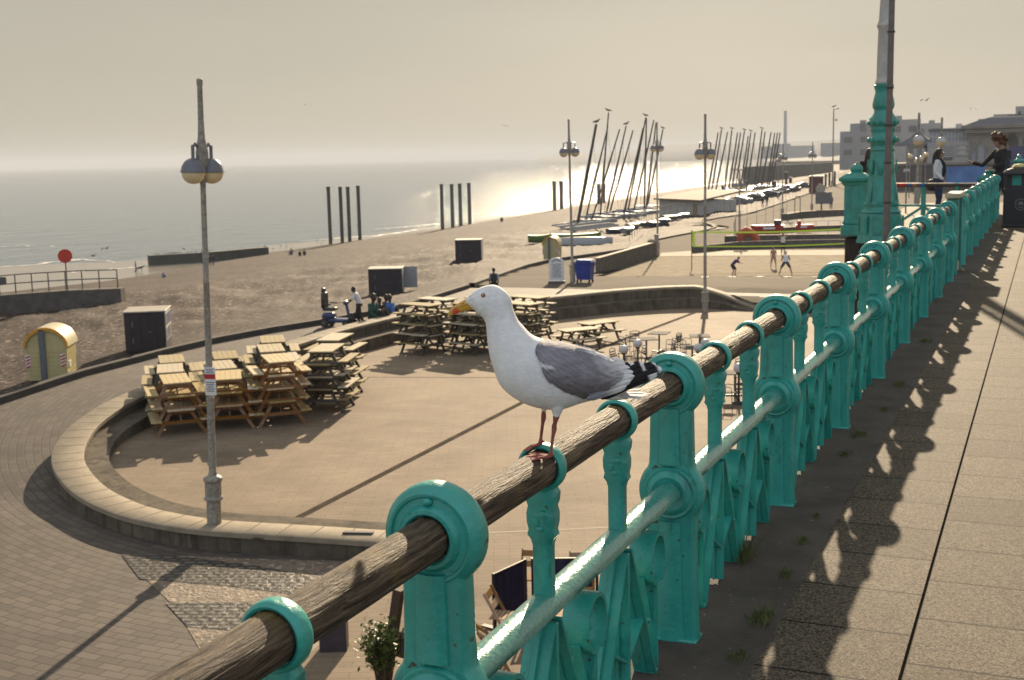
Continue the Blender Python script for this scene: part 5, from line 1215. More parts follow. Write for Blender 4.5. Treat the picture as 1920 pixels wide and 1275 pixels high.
# shrub
LEAF=mat('leaf_green',(.045,.085,.012),.5,var=.4,scale=9,col2=(.12,.16,.03),spec=.3); BARK=mat('bark',(.08,.055,.035),.9,var=.3,bump=.4)
def shrub(P,H,W,n,label,name='shrub',leafs=.055,seed=1):
    rq=random.Random(seed); r=empty(name,P,0,label,'shrub'); mb=MB(); tips=[]
    for k in range(n):
        a=rq.uniform(0,6.28); rad=W*(.25+.75*rq.random()); h=H*(.55+.45*rq.random()); p0=Vector((rq.uniform(-.04,.04),rq.uniform(-.04,.04),0)); p2=Vector((math.cos(a)*rad,math.sin(a)*rad,h)); p1=p0.lerp(p2,.45)+Vector((0,0,h*.15))
        mb.tube([p0,p1,p2],[.016,.010,.004],5); 
        for t in range(7): tips.append(p1.lerp(p2,t/6*1.05))
    mb.build('stems',BARK,r)
    mb=MB()
    for p in tips:
        for q in range(9):
            d=Vector((rq.gauss(0,1),rq.gauss(0,1),rq.gauss(0,.6)+.5)).normalized(); c=p+Vector((rq.gauss(0,.05),rq.gauss(0,.05),rq.gauss(0,.05))); s_=d.cross(Vector((rq.random(),rq.random(),1))).normalized()*leafs*.33; l=leafs*rq.uniform(.8,1.7)
            mb.add([c,c+d*l*.45+s_,c+d*l,c+d*l*.45-s_],[(0,1,2,3)])
    mb.build('leaves',LEAF,r,fix=False); return r
P=at(716,1300,TR); shrub(P,hz(716,1175,P)-P.z,.36,24,'bushy green shrub with glossy leaves left of the nearest big post',seed=4,leafs=.07)
# --- cobbles and gravel in the path
COB=brickmat('cobbles',(.075,.068,.06),(.16,.145,.125),(.022,.019,.016),.27,.16,rot=R(-20),rough=.45,bump=1,big=.35,msize=.04,bdist=.03,spec=.4,bscale=9)
GRV=mat('gravel_set',(.11,.085,.062),.75,var=.4,scale=7,bump=1,bscale=16,coord='World',col2=(.24,.185,.135),bdist=.04,speck=(9,.60,(.36,.29,.21)))
zq=-6.045
sheet('gravel_patch',[at(x,y,zq+.004) for x,y in ((228,1040),(330,1140),(440,1330),(900,1330),(830,1040),(640,1052),(480,1048),(330,1042))],GRV)
sheet('cobble_band',[at(x,y,zq+.010) for x,y in ((228,1040),(262,1085),(420,1098),(520,1110),(585,1122),(600,1090),(560,1075),(480,1060),(330,1042))],COB)
sheet('cobble_band',[at(x,y,zq+.010) for x,y in ((310,1130),(352,1175),(470,1185),(560,1180),(600,1140),(470,1128),(380,1130))],COB)
sheet('cobble_band',[at(x,y,zq+.010) for x,y in ((376,1206),(400,1260),(470,1262),(480,1215))],COB)
P=at(672,1008,FL); r=empty('dark_plank',P+Vector((0,0,.03)),va(672)+R(-14),'short dark plank lying on the rim of the near wall','plank'); mb=MB(); mb.box((0,0,.05),(.62,.14,.09),bev=.01); mb.build('board',DARKM,r)
# --- weeds by the kerb
WEED=mat('weed_green',(.045,.07,.01),.6,var=.4,scale=20,col2=(.12,.13,.03))
def weed(px,py,w,h,i,lab):
    rq=random.Random(i); mb=MB(); P=at(px,py,.01)
    for k in range(int(110*w/.05)):
        c=Vector((rq.gauss(0,w*.3),rq.gauss(0,w*.7),0)); d=Vector((rq.gauss(0,.5),rq.gauss(0,.5),1)).normalized()*h*rq.uniform(.3,1); s_=Vector((rq.gauss(0,1),rq.gauss(0,1),0)).normalized()*.0022
        mb.add([c-s_,c+s_,c+d*.6+s_*.8+Vector((0,0,0)),c+d],[(0,1,2,3)])
    o=mb.build('weed',WEED,fix=False); o.location=P; tag(o,lab,'weed','weeds along the paving edge')
for i,(px,py,w,h,lab) in enumerate(((1428,1158,.05,.035,'green weed tuft nearest the camera on the paving edge'),(1384,1231,.03,.02,'small low weed at the bottom edge of the paving'),(1506,1016,.03,.02,'weed in the joint level with the second gap'),(1472,1078,.03,.02,'sparse weed between two tufts by the long joint'),(1395,1048,.04,.10,'tall dry weed growing under the scroll between the near posts'),(1612,815,.045,.03,'dark weed clump at the foot of the fourth big post'),(1583,852,.03,.02,'weed patch just below the clump at the fourth post'),(1686,722,.045,.03,'weed clump on the joint beyond the fifth post'),(1736,640,.05,.03,'far weed patch where the shadow narrows'),(1530,968,.02,.015,'tiny weed in the asphalt joint'),(1660,768,.03,.02,'weed strip on the joint between the fourth and fifth posts'))): weed(px,py,w*1.5,h*1.4,i,lab)
# ================================================================ SAND COURT, WALLS, NET
SAND=mat('court_sand',(.15,.115,.075),.9,var=.4,scale=1.2,bump=1,bscale=2.2,coord='World',col2=(.25,.20,.13),bdist=.10,spec=.15)
SZ=-5.82
def wpts(px,z): return [at(x,y,z) for x,y in px]
FR=[(1118,518),(1100,531),(1150,527),(1213,523),(1320,523),(1520,524),(1600,525)]
sandp=[at(x,y,SZ) for x,y in ((1120,520),(1113,530),(1213,526),(1600,528),(1600,478),(1520,479),(1400,480),(1235,481))]
so_=sheet('sand_court',[Vector((p.x,p.y,SZ)) for p in sandp],SAND); bvh(so_)
PV=mat('pale_paving',(.25,.205,.145),.8,var=.2,scale=.6,coord='World',spec=.15)
bk=sheet('court_paving',[Vector((p.x,p.y,SZ+.012)) for p in [at(x,y,SZ+.012) for x,y in ((1236,480.5),(1600,478),(1600,468),(1440,469),(1300,470),(1240,474))]],PV)
def lowwall(px,z,h,th,label,M=CONC,n=40,zb=-1.0,name='low_wall'):
    ln=smooth_line([at(x,y,z) for x,y in px],n,1); mb=MB(); g=ribbon_wall(ln,h,th,zb); mb.grid(g); mb.add(g[0],[tuple(range(6))]); mb.add(g[-1],[tuple(range(6))[::-1]]); o=mb.build(name,M,smooth=35); tag(o,label,'wall'); return o
w1=lowwall([(1085,541),(1110,532),(1150,528.5),(1213,525),(1320,525),(1450,525),(1600,526)],SZ+.1,.05,.35,'concrete wall with a pale coping along the near side of the sand court',MDC,zb=-1.1)
mb=MB(); ln=smooth_line([at(x,y,SZ+.155) for x,y in ((1110,531),(1150,527.5),(1213,524),(1320,524),(1450,524),(1600,525))],60,1); mb.grid(ribbon_wall(ln,.06,.46,-.10)); c=mb.build('coping',PV,w1,smooth=30)
for k in range(3,60,6):
    mb=MB(); mb.box(ln[k]+Vector((0,0,.12)),(.5,.08,.10),rz=.6); mb.build('bench_bracket',DARKM,w1)
w2=lowwall([(1120,516),(1150,506),(1190,493),(1228,481)],SZ,1.05,.25,'sloping ramp wall running from the blue bin to the end pillar',MDC)
mb=MB(); mb.grid(ribbon_wall(smooth_line([at(x,y,SZ) for x,y in ((1119,516),(1150,506),(1190,493),(1228,481))],30,1)and [p+Vector((0,0,1.05)) for p in smooth_line([at(x,y,SZ) for x,y in ((1119,516),(1150,506),(1190,493),(1228,481))],30,1)],.06,.36,0)); mb.build('coping',CAP,w2,smooth=30)
P=at(1222,482,SZ); r=empty('end_pillar',P,va(1222),'short dark pillar with a lamp ending the ramp wall','pillar'); H=hz(1222,449,P)-P.z; mb=MB(); mb.box((0,0,H/2-.1),(.42,.42,H-.2),bev=.03); mb.build('shaft',DKC,r); mb=MB(); mb.lathe([(.3,H-.2),(.34,H-.12),(.2,H),(0,H+.05)],12); mb.build('cap',CAP,r,smooth=30)
P=at(1231,480,SZ); r=empty('pale_post',P,0,'pale square post standing right beside the end pillar','post'); H=hz(1231,441,P)-P.z; mb=MB(); mb.box((0,0,H/2),(.28,.28,H),bev=.02); mb.box((0,0,H),(.34,.34,.12),bev=.02); mb.build('shaft',mat('pale_post_paint',(.30,.27,.22),.6),r)
w3=lowwall([(1300,474),(1340,470),(1380,465),(1440,463),(1520,461),(1600,460)],SZ,.50,.3,'dark retaining wall behind the sand court',MDC,zb=-.5)
# playground terraces
PZ=-5.75
for i,(px,h,lb) in enumerate((([(1362,452),(1440,451),(1520,450),(1600,449)],.45,'nearest curved terrace wall of the playground'),([(1440,437),(1500,433),(1560,431),(1600,430)],.4,'middle curved terrace wall of the playground'),([(1470,412),(1500,407),(1550,404),(1600,403)],.6,'farthest curved terrace wall of the playground'))):
    o=lowwall(px,PZ,h,.7,lb,MDC,zb=-.3); q=[p+Vector((0,0,h)) for p in smooth_line([at(x,y,PZ) for x,y in px],30,1)]; mb=MB(); mb.grid(ribbon_wall(q,.05,.78,0)); mb.build('coping',PV,o,smooth=30)
dkp=sheet('playground_surface',[Vector((p.x,p.y,PZ-.03)) for p in [at(x,y,PZ-.03) for x,y in ((1362,452),(1600,450),(1600,404),(1480,412),(1400,425),(1370,440))]],mat('rubber_surface',(.075,.065,.058),.9,var=.3,scale=1,coord='World'))
P=at(1370,458,PZ); r=empty('stone_block',P,va(1370),'dark block at the left corner of the playground wall','block'); mb=MB(); mb.box((0,0,.35),(1.0,.8,.7),bev=.04); mb.build('body',DKC,r)
REDP=mat('red_play_paint',(.40,.025,.02),.5,var=.2)
def redboat(px,py,w,h,label,flip=1):
    P=at(px,py,PZ); u=1/ppm(P); W=w*u;H=h*u; r=empty('play_boat',P,va(px),label,'play boat'); mb=MB()
    g=[[Vector((x*W*.5*k*flip,y*W*.2*k2,z)) for x,y in((-.9,-1),(.7,-1),(1.15,0),(.7,1),(-.9,1))] for k,k2,z in ((.6,.5,.05),(.85,.85,H*.5),(1.0,1,H))]; mb.grid(g,close=True); mb.add(g[0],[tuple(range(5))]); mb.add(g[2],[tuple(range(5))]); mb.build('hull',REDP,r,smooth=20)
    mb=MB(); mb.box((0,-W*.203,H*.72),(W*.35,.03,H*.2)); mb.build('white_panel',WHT,r)
    mb=MB(); mb.box((-W*.25*flip,0,H*1.25),(W*.22,W*.25,H*.5),bev=.05); mb.build('cabin',REDP if flip>0 else DARKM,r); return r
redboat(1442,441,62,19,'red play boat hull on the left of the playground',-1); redboat(1507,436,34,15,'smaller red play boat right of the red hull')
P=at(1400,456,PZ); u=1/ppm(P); r=empty('play_slide',P,va(1400),'orange red slide tube at the front of the playground','slide'); mb=MB(); mb.tube([(-.6,0,.1),(-.5,0,.7),(-.1,.1,1.0),(.5,.2,.7),(.9,.2,.15)],[.35,.42,.4,.36,.3],12); mb.build('tube',mat('orange_play',(.42,.07,.02),.5),r,smooth=50)
P=at(1495,408,PZ); r=empty('play_ladder',P,va(1495),'tall looped handrail at the back of the playground','handrail'); mb=MB(); mb.tube([(-.3,0,0),(-.3,0,2.1),(-.15,0,2.4),(.15,0,2.4),(.3,0,2.1),(.3,0,0)],.05,6); mb.build('loop',DARKM,r)
# wire fence round the playground
FENM=mat('galvanised',(.16,.155,.15),.45,metal=.4,var=.2)
def wirefence(px,z,h,label,n,rails=(1.0,),bars=False):
    ln=resample([at(x,y,z) for x,y in px],n); r=empty('wire_fence',ln[0],0,label,'fence'); o=ln[0]; u=1/ppm(ln[n//2]); t=max(.022,.32*u)
    for p in ln: mb=MB(); mb.box(p-o+Vector((0,0,h/2)),(t*1.4,t*1.4,h)); mb.build('post',FENM,r)
    for k in rails: mb=MB(); mb.tube([p-o+Vector((0,0,h*k)) for p in ln],t*.6,5); mb.build('rail',FENM,r)
    return r
wirefence([(1376,464),(1380,440),(1400,430),(1440,418),(1475,406)],PZ,2.0,'tall wire fence round the left side of the playground',11,(1.0,.5))
wirefence([(1440,462),(1500,460),(1575,458)],PZ,1.9,'wire fence along the front of the playground',7,(1.0,))
wirefence([(1180,452),(1205,430),(1222,418),(1250,408),(1285,402)],-5.7,1.5,'bent pale barrier fence enclosing the near boats',16,(1.0,.55))
wirefence([(1345,402),(1380,395),(1430,383),(1480,372),(1520,361)],-5.7,1.5,'long mesh fence along the far boats',24,(1.0,.6))
# volleyball net
NY=mat('neon_tape',(.62,.85,.05),.6,var=.05); A=at(1297,505,SZ); B=at(1584,500,SZ); d=B-A; Lr=d.length; r=empty('volleyball_net',A,math.atan2(d.y,d.x),'volleyball net edged with neon yellow tape across the sand court','net')
zt=hz(1295,433,A)-SZ; zb_=hz(1297,463,A)-SZ
for x,l in ((0,0),(Lr,0)): mb=MB(); mb.tube([(x,0,0),(x,0,zt+.05)],.03,8); mb.build('pole',DARKM,r)
mb=MB(); n=20; mb.grid([[Vector((.1+(Lr-.2)*i/n,0,zt-.12-.10*math.sin(math.pi*i/n))),Vector((.1+(Lr-.2)*i/n,.004,zt-.02-.10*math.sin(math.pi*i/n)))] for i in range(n+1)]); mb.build('top_tape',NY,r,fix=False)
mb=MB(); mb.grid([[Vector((.15+(Lr-.2)*i/n,0,zb_-.08*math.sin(math.pi*i/n))),Vector((.15+(Lr-.2)*i/n,.004,zb_+.07-.08*math.sin(math.pi*i/n)))] for i in range(n+1)]); mb.build('bottom_tape',NY,r,fix=False)
mb=MB(); mb.add([(-.02,0,zt-.02),(.17,0,zt-.02),(.24,0,zb_),(.08,0,zb_)],[(0,1,2,3)]); mb.build('side_tape',NY,r,fix=False)
mb=MB(); 
for i in range(60): x=.1+(Lr-.2)*i/60; s_=.10*math.sin(math.pi*i/60); mb.bar((x,0,zb_+.05-s_*.8),(x,0,zt-.1-s_),.006,.006)
for k in range(1,6): z=zb_+(zt-zb_)*k/6; mb.bar((.1,0,z-.05),(Lr-.1,0,z-.05),.006,.006)
mb.build('mesh',mat('net_cord',(.10,.10,.10),.8),r)
# ================================================================ BOATS ON THE SHINGLE
HUL=[mat('hull_white',(.30,.30,.30),.3,var=.1,coat=.3),mat('hull_blue',(.03,.06,.20),.4,var=.2),mat('hull_grey',(.20,.21,.23),.4),mat('hull_green',(.12,.22,.05),.4),mat('hull_navy',(.02,.03,.07),.4)]
MAST=mat('mast_dark',(.035,.030,.022),.5,var=.3)
def hull(L_,W,H,deck=True):
    mb=MB(); g=[]
    for i in range(13):
        t=i/12; k=math.sin(math.pi*min(1,t*.62+.34))**.8 if t<1 else .02; k=[.55,.75,.88,.96,1,1,.98,.94,.86,.74,.56,.33,.04][i]; z0=H*.12*(t-.4)**2*4
        g.append([Vector((L_*(t-.5),W/2*k*a,z0+b*H)) for a,b in((-1,1),(-.92,.5),(-.45,.08),(0,0),(.45,.08),(.92,.5),(1,1),(0,1.08))])
    mb.grid(g,close=True); mb.add(g[0],[tuple(range(8))]); return mb
def boat(mb_,mt,label,grp,mi,cat_=True,thick=1.0,gull=False):
    "mast from base pixel mb_ to top pixel mt"
    B_=ground(*mb_); T=atd(mt[0],mt[1],math.hypot(B_.x,B_.y)); v=T-B_; u=1/ppm(B_)
    rz=va(mb_[0])+rr.uniform(-.5,.2); r=empty('sailing_boat',B_,0,label,'sailing boat',grp)
    M0=Matrix.Rotation(rz,4,'Z'); 
    offs=(-1.05,1.05) if cat_ else (0,)
    for s in offs:
        h=hull(5.2,.55 if cat_ else 1.6,.50); h.v=[M0@(p+Vector((.6,s,.15))) for p in h.v]; h.build('hull',HUL[mi[0]],r,smooth=40)
    mb=MB(); mb.M=M0; mb.box((.4,0,.66),(2.6,1.9,.05),bev=.01); mb.box((1.6,0,.7),(.12,2.4,.10)); mb.box((-.8,0,.7),(.12,2.4,.10)); mb.build('trampoline' if cat_ else 'cover',HUL[mi[1]],r)
    if rr.random()<.6: mb=MB(); mb.M=M0; mb.tube([(-2,.3,.95),(0,.35,1.05),(2.2,.1,.9)],[.10,.2,.08],8); mb.build('furled_sail',HUL[mi[2]],r,smooth=50)
    mb=MB(); rad=max(.07,1.6*u)*thick; mb.tube([Vector((0,0,.3)),v*.5,v],[rad,rad,rad*.75],6); mb.build('mast',MAST,r)
    w_=.20*u; fwd=M0@Vector((2.8,0,.8)); mb=MB(); mb.tube([v*.86,fwd],max(.012,w_),4); mb.build('forestay',MAST,r)
    for s in(-1,1): sd_=M0@Vector((-.3,s*1.1,.7)); mb=MB(); mb.tube([v*.80,sd_],max(.012,w_),4); mb.build('shroud',MAST,r)
    return T
GN='near catamarans parked on the shingle'; GF='far catamarans parked along the esplanade'
near=[((1082,429),(1118,233),1.9,'leftmost near catamaran with the thickest tilted mast'),((1096,422),(1140,236),1,'near catamaran whose mast leans just right of the thick one'),((1125,414),(1141,211),1,'near catamaran with the tallest nearly upright mast topped by a gull'),((1108,421),(1162,242),1,'near catamaran with the strongly tilted mast crossing behind the tall one'),((1135,411),(1174,236),1,'near catamaran in the middle whose mast carries a gull'),((1141,409),(1187,244),1,'near catamaran whose mast leans right of the gull mast'),((1169,409),(1206,240),1.2,'near catamaran with the first mast of the crowded right cluster'),((1176,405),(1211,220),1,'near catamaran whose mast top holds two gulls'),((1187,404),(1226,225),1,'near catamaran with a mast leaning towards the third lamp'),((1208,402),(1212,222),1.1,'near catamaran with the upright mast in the right cluster'),((1211,399),(1230,230),1,'near catamaran under the third lamp'),((1213,392),(1243,243),1,'rightmost near catamaran by the white shed')]
tops=[]
for i,(b,t,k,l) in enumerate(near): tops.append(boat(b,t,l,GN,[(1,2,0),(0,4,1),(2,0,2),(0,2,0),(2,1,2)][i%5],True,k))
zf=lambda x,y:(980+x/3.097,200+y/3.097)
far=[((1075,510),(1135,150)),((1095,512),(1155,133)),((1118,505),(1190,147)),((1172,500),(1215,133)),((1195,498),(1248,150)),((1212,498),(1266,150)),((1232,495),(1288,142)),((1262,498),(1310,170)),((1280,492),(1325,148)),((1300,490),(1350,150)),((1345,482),(1390,133)),((1362,480),(1408,145)),((1385,478),(1443,147)),((1420,474),(1463,152)),((1432,472),(1480,150)),((1446,470),(1495,150))]
names=['first and leftmost','second','third','fourth','fifth','sixth','seventh','eighth','ninth','tenth','eleventh','twelfth','thirteenth','fourteenth','fifteenth','last and rightmost']
ftops=[]
for i,(b,t) in enumerate(far): ftops.append(boat(zf(*b),zf(*t),'%s of the far catamarans counting masts from the left'%names[i],GF,[(2,4,0),(0,1,2),(4,2,1),(0,4,0)][i%4],True,.95))
# a white dinghy, a green hull and a board by the far yellow hut
for px,py,mi,L_,lb in ((1096,458,0,5.2,'white upturned dinghy hull lying right of the far yellow hut'),(1080,452,3,5.0,'pale green hull lying behind the white dinghy'),(1012,455,3,2.2,'bright green hull end sticking out left of the far yellow hut')):
    P=ground(px,py); r=empty('dinghy',P,va(px)+.1,lb,'dinghy'); h=hull(L_,1.3,.7); h.v=[Vector((p.x,p.y,.7-p.z if mi==0 else p.z)) for p in h.v]; h.build('hull',HUL[mi],r,smooth=40)
    mb=MB(); mb.box((0,0,.72 if mi else .05),(L_*.5,.5,.06),bev=.01); mb.build('deck',HUL[2],r)
# masts lying as bundles of poles under the near boats
for i in range(6):
    A=ground(1035+8*i,432+2.2*i); B=ground(1120+8*i,424+2.4*i); r=empty('loose_boom',A,0,'%s pale boom lying in the row left of the near catamarans'%['first','second','third','fourth','fifth','sixth'][i],'boom','pale booms lying beside the catamarans'); mb=MB(); mb.tube([Vector((0,0,.6)),B-A+Vector((0,0,.8))],.10,6); mb.build('spar',HUL[0],r)
for i in range(9):
    P=ground(1160+15*i+rr.uniform(-10,10),438-3.6*i+rr.uniform(-4,4)); r=empty('small_dinghy',P+Vector((0,0,.02)),va(1160)+rr.uniform(.5,2.6),'%s small dinghy in the clutter behind the bent barrier'%['nearest','second','third','fourth','fifth','sixth','seventh','eighth','farthest'][i],'dinghy','small dinghies behind the bent barrier'); h=hull(3.4,1.3,.55); h.build('hull',HUL[[4,2,0][i%3]],r,smooth=40); mb=MB(); mb.box((0,0,.58),(2.0,.9,.06),bev=.02); mb.build('cover',HUL[(i*2+1)%5],r)
for i in range(12):
    P=ground(1352+14*i+rr.uniform(-6,6),391-3.3*i+rr.uniform(-2,2)); r=empty('covered_dinghy',P,va(1400)+rr.uniform(-1.4,1.4),'%s covered dinghy behind the long mesh fence'%['first','second','third','fourth','fifth','sixth','seventh','eighth','ninth','tenth','eleventh','twelfth'][i],'dinghy','covered dinghies behind the long mesh fence'); h=hull(4.6,1.7,.8); h.build('hull',HUL[[4,2,2,0,4,1][i%6]],r,smooth=40); mb=MB(); mb.tube([(-2,0,.8),(0,0,1.15),(1.9,0,.85)],[.3,.55,.2],8,flat=(.5,1)); mb.build('cover',HUL[[2,1,0,1,2,0][i%6]],r,smooth=50)
# white shed
P=ground(1232,407); A=at(1236,407,P.z); B=at(1316,411,P.z); d=B-A; r=empty('white_shed',A,math.atan2(d.y,d.x),'white flat shed with a brown sloping roof among the boats','shed'); W=d.length; H=hz(1240,374,A)-A.z
mb=MB(); mb.box((W/2,3,H/2),(W,6,H),bev=.02); mb.build('wall',mat('shed_white',(.42,.40,.37),.7,var=.12,scale=1),r)
mb=MB(); mb.add([(-.5,-.6,H),(W+.5,-.6,H-.1),(W+.3,7,H+1.0),(.4,7,H+1.0),(-.5,-.6,H+.22),(W+.5,-.6,H+.12),(W+.3,7,H+1.2),(.4,7,H+1.2)],[(0,1,2,3),(4,5,6,7),(0,1,5,4),(1,2,6,5),(2,3,7,6),(3,0,4,7)]); mb.build('roof',mat('shed_roof',(.13,.095,.06),.8,var=.3,scale=1),r)
mb=MB(); mb.box((W*.85,-.02,H*.42),(W*.10,.06,H*.8)); mb.build('door',mat('shed_door',(.26,.20,.15),.7),r)
# ================================================================ OLD PIER COLUMNS, GROYNES
IRON=mat('pier_iron',(.035,.038,.032),.7,var=.3,scale=.6,bump=.3,bdist=.05)
gi=0
for grp,ps in (('left set of four old pier columns in the water',((620,458,350),(642,456,350),(656,454,350),(675,450,348))),('middle set of four old pier columns in the water',((830,432,345),(849,428,345),(864,424,344),(881,420,343))),('right pair of old pier columns in the water',((1040,394,340),(1053,392,340))),('low far pair of old pier columns in the glitter',((1123,384,344),(1133,382,344)))):
    for k,(x,y,ty) in enumerate(ps):
        P=at(x,y,-12.0); u=1/ppm(P); H=hz(x,ty,P)-P.z; o_=MB(); rd=3.4*u; o_.lathe([(rd,-1),(rd*1.03,H*.2),(rd,H*.5),(rd,H-.4),(rd*1.12,H-.38),(rd*1.12,H),(0,H)],12)
        o=o_.build('pier_column',IRON,smooth=35); o.location=P; tag(o,'%s column in the %s'%(['first from the left','second from the left','third from the left','last'][k] if len(ps)==4 else ['left','right'][k],grp),'pier column','old pier columns standing in the sea')
def groyne(px,z,hh,label,th=1.2,M=None,zb=-4):
    ln=smooth_line([at(x,y,z) for x,y in px],24,1); g=ribbon_wall(ln,hh,th,zb); mb=MB(); mb.grid(g); mb.add(g[0],[tuple(range(6))]); mb.add(g[-1],[tuple(range(6))[::-1]]); o=mb.build('groyne',M or IRON,smooth=30); tag(o,label,'groyne'); return o
groyne([(279,497),(330,494),(400,489.5),(465,483),(500,480)],-12.0,1.35,'low dark groyne wall running into the shallows left of centre')
groyne([(1396,334),(1440,331),(1500,327),(1560,322)],-8.0,4.2,'long dark far groyne on the right beyond the masts',M=MDC,zb=-5)
groyne([(1372,318),(1385,318),(1400,319)],-12.0,.8,'tiny groyne tip standing in the bright glitter',2)
# dark wooden posts/huts on far beach
for i,(x,y,ty,wd,lb) in enumerate(((1355,369,348,5,'first dark crate hut on the far shingle'),(1398,350,339,6,'small pale-topped hut left of the far masts'),(1451,351,340,8,'dark hut behind the far boats'),(1474,345,323,5,'narrow tall dark hut on the far beach'),(1482,343,333,6,'dark hut just right of the narrow one'),(1574,345,322,9,'dark far kiosk beside the camera pole'),(1530,362,331,26,'dark red kiosk at the end of the esplanade'))):
    P=ground(x,y); u=1/ppm(P); W=wd*u; H=(y-ty)*u; r=empty('far_hut',P,va(x),lb,'hut'); mb=MB(); mb.box((0,W/2,H/2),(W,W,H),bev=.05); mb.build('body',mat('far_hut_red',(.10,.02,.02),.7) if wd==26 else BLKP2,r); mb=MB(); mb.box((0,W/2,H),(W*1.1,W*1.1,.2)); mb.build('roof',mat('kiosk_roof',(.3,.3,.3)),r)
for i,(x,y,ty) in enumerate(((1548,350,326),(1555,349,323),(1565,348,321))):
    P=ground(x,y); H=hz(x,ty,P)-P.z; mb=MB(); mb.box((0,0,H/2),(.4,.4,H),bev=.05); o=mb.build('timber_post',DARKM); o.location=P; tag(o,'%s of the three timber posts left of the camera pole'%['left','middle','right'][i],'post','three timber posts')
P=ground(1540,395); r=empty('round_top_sign',P,va(1540),'big sign with a round top and grey board on the lower esplanade','sign'); H=hz(1540,342,P)-P.z; u=1/ppm(P)
mb=MB(); mb.tube([(0,.1,0),(0,.1,H*.8)],.10,8); mb.build('pole',DARKM,r); mb=MB(); mb.lathe([(0,-.06),(9*u,-.06),(9*u,.06),(0,.06)],24,(-2*u,.0,H*.78),'Y'); mb.build('disc',mat('sign_cream',(.30,.29,.24),.5),r,smooth=30); mb=MB(); mb.box((4*u,-.15,H*.45),(30*u,.12,22*u)); mb.build('board',mat('board_grey',(.12,.12,.13),.5),r)
# ================================================================ PEOPLE
def pm(n,c,**k): return mat('cloth_'+n,c,.85,var=.15,scale=12,bump=.3,bscale=30,bdist=.006,**k)
SK=mat('skin',(.36,.20,.13),.55,var=.08); SKD=mat('skin_dark',(.05,.028,.02),.55,var=.1)
HB=mat('hair_dark',(.014,.009,.007),.55,var=.4,scale=30,bump=.6,bscale=60); HG=mat('hair_auburn',(.08,.028,.010),.6,var=.5,scale=25,bump=.8,bscale=50); SHO=mat('shoe_dark',(.02,.018,.018),.6)
DEF=dict(hip=(0,0,.93),waist=(0,0,1.08),chest=(0,0,1.30),neck=(0,0,1.46),head=(0,-.02,1.62),
 shl=(-.17,0,1.41),shr=(.17,0,1.41),ell=(-.22,.02,1.13),elr=(.22,.02,1.13),hal=(-.21,-.05,.88),har=(.21,-.05,.88),
 hpl=(-.09,0,.91),hpr=(.09,0,.91),knl=(-.10,-.02,.49),knr=(.10,-.02,.49),anl=(-.10,.02,.09),anr=(.10,.02,.09),face=(0,-1,0))
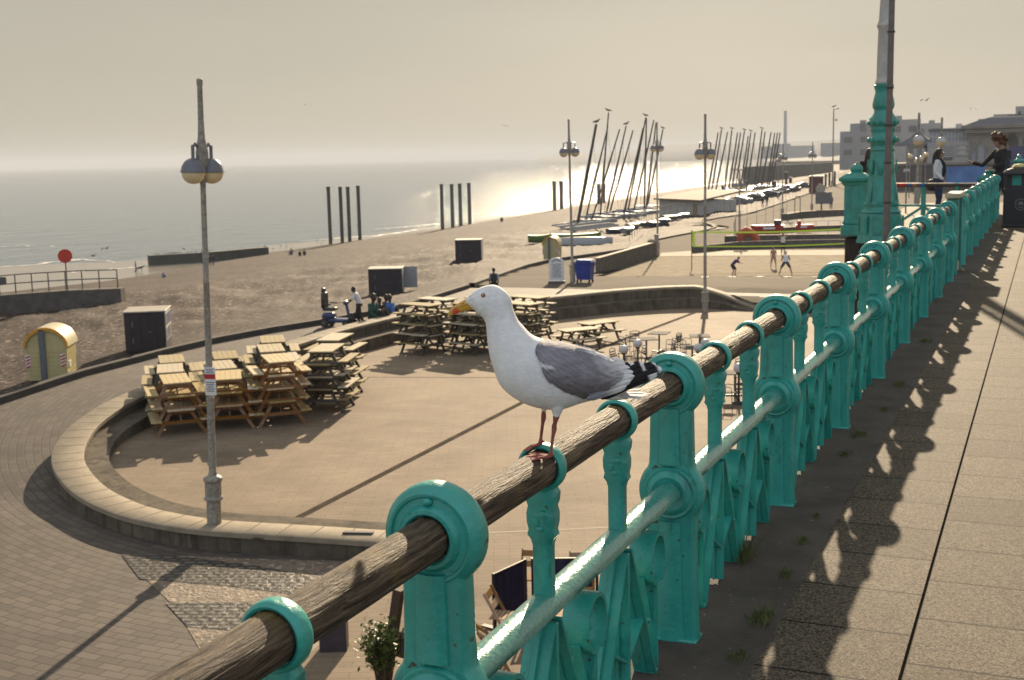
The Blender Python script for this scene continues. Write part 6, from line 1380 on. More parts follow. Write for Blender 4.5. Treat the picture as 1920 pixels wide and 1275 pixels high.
def person(P,rz,label,J={},cols=None,k=1.0,hair='short',sleeve='long',legs='long',vox=.016,group=None,fing=True,glasses=False,shoes=True,rad=1.0):
    c=dict(skin=SK,top=pm('black',(.012,.012,.014)),leg=pm('denim',(.02,.03,.07)),hair=HB); c.update(cols or {})
    j={a:Vector(b) for a,b in {**DEF,**J}.items()}
    r=empty('person',P,rz,label,'person',group,s=k)
    hd=j['head']; f=j['face'].normalized(); up_=(hd-j['neck']).normalized(); side_=f.cross(up_).normalized()
    mb=MB(); T=lambda pts,rs,n=10:mb.tube([j[a] if isinstance(a,str) else a for a in pts],rs,n)
    mb.tube([j['hip']-Vector((0,0,.05)),j['hip'],j['waist'],j['chest'],j['chest'].lerp(j['neck'],.6),j['neck']],[.12,.15,.125,.155,.11,.052],14,flat=(.72,1.0))
    mb.tube([j['chest'].lerp(j['neck'],.4),j['neck'],hd-up_*.03],[.075,.052,.05],10)
    mb.ell(hd,(.078,.094,.115),14,rz=math.atan2(f.y,f.x)+math.pi/2)
    mb.ell(hd+f*.045-up_*.055,(.05,.05,.05),10)            # jaw
    mb.ell(hd+f*.098-up_*.012,(.014,.018,.022),8)            # nose
    for s in(-1,1): mb.ell(hd+side_*s*.082-up_*.01,(.012,.02,.03),8)   # ears
    for a in'lr':
        sh,el,ha=j['sh'+a],j['el'+a],j['ha'+a]; mb.tube([j['chest'].lerp(j['neck'],.55),sh,sh.lerp(el,.3),el,el.lerp(ha,.35),ha],[.06,.058,.048,.036,.037,.024],10)
        d=(ha-el).normalized(); mb.ell(ha+d*.045,(.026,.026,.045),8)
        hp,kn,an=j['hp'+a],j['kn'+a],j['an'+a]; mb.tube([hp+Vector((0,0,.03)),hp.lerp(kn,.3),kn,kn.lerp(an,.35),an],[.092,.082,.054,.054,.036],10)
        ft=j.get('f'+a,None) or Vector((0,-1,0)); mb.tube([an+Vector((0,.03,-.04))*1,an-Vector((0,0,.03))+ft*.06,an+Vector((0,0,-.055))+ft*.17],[.036,.040,.026],8)
    body=mb.build('body',c['skin'],r)
    def rm(o):
        m1=o.modifiers.new('r','REMESH'); m1.mode='VOXEL'; m1.voxel_size=vox; m1.use_smooth_shade=True; m2=o.modifiers.new('s','SMOOTH'); m2.iterations=2
    modded(body,rm)
    if fing:   # fingers and thumb, part of the same body mesh
        import bmesh
        fb=MB()
        for a in'lr':
            el,ha=j['el'+a],j['ha'+a]; d=(ha-el).normalized(); q=d.cross(Vector((0,1,0.2))).normalized(); w_=q.cross(d)
            for i in range(4):
                o_=(i-1.5)*.014; L_=[.062,.072,.068,.052][i]; b0=ha+d*.07+q*o_; fb.tube([b0,b0+d*L_*.5+w_*.006,b0+d*L_*.85+w_*.022],[.0075,.007,.005],6)
            s_=1 if a=='l' else -1; b0=ha+d*.03+q*.022*s_; fb.tube([b0,b0+d*.03+q*.020*s_,b0+d*.055+q*.022*s_],[.009,.008,.006],6)
        me=body.data; b=bmesh.new(); b.from_mesh(me); vs=[b.verts.new(v) for v in fb.v]
        for f_ in fb.f: 
            try: ff=b.faces.new([vs[i] for i in f_]); ff.smooth=True
            except ValueError: pass
        b.to_mesh(me); b.free()
    def cloth(name,fn,M,v=.018,parent=None):
        m_=MB(); fn(m_); o=m_.build(name,M,parent or r)
        def rr_(o):
            m1=o.modifiers.new('r','REMESH'); m1.mode='VOXEL'; m1.voxel_size=v; m1.use_smooth_shade=True; m2=o.modifiers.new('s','SMOOTH'); m2.iterations=2
        return modded(o,rr_)
    def top(m_):
        m_.tube([j['hip']+Vector((0,0,.01)),j['waist'],j['chest'],j['chest'].lerp(j['neck'],.62),j['chest'].lerp(j['neck'],.85)],[.163*rad,.148*rad,.172*rad,.13,.085],16,flat=(.76,1.0))
        if sleeve!='none':
            for a in'lr':
                sh,el,ha=j['sh'+a],j['el'+a],j['ha'+a]
                m_.tube([j['chest'].lerp(j['neck'],.5),sh,sh.lerp(el,.5),el]+([el.lerp(ha,.5),el.lerp(ha,.92)] if sleeve=='long' else []),[.075,.073,.058,.050]+([.046,.036] if sleeve=='long' else []),10)
    cloth('shirt' if sleeve!='long' else 'jacket',top,c['top'])
    def lg(m_):
        m_.tube([j['waist']-Vector((0,0,.06)),j['hip'],j['hip']-Vector((0,0,.06))],[.155,.168,.13],14,flat=(.78,1))
        for a in'lr':
            hp,kn,an=j['hp'+a],j['kn'+a],j['an'+a]
            m_.tube([hp+Vector((0,0,.03)),hp.lerp(kn,.3),hp.lerp(kn,.95)]+([kn,kn.lerp(an,.4),kn.lerp(an,.97)] if legs=='long' else []),[.112,.100,.082]+([.070,.066,.050] if legs=='long' else []),10)
    cloth('trousers' if legs=='long' else 'shorts',lg,c['leg'])
    def hr(m_):
        m_.ell(hd+up_*.028-f*.018,(.090,.098,.108),12,rz=math.atan2(f.y,f.x)+math.pi/2)
        if hair=='afro': m_.ell(hd+up_*.06-f*.035,(.125,.125,.125),14)
        if hair=='long': m_.tube([hd+up_*.04-f*.05,hd-f*.08-up_*.06,hd-f*.085-up_*.22,hd-f*.06-up_*.36],[.08,.085,.075,.03],10,flat=(1.0,.8)); [m_.tube([hd+side_*s*.06,hd+side_*s*.085-up_*.15,hd+side_*s*.07-up_*.28],[.04,.035,.012],8) for s in(-1,1)]
        if hair=='afro':
            rq=random.Random(2)
            for _ in range(46): d=Vector((rq.gauss(0,1),rq.gauss(0,1),rq.gauss(.35,.8))).normalized(); q=hd+up_*.05-f*.02+d*rq.uniform(.12,.175); (m_.ell(q,(.045,.045,.045),6) if d.dot(f)<.45 or d.z>.4 else None)
    hh=cloth('hair',hr,c['hair'],.012)
    if hair!='afro' or True:
        # keep the face clear of hair
        import bmesh
        b=bmesh.new(); b.from_mesh(hh.data); kill=[v for v in b.verts if (v.co-hd).dot(f)>.052 and (v.co-hd).dot(up_)<.055]; bmesh.ops.delete(b,geom=kill,context='VERTS'); b.to_mesh(hh.data); b.free()
    fm=MB()
    for s in(-1,1): fm.ell(hd+f*.088+side_*s*.032+up_*.012,(.011,.011,.008),6)
    fm.build('eyes',mat('pupil_black',(0,0,0)),r)
    fm=MB(); fm.ell(hd+f*.086-up_*.062,(.022,.010,.006),8,rz=math.atan2(f.y,f.x)+math.pi/2); fm.build('mouth',mat('lip',(.25,.08,.06),.5),r)
    if glasses:
        fm=MB(); [fm.ell(hd+f*.098+side_*s*.034+up_*.012,(.030,.012,.022),8,rz=math.atan2(f.y,f.x)+math.pi/2) for s in(-1,1)]; [fm.tube([hd+f*.09+side_*s*.06+up_*.015,hd+side_*s*.088+up_*.01],.005,5) for s in(-1,1)]; fm.build('sunglasses',BLKP,r)
    if shoes and legs=='long':
        for a in'lr':
            an=j['an'+a]; ft=j.get('f'+a,None) or Vector((0,-1,0)); fm=MB(); fm.tube([an+Vector((0,.03,-.035)),an+ft*.07-Vector((0,0,.035)),an+Vector((0,0,-.05))+ft*.19],[.045,.048,.032],8); fm.build('shoe',SHO,r,smooth=50)
    return r
def pk(px,feet,head,z=None,gr=True):
    P=ground(px,feet) if z is None else at(px,feet,z); return P,(hz(px,head,P)-P.z)
# woman in the white jacket (faces right), on the promenade
P,h=pk(1757,408,279,0); w1_=person(P,va(1757)+R(80),'woman with long dark hair, sunglasses and a white jacket carrying a brown bag',dict(knl=(-.10,-.05,.49),hal=(-.20,-.16,.95),har=(.20,-.1,.93),ell=(-.22,.04,1.15),elr=(.23,.04,1.15)),dict(top=pm('white',(.62,.62,.66))),k=h/1.735,hair='long',glasses=True)
mb=MB(); mb.box((.20,.13,1.15),(.02,.012,.7),rx=R(10)); mb.build('bag_strap',mat('bag_brown',(.03,.018,.014),.5),w1_); mb=MB(); mb.ell((.24,.16,.82),(.09,.20,.16),14); mb.build('bag',mat('bag_brown',(0,0,0)),w1_,smooth=50)
mb=MB(); mb.ell((0,-.10,1.22),(.09,.09,.22),12); mb.tube([(0,-.02,1.45),(-.05,-.13,1.36),(-.02,-.17,1.15)],[.07,.05,.03],8); mb.build('black_top',pm('black',(0,0,0)),w1_,smooth=60)
# person with backlit auburn hair, arm held out to the left
P,h=pk(1872,403,250,0); person(P,va(1872)-R(62),'person in black with a curly backlit auburn afro holding one arm out',dict(hal=(-.14,-.60,1.18),ell=(-.20,-.32,1.10),elr=(.22,-.05,1.13),har=(.15,-.28,1.05),head=(0,-.06,1.60),face=(0,-1,-.35),hip=(0,.03,.93),anr=(.14,.30,.09),knr=(.10,.12,.49)),dict(top=pm('black',(0,0,0)),leg=pm('navy',(.012,.014,.03)),hair=HG),k=h/1.80,hair='afro')
P,h=pk(1628,420,279,0); person(P,va(1628)+R(180),'person with long dark hair in black mostly hidden behind the ornate column',dict(),dict(top=pm('black',(0,0,0)),leg=pm('black',(0,0,0))),k=h/1.735,hair='long')
P=at(1886,333,0); h=hz(1886,271,P); person(P,va(1886)+R(30),'distant person in dark clothes holding something yellow by the pavilion',dict(hal=(-.25,-.35,1.2)),dict(top=pm('black',(0,0,0))),k=h/1.735,vox=.03,fing=False)
# walker with a backpack
P=ground(927,566); h=hz(927,502,P)-P.z; wk=person(P,va(927)+R(180),'walker in a pale shirt with a dark backpack seen from behind above the gull',dict(knl=(-.1,-.14,.49),anl=(-.1,-.02,.10),knr=(.1,.02,.49),anr=(.1,.2,.12)),dict(skin=SKD,top=pm('paleblue',(.35,.38,.45)),leg=pm('navy',(0,0,0))),k=h/1.735,sleeve='short',vox=.024,fing=False)
mb=MB(); mb.box((0,.19,1.24),(.32,.18,.46),bev=.06); mb.build('backpack',pm('pack',(.025,.025,.03)),wk,smooth=40)
# volleyball players
sit=lambda:None
P,h=pk(1378,517,481,SZ+.0); person(P,va(1376)+R(70),'player in a purple top crouching forward with hands together',dict(hip=(0,.22,.80),waist=(0,.12,.92),chest=(0,-.06,1.10),neck=(0,-.17,1.22),head=(0,-.28,1.33),shl=(-.17,-.10,1.19),shr=(.17,-.10,1.19),ell=(-.16,-.30,1.0),elr=(.16,-.30,1.0),hal=(-.03,-.55,.95),har=(.03,-.55,.95),hpl=(-.1,.22,.78),hpr=(.1,.22,.78),knl=(-.22,.0,.48),knr=(.20,.0,.48),anl=(-.30,.12,.09),anr=(.28,.12,.09)),dict(top=pm('purple',(.07,.03,.16)),leg=pm('black',(0,0,0))),k=h/1.44,sleeve='short',legs='short',vox=.022,fing=False,group='volleyball players')
P,h=pk(1450,503,463,SZ); person(P,va(1450),'shirtless player facing the camera with both knees bent',dict(knl=(-.17,-.12,.50),knr=(.17,-.12,.50),anl=(-.20,.04,.09),anr=(.20,.04,.09),hip=(0,.02,.88),hpl=(-.09,.02,.86),hpr=(.09,.02,.86),hal=(-.2,-.25,1.0),har=(.2,-.25,1.0)),dict(top=mat('skin',(0,0,0)),leg=pm('pinkshort',(.40,.25,.20))),k=h/1.70,sleeve='none',legs='short',vox=.022,fing=False,group='volleyball players')
P,h=pk(1473,516,470,SZ); person(P,va(1473)+R(180),'player in a white vest and dark shorts with legs spread wide',dict(knl=(-.28,-.08,.50),knr=(.28,-.08,.50),anl=(-.40,.05,.09),anr=(.40,.05,.09),hip=(0,.06,.84),hpl=(-.1,.06,.80),hpr=(.1,.06,.80),waist=(0,.02,.98),chest=(0,-.08,1.18),neck=(0,-.14,1.32),head=(0,-.18,1.47),shl=(-.18,-.08,1.27),shr=(.18,-.08,1.27),ell=(-.26,-.10,1.0),elr=(.26,-.1,1.0),hal=(-.25,-.3,.9),har=(.25,-.3,.9)),dict(top=pm('white',(0,0,0)),leg=pm('slate',(.06,.07,.10)),hair=pm('white',(0,0,0))),k=h/1.60,sleeve='none',legs='short',vox=.022,fing=False,group='volleyball players')
P,h=pk(1468,479,437,SZ); person(P,va(1468),'player in white beyond the net raising both arms to the head',dict(ell=(-.34,-.1,1.5),elr=(.34,-.1,1.5),hal=(-.2,-.12,1.72),har=(.2,-.12,1.72)),dict(top=pm('white',(0,0,0)),leg=pm('black',(0,0,0))),k=h/1.735,sleeve='none',legs='short',vox=.022,fing=False,group='volleyball players')
# group at the wall
SITJ=dict(hip=(0,0,.48),waist=(0,0,.64),chest=(0,-.04,.86),neck=(0,-.05,1.01),head=(0,-.08,1.17),shl=(-.17,-.04,.96),shr=(.17,-.04,.96),ell=(-.22,-.12,.70),elr=(.22,-.12,.70),hal=(-.12,-.34,.62),har=(.12,-.34,.62),hpl=(-.09,-.02,.47),hpr=(.09,-.02,.47),knl=(-.12,-.42,.48),knr=(.12,-.42,.48),anl=(-.12,-.44,.09),anr=(.12,-.44,.09))
P=ground(674,611); h=hz(674,537,P)-P.z
person(P,va(674)-R(100),'man in a white shirt stooping towards the seated people',dict(hip=(0,.05,.90),waist=(0,.02,1.04),chest=(0,-.08,1.26),neck=(0,-.14,1.40),head=(0,-.2,1.54),shl=(-.18,-.1,1.36),shr=(.18,-.1,1.36),ell=(-.22,-.26,1.14),elr=(.22,-.24,1.1),hal=(-.15,-.5,1.02),har=(.15,-.48,1.0),knl=(-.12,-.10,.48),knr=(.12,.06,.48),anr=(.12,.24,.09)),dict(skin=SKD,top=pm('white',(0,0,0)),leg=pm('maroon',(.02,.012,.02))),k=h/1.66,sleeve='short',vox=.024,fing=False,group='people gathered at the curved wall')
# beach people (small)
SITG=dict(SITJ); 
for q in SITG: SITG[q]=(SITG[q][0],SITG[q][1],max(.07,SITG[q][2]-.40)) if q!='face' else SITG[q]
SITG['knl']=(-.12,-.36,.42);SITG['knr']=(.12,-.36,.42);SITG['anl']=(-.12,-.55,.07);SITG['anr']=(.12,-.55,.07)
SB=mat('scooter_black',(.015,.015,.017),.4,coat=.3)
for px,py,hp_,a,lb,cl in ((735,600,552,-60,'seated person in a bright blue shirt at the right of the group on the wall',dict(skin=SKD,top=pm('blue',(.05,.16,.45)),leg=pm('black',(0,0,0)))),(714,603,557,-20,'seated person in black between the blue and green shirts',dict(skin=SKD,top=pm('black',(0,0,0)),leg=pm('black',(0,0,0)))),(698,607,550,60,'seated person in a dark green top leaning on the wall',dict(skin=SKD,top=pm('green',(.012,.07,.055)),leg=pm('black',(0,0,0)))),(722,598,552,110,'seated person in dark clothes mostly behind the black-clad one',dict(skin=SKD,top=pm('brownish',(.03,.022,.018)),leg=pm('black',(0,0,0))))):
    P=ground(px,py); h=hz(px,hp_,P)-P.z; kk=h/.89; person(P,va(px)+R(a),lb,dict(SITG),cl,k=kk,sleeve='short' if 'blue' in lb else 'long',vox=.026,fing=False,group='people gathered at the curved wall')
# mobility scooter
P=ground(634,612); r=empty('mobility_scooter',P,va(634)+R(62),'dark blue mobility scooter with a high seat parked on the path by the wall','mobility scooter',s=1.12)
SBL=mat('scooter_blue',(.02,.04,.14),.3,coat=.5)
mb=MB(); mb.box((0,0,.24),(.52,1.15,.14),bev=.05); mb.box((0,.36,.40),(.50,.44,.26),bev=.08); mb.build('body',SBL,r,smooth=40)
for sx,sy,rw_ in ((-1,.42,.17),(1,.42,.17),(-1,-.5,.15),(1,-.5,.15)): 
    mb=MB(); mb.tube([(sx*.24,sy,rw_),(sx*.34,sy,rw_)],rw_,16); o=mb.build('wheel',SB,r,smooth=40); mb=MB(); mb.tube([(sx*.235,sy,rw_),(sx*.345,sy,rw_)],rw_*.5,12); mb.build('rim',STL,o,smooth=40)
mb=MB(); mb.box((0,.30,.66),(.46,.46,.12),bev=.04); mb.box((0,.52,.98),(.46,.12,.62),bev=.05); mb.box((0,.55,1.36),(.26,.09,.18),bev=.03); mb.build('seat',SB,r,smooth=40)
for s in(-1,1): mb=MB(); mb.box((s*.27,.28,.86),(.07,.34,.05),bev=.02); mb.build('armrest',SB,r)
mb=MB(); mb.tube([(0,-.5,.3),(0,-.38,.85)],.06,8); mb.box((0,-.38,.9),(.3,.16,.12),bev=.04); mb.build('steering_column',SBL,r,smooth=40); mb=MB(); mb.tube([(-.28,-.26,.96),(0,-.36,.96),(.28,-.26,.96)],.02,6); mb.build('handlebar',SB,r)
mb=MB(); mb.box((0,-.66,.42),(.36,.24,.24),bev=.02); mb.build('basket',DARKM,r)
def small(px,feet,head,a,lb,J,cl,hh,**k):
    P=ground(px,feet); h=hz(px,head,P)-P.z; return person(P,va(px)+a,lb,J,cl,k=h/hh,vox=.03,fing=False,**k)
small(498,477,459,R(160),'person standing alone at the water edge right of the groyne',{},dict(top=pm('tan',(.12,.09,.07))),1.735)
small(393,498,478,R(180),'left of the two dark figures standing behind the leaning lamp post',{},dict(top=pm('black',(0,0,0))),1.735)
small(400,498,477,R(170),'right of the two dark figures standing behind the leaning lamp post',{},dict(top=pm('navy',(0,0,0))),1.735)
small(255,510,490,R(90),'person walking in the shallows with a dog',dict(knl=(-.1,-.14,.49),anr=(.1,.2,.12)),dict(top=pm('grey',(.12,.12,.13))),1.735)
small(306,521,510,R(150),'person in a pale blue top sitting on the shingle ridge',SITG,dict(top=pm('sky',(.12,.18,.42))),.89)
small(547,478,465,R(200),'leftmost of the three people sitting on the beach',SITG,dict(top=pm('grey',(0,0,0))),.89,group='people sitting on the beach')
small(562,480,469,R(170),'middle one of the three people sitting on the beach',SITG,dict(top=pm('black',(0,0,0))),.89,group='people sitting on the beach')
small(571,479,467,R(180),'right one of the three people sitting on the beach',SITG,dict(top=pm('black',(0,0,0))),.89,group='people sitting on the beach')
small(941,416,405,R(180),'lone person sitting high on the shingle beyond the middle pier columns',SITG,dict(top=pm('black',(0,0,0))),.89)
small(1430,387,368,R(200),'dark walker left of the pair on the esplanade by the mesh fence',{},dict(top=pm('maroon',(0,0,0))),1.735)
small(1438,385,365,R(190),'dark walker right of the pair on the esplanade by the mesh fence',{},dict(top=pm('black',(0,0,0))),1.735)
small(1558,392,365,R(180),'walker in grey beside the round-topped sign',dict(anr=(.1,.2,.12)),dict(top=pm('grey',(0,0,0))),1.735)
P=ground(263,509); r=empty('dog',P,va(255)+R(90),'small dog beside the person in the shallows','dog',s=1.2); mb=MB()
mb.tube([(0,.28,.38),(0,.1,.40),(0,-.15,.42),(0,-.28,.50),(0,-.36,.56)],[.07,.10,.115,.07,.06],8); mb.ell((0,-.42,.58),(.055,.10,.06),8); mb.tube([(0,.28,.4),(0,.42,.52)],[.025,.012],5)
for sx in(-1,1): mb.tube([(sx*.06,-.16,.36),(sx*.06,-.15,.2),(sx*.06,-.17,0)],[.04,.025,.02],6); mb.tube([(sx*.06,.22,.36),(sx*.06,.16,.24),(sx*.06,.27,.14),(sx*.06,.24,0)],[.055,.035,.022,.02],6); mb.ell((sx*.04,-.38,.64),(.015,.02,.035),5)
mb.build('body',HB,r,smooth=60)
# ================================================================ BIRDS
GW_=mat('bird_grey',(.10,.10,.105),.7)
def perched():
    mb=MB(); mb.tube([(.26,0,.13),(.12,0,.17),(-.02,0,.19),(-.12,0,.23),(-.17,0,.29),(-.20,0,.32)],[.015,.06,.085,.07,.045,.035],10); mb.ell((-.215,0,.325),(.045,.038,.038),8); mb.tube([(-.25,0,.32),(-.32,0,.305)],[.013,.004],5); mb.tube([(.0,.03,.12),(0,.03,0)],.008,4); mb.tube([(.0,-.03,.12),(0,-.03,0)],.008,4); return mb.mesh('gull',GW_,60)
def flying():
    mb=MB(); mb.tube([(.22,0,0),(.05,0,0),(-.12,0,0),(-.2,0,.01)],[.01,.06,.05,.02],8)
    for s in(-1,1): mb.grid([[Vector((-.08+a*.02,s*w*.62,z)),Vector((.08+a*.10,s*w*.62,z-.01))] for a,w,z in ((0,.0,.03),(.2,.45,.16),(1.2,1.05,.06))])
    return mb.mesh('gull',GW_,60)
PG,FG=perched(),flying()
def bird(P,me,rz,lb,grp,s=1.0): o=link('gull',me); o.location=P; o.rotation_euler=(rr.uniform(-.3,.3) if me is FG else 0,0,rz); o.scale=(s,)*3; tag(o,lb,'gull',grp)
for i,(k,l) in enumerate(((2,'gull perched on the tallest near mast'),(4,'gull perched on the middle near mast'),(7,'gull on the near mast left of the third lamp'),(11,'gull on the rightmost near mast'),(0,'gull on the thick leftmost near mast'))): bird(tops[k],PG,va(1150)+[0,3,0,.3,3][i],l,'gulls perched on the boat masts',1.9)
for i in (1,3,6,8,10): bird(ftops[i],PG,va(1400)+rr.uniform(-.5,.5),'gull perched on the %s far mast'%names[i],'gulls perched on the boat masts',2.2)
P=ground(1561,348); bird(Vector((P.x,P.y,hz(1561,203,P))),PG,va(1561)+3.1,'gull perched on top of the tall camera pole',None,2.0)
for i,(x,y,d_,l) in enumerate(((572,196,160,'gull flying in the open sky over the sea'),(946,236,200,'small gull flying above the sea right of centre'),(1737,188,120,'gull flying in the sky right of the slim pole'),(1821,204,150,'gull flying above the pavilion roof'),(1572,203,190,'gull flying off beside the camera pole'),(60,472,150,'gull skimming the water left of the red sign'),(200,466,120,'gull flapping over the water right of the red sign'),(345,467,150,'gull low over the sea above the groyne'),(175,480,130,'gull flying low over the shallows by the jetty'))):
    bird(atd(x,y,d_),FG,rr.uniform(0,6),l,'gulls in flight',1.0)
for i in range(26):
    x=rr.choice([rr.uniform(285,400),rr.uniform(505,640),rr.uniform(285,400)]); y=pw(x,[(280,479),(400,474.5),(500,470),(640,452)])+(rr.uniform(0,1.5) if x<420 else rr.uniform(-6,2)); P=at(x,y,-10.65 if x<420 else -12.0); 
    if x<420: P=at(x,pw(x,[(279,497),(330,494),(400,489.5),(465,483)]),-12.0); P.z=-10.66
    bird(P,PG,rr.uniform(0,6),'small gull standing on the dark groyne top' if x<420 else 'small gull standing on the wet sand right of the groyne','gulls on the groyne' if x<420 else 'gulls on the wet sand',.85)
# ================================================================ PAVILION AND TOWN
STONE=mat('stone_wall',(.20,.18,.155),.8,var=.2,scale=.5,bump=.3,bscale=3); SLATE=mat('slate_roof',(.09,.095,.115),.6,var=.2,scale=1); GLZ=mat('window_glass',(.30,.33,.37),.15,var=.2); DWALL=mat('dark_stone',(.075,.07,.068),.85,var=.25,scale=.4,bump=.3,bscale=3)
Yp=235.0
def XY(px): # on the frontage line facing the camera
    d=ray(px,300); t=Yp/d.y; return CAM+d*t
A=XY(1668);B=XY(1960); d=(B-A); fr_=math.atan2(d.y,d.x); 
def fx(px): return (XY(px)-A).length
def fz(px,py): return hz(px,py,XY(px))
r=empty('terrace_wall',Vector((A.x,A.y,0)),fr_,'long dark stone terrace wall carrying the seafront pavilion','wall'); mb=MB(); mb.box((fx(1960)/2,6,(fz(1760,308)-6.4)/2),(fx(1960),12,fz(1760,308)+6.4)); mb.build('face',DWALL,r)
mb=MB(); mb.box((fx(1960)/2,5.9,fz(1760,308)+.1),(fx(1960)+.4,12.6,.4)); mb.build('coping',STONE,r)
MUR=mat('mural_blue',(.02,.09,.32),.6,var=.5,scale=.35,col2=(.06,.22,.50)); mb=MB(); z0,z1=fz(1800,343),fz(1800,312); mb.box(((fx(1775)+fx(1852))/2,-.06,(z0+z1)/2),(fx(1852)-fx(1775),.12,z1-z0)); mb.build('blue_mural',MUR,r)
zb0=fz(1760,308)+.2
r=empty('pavilion',Vector((A.x,A.y,zb0)),fr_,'seafront pavilion with arched openings and a dark hipped roof at the right edge','pavilion'); Z=lambda py,px=1860:fz(px,py)-zb0
def wall_arches(x0,x1,z1,ops,depth,M,name,parent):
    "wall face with arched holes: columns between the openings, spandrels above"
    mb=MB(); xs=[x0]; 
    cur=x0
    for (a,b,zs,zt_) in ops:
        mb.box(((cur+a)/2,depth/2,z1/2),(a-cur,depth,z1)); n=10; cx=(a+b)/2; rw=(b-a)/2
        for k in range(n):
            t0=math.pi*k/n;t1=math.pi*(k+1)/n; xa,xb=cx-rw*math.cos(t0),cx-rw*math.cos(t1); za,zb=zs+(zt_-zs)*math.sin(t0),zs+(zt_-zs)*math.sin(t1)
            mb.add([(xa,0,za),(xb,0,zb),(xb,0,z1),(xa,0,z1),(xa,depth,za),(xb,depth,zb),(xb,depth,z1),(xa,depth,z1)],[(0,1,2,3),(4,5,6,7),(0,1,5,4)])
        cur=b
    mb.box(((cur+x1)/2,depth/2,z1/2),(x1-cur,depth,z1)); return mb.build(name,M,parent)
x0,x1=fx(1816),fx(1960); zw=Z(240)
ops=[(fx(1821),fx(1829),Z(285),Z(277)),(fx(1832),fx(1845),Z(278),Z(268)),(fx(1848),fx(1853),Z(285),Z(277)),(fx(1862),fx(1874),Z(277),Z(258)),(fx(1882),fx(1909),Z(268),Z(251)),(fx(1916),fx(1944),Z(268),Z(251))]
wall_arches(x0,x1,zw,ops,.6,STONE,'arcade_wall',r)
mb=MB(); mb.box(((x0+x1)/2,11,zw/2),(x1-x0,.4,zw)); mb.build('back_wall',mat('pale_wall',(.34,.35,.37),.8),r)
for a,b,_,zt_ in ops[:4]: mb=MB(); mb.box(((a+b)/2,.45,zt_/2),(b-a,.06,zt_)); mb.build('window',GLZ,r)
mb=MB(); mb.box(((x0+x1)/2,5.6,zw+.25),(x1-x0+2.6,13.4,.7),bev=.1); mb.box(((x0+x1)/2,5.6,zw-.5),(x1-x0+1.4,12.6,.7)); mb.build('cornice',STONE,r)
zr=Z(218); mb=MB(); g=[[Vector((x0+a,b,z)),Vector((x1-a,b,z)),Vector((x1-a,11.4-b,z)),Vector((x0+a,11.4-b,z))] for a,b,z in ((-.8,-.8,zw+.6),(1.4,.6,zw+.6+(zr-zw)*.40),(3.6,2.2,zw+.3+(zr-zw)*.85),(6.4,3.8,zr))]; mb.grid(g,close=True); mb.add(g[-1],[(0,1,2,3)]); mb.build('roof',SLATE,r,smooth=20)
mb=MB(); mb.box((x0+10,5.5,zr+.1),(8,.5,.4)); mb.lathe([(.3,zr),(.25,zr+.8),(0,zr+1)],8,(x0+8,5.5,0)); mb.build('ridge_ornament',SLATE,r)
mb=MB(); z_=Z(283,1900); mb.box((fx(1922),-.8,z_/2),(fx(1960)-fx(1884),.2,z_+1.6)); mb.build('purple_hoarding',mat('hoarding_purple',(.035,.04,.13),.7,var=.2,scale=1),r)
r=empty('glazed_link_building',Vector((A.x,A.y,zb0)),fr_,'low white building with a glazed upper storey between the small tower and the pavilion','building')
x0,x1=fx(1738),fx(1816.5); zl=Z(266,1780); mb=MB(); mb.box(((x0+x1)/2,5.2,zl/2),(x1-x0,10,zl)); mb.build('wall',mat('link_white',(.34,.33,.32),.7,var=.12,scale=.4),r)
zu=Z(244,1780); mb=MB(); mb.box(((x0+x1)/2,6.6,zu+.1),(x1-x0+.4,8.4,.4)); mb.build('roof',SLATE,r)
mb=MB(); mb.box(((x0+x1)/2,6.6,(zl+zu)/2),(x1-x0-.2,7.4,zu-zl-.1)); g_=mb.build('glazing',GLZ,r)
for k in range(12): mb=MB(); mb.box((x0+(x1-x0)*(k+.2)/11.5,2.8,(zl+zu)/2),(.22,.2,zu-zl)); mb.build('mullion',mat('mullion_white',(.4,.4,.4),.6),g_)
mb=MB(); mb.box(((x0+x1)/2,2.75,zl+(zu-zl)*.45),(x1-x0,.22,.25)); mb.build('transom',mat('mullion_white',(0,0,0)),g_)
mb=MB(); mb.box((fx(1777),.12,Z(285,1777)*.93),(fx(1787)-fx(1769),.1,Z(271,1777)*.80)); mb.build('poster_panel',mat('poster_dark',(.07,.075,.10),.5,var=.4,scale=1),r)
for k in range(6): mb=MB(); mb.box((fx(1777),.05,Z(271,1777)*.80*(.45+.14*k)),(2.2-.5*(k%2),.06,.28)); mb.build('poster_text',mat('poster_text',(.3,.3,.3),.6),r)
mb=MB(); mb.box((fx(1803),.12,Z(281,1803)),(fx(1810)-fx(1796),.08,Z(271,1803)*.6)); mb.build('sign_panel',mat('sign_pale',(.42,.40,.36),.6,var=.2,scale=3),r)
for k in range(3): mb=MB(); mb.box((fx(1803),.05,Z(281,1803)+.9-.9*k),(2.4-.6*(k%2),.06,.3)); mb.build('sign_text',mat('poster_text',(0,0,0)),r)
r=empty('corner_tower',Vector((A.x,A.y,zb0)),fr_,'small square pavilion tower with a pointed slate roof','tower'); x0,x1=fx(1693),fx(1739); zt_=Z(272,1715)
mb=MB(); mb.box(((x0+x1)/2,5,zt_/2),(x1-x0-1.4,10,zt_)); mb.build('wall',STONE,r)
for k in range(3): mb=MB(); mb.box((x0+(x1-x0)*(k+.5)/3,-.03,zt_*.55),((x1-x0)*.16,.08,zt_*.5)); mb.build('window',GLZ,r)
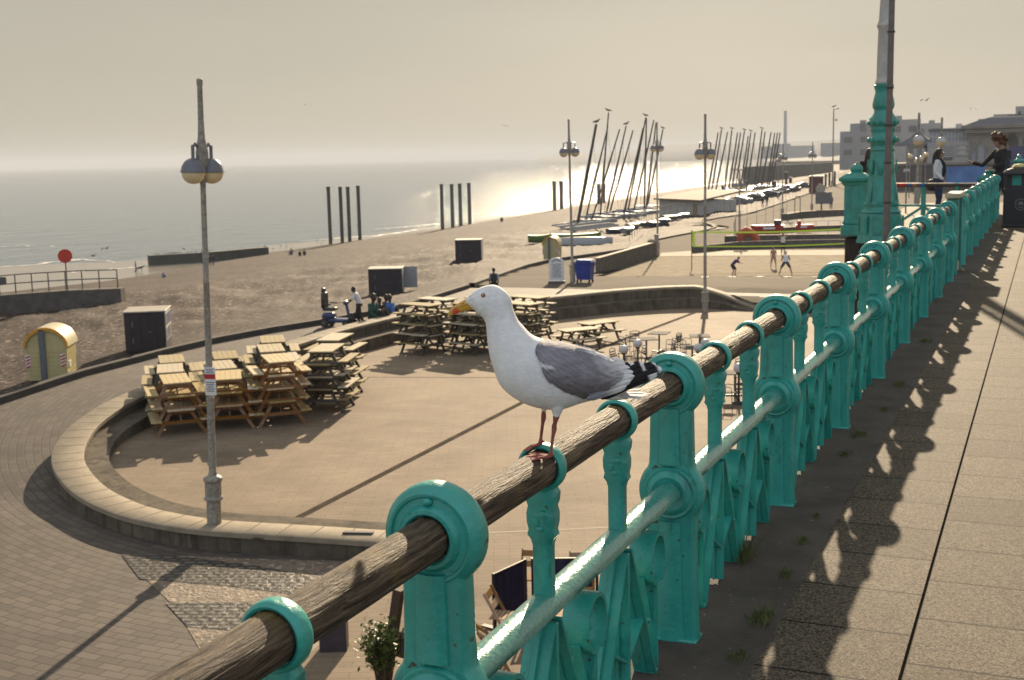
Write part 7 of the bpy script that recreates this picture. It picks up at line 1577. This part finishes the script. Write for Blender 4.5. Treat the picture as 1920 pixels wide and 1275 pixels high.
mb=MB(); cx=(x0+x1)/2; za=Z(243,1712); g=[[Vector((cx+sx*w_,5+sy*w_*1.1,z)) for sx,sy in((-1,-1),(1,-1),(1,1),(-1,1))] for w_,z in (((x1-x0)/2+1.2,zt_-.1),((x1-x0)/2+1.1,zt_+.15),((x1-x0)*.27,zt_+(za-zt_)*.55),(.15,za))]; mb.grid(g,close=True); mb.build('roof',SLATE,r,smooth=15)
# far town silhouettes, faded by the haze
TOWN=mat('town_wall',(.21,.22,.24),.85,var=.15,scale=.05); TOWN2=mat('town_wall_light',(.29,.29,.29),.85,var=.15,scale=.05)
def block(px0,px1,top,dist,label,steps=(),M=TOWN,deep=20,base=-8,win=True):
    P=atd((px0+px1)/2,280,dist); P.z=base; u=dist/FPX; W=(px1-px0)*u; H=atd((px0+px1)/2,top,dist).z-base; r=empty('far_building',P,va((px0+px1)/2),label,'building')
    mb=MB(); mb.box((0,deep/2,H/2),(W,deep,H)); mb.build('wall',M,r)
    for (a,b,t) in steps:
        h2=atd(px0,t,dist).z-base; mb=MB(); mb.box((((a+b)/2-(px0+px1)/2)*u,deep/2,(H+h2)/2-.01),((b-a)*u,deep*.6,h2-H)); mb.build('upper_storey',M,r)
    if win:
        n=max(2,int(W/7))
        for k in range(min(n,7)):
            for q in range(min(3,int(H/9))): mb=MB(); mb.box((-W/2+W*(k+.5)/min(n,7),-.1,H-4-q*6),(W/min(n,7)*.5,.3,2.6)); mb.build('window',mat('town_glass',(.05,.055,.065),.3),r)
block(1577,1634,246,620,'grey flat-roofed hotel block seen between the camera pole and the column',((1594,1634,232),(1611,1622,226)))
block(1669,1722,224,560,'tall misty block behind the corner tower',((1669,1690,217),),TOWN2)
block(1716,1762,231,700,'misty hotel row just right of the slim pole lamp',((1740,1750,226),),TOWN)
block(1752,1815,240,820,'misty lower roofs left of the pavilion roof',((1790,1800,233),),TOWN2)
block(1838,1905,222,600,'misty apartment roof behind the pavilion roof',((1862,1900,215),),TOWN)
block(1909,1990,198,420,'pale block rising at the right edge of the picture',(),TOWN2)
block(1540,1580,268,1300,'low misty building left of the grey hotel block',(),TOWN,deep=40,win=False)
# chimney at the harbour
dist=1700; P=atd(1472,280,dist); P.z=-8; H=atd(1472,208,dist).z+8; r=empty('harbour_chimney',P,va(1472),'tall hazy power station chimney on the far coast','chimney'); mb=MB(); mb.lathe([(2.5,0),(2.2,H*.5),(2.0,H-1),(2.2,H-.9),(2.2,H),(0,H)],16); mb.build('stack',TOWN,r,smooth=30); mb=MB(); mb.box((3,8,8),(70,20,16)); mb.box((-5,8,12),(24,18,14)); mb.build('power_house',TOWN,r)
# hills
def ridge(name,px,dist,mat_,base=-11.9,depth=300):
    mb=MB(); g=[]
    for x,y in px: P=atd(x,y,dist); Q=P*1.0; d_=Vector((P.x,P.y,0)).normalized(); g.append([Vector((P.x,P.y,base))-d_*depth*.3,P,Vector((P.x,P.y,base))+d_*depth])
    mb.grid(g); o=mb.build(name,mat_,smooth=60); tag(o,kind='structure')
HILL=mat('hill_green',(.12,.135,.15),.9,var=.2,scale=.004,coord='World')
ridge('hills',[(1010,294),(1060,290),(1100,288),(1150,285),(1200,280),(1250,272),(1330,270),(1400,268),(1460,266),(1500,265),(1560,262),(1620,258),(1680,250),(1740,246),(1800,236),(1870,225),(1960,215),(2100,208)],2300,HILL)
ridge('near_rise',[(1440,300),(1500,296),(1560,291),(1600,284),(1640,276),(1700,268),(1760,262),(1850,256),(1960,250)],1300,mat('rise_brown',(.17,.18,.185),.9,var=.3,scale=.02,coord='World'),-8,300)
# ================================================================ HAZE
hb=MB(); hb.box((-1000,4300,22),(18400,10400,76)); ho=hb.build('haze',None or mat('x',(1,1,1))); 
HM=bpy.data.materials.new('haze_air'); HM.use_nodes=True; t=HM.node_tree; t.nodes.remove(t.nodes['Principled BSDF']); pv=node(t,'ShaderNodeVolumePrincipled')
pv.inputs['Density'].default_value=.00022; pv.inputs['Color'].default_value=(.80,.86,.95,1); pv.inputs['Anisotropy'].default_value=.03
t.links.new(pv.outputs[0],t.nodes['Material Output'].inputs['Volume']); ho.data.materials.clear(); ho.data.materials.append(HM); tag(ho,kind='stuff')
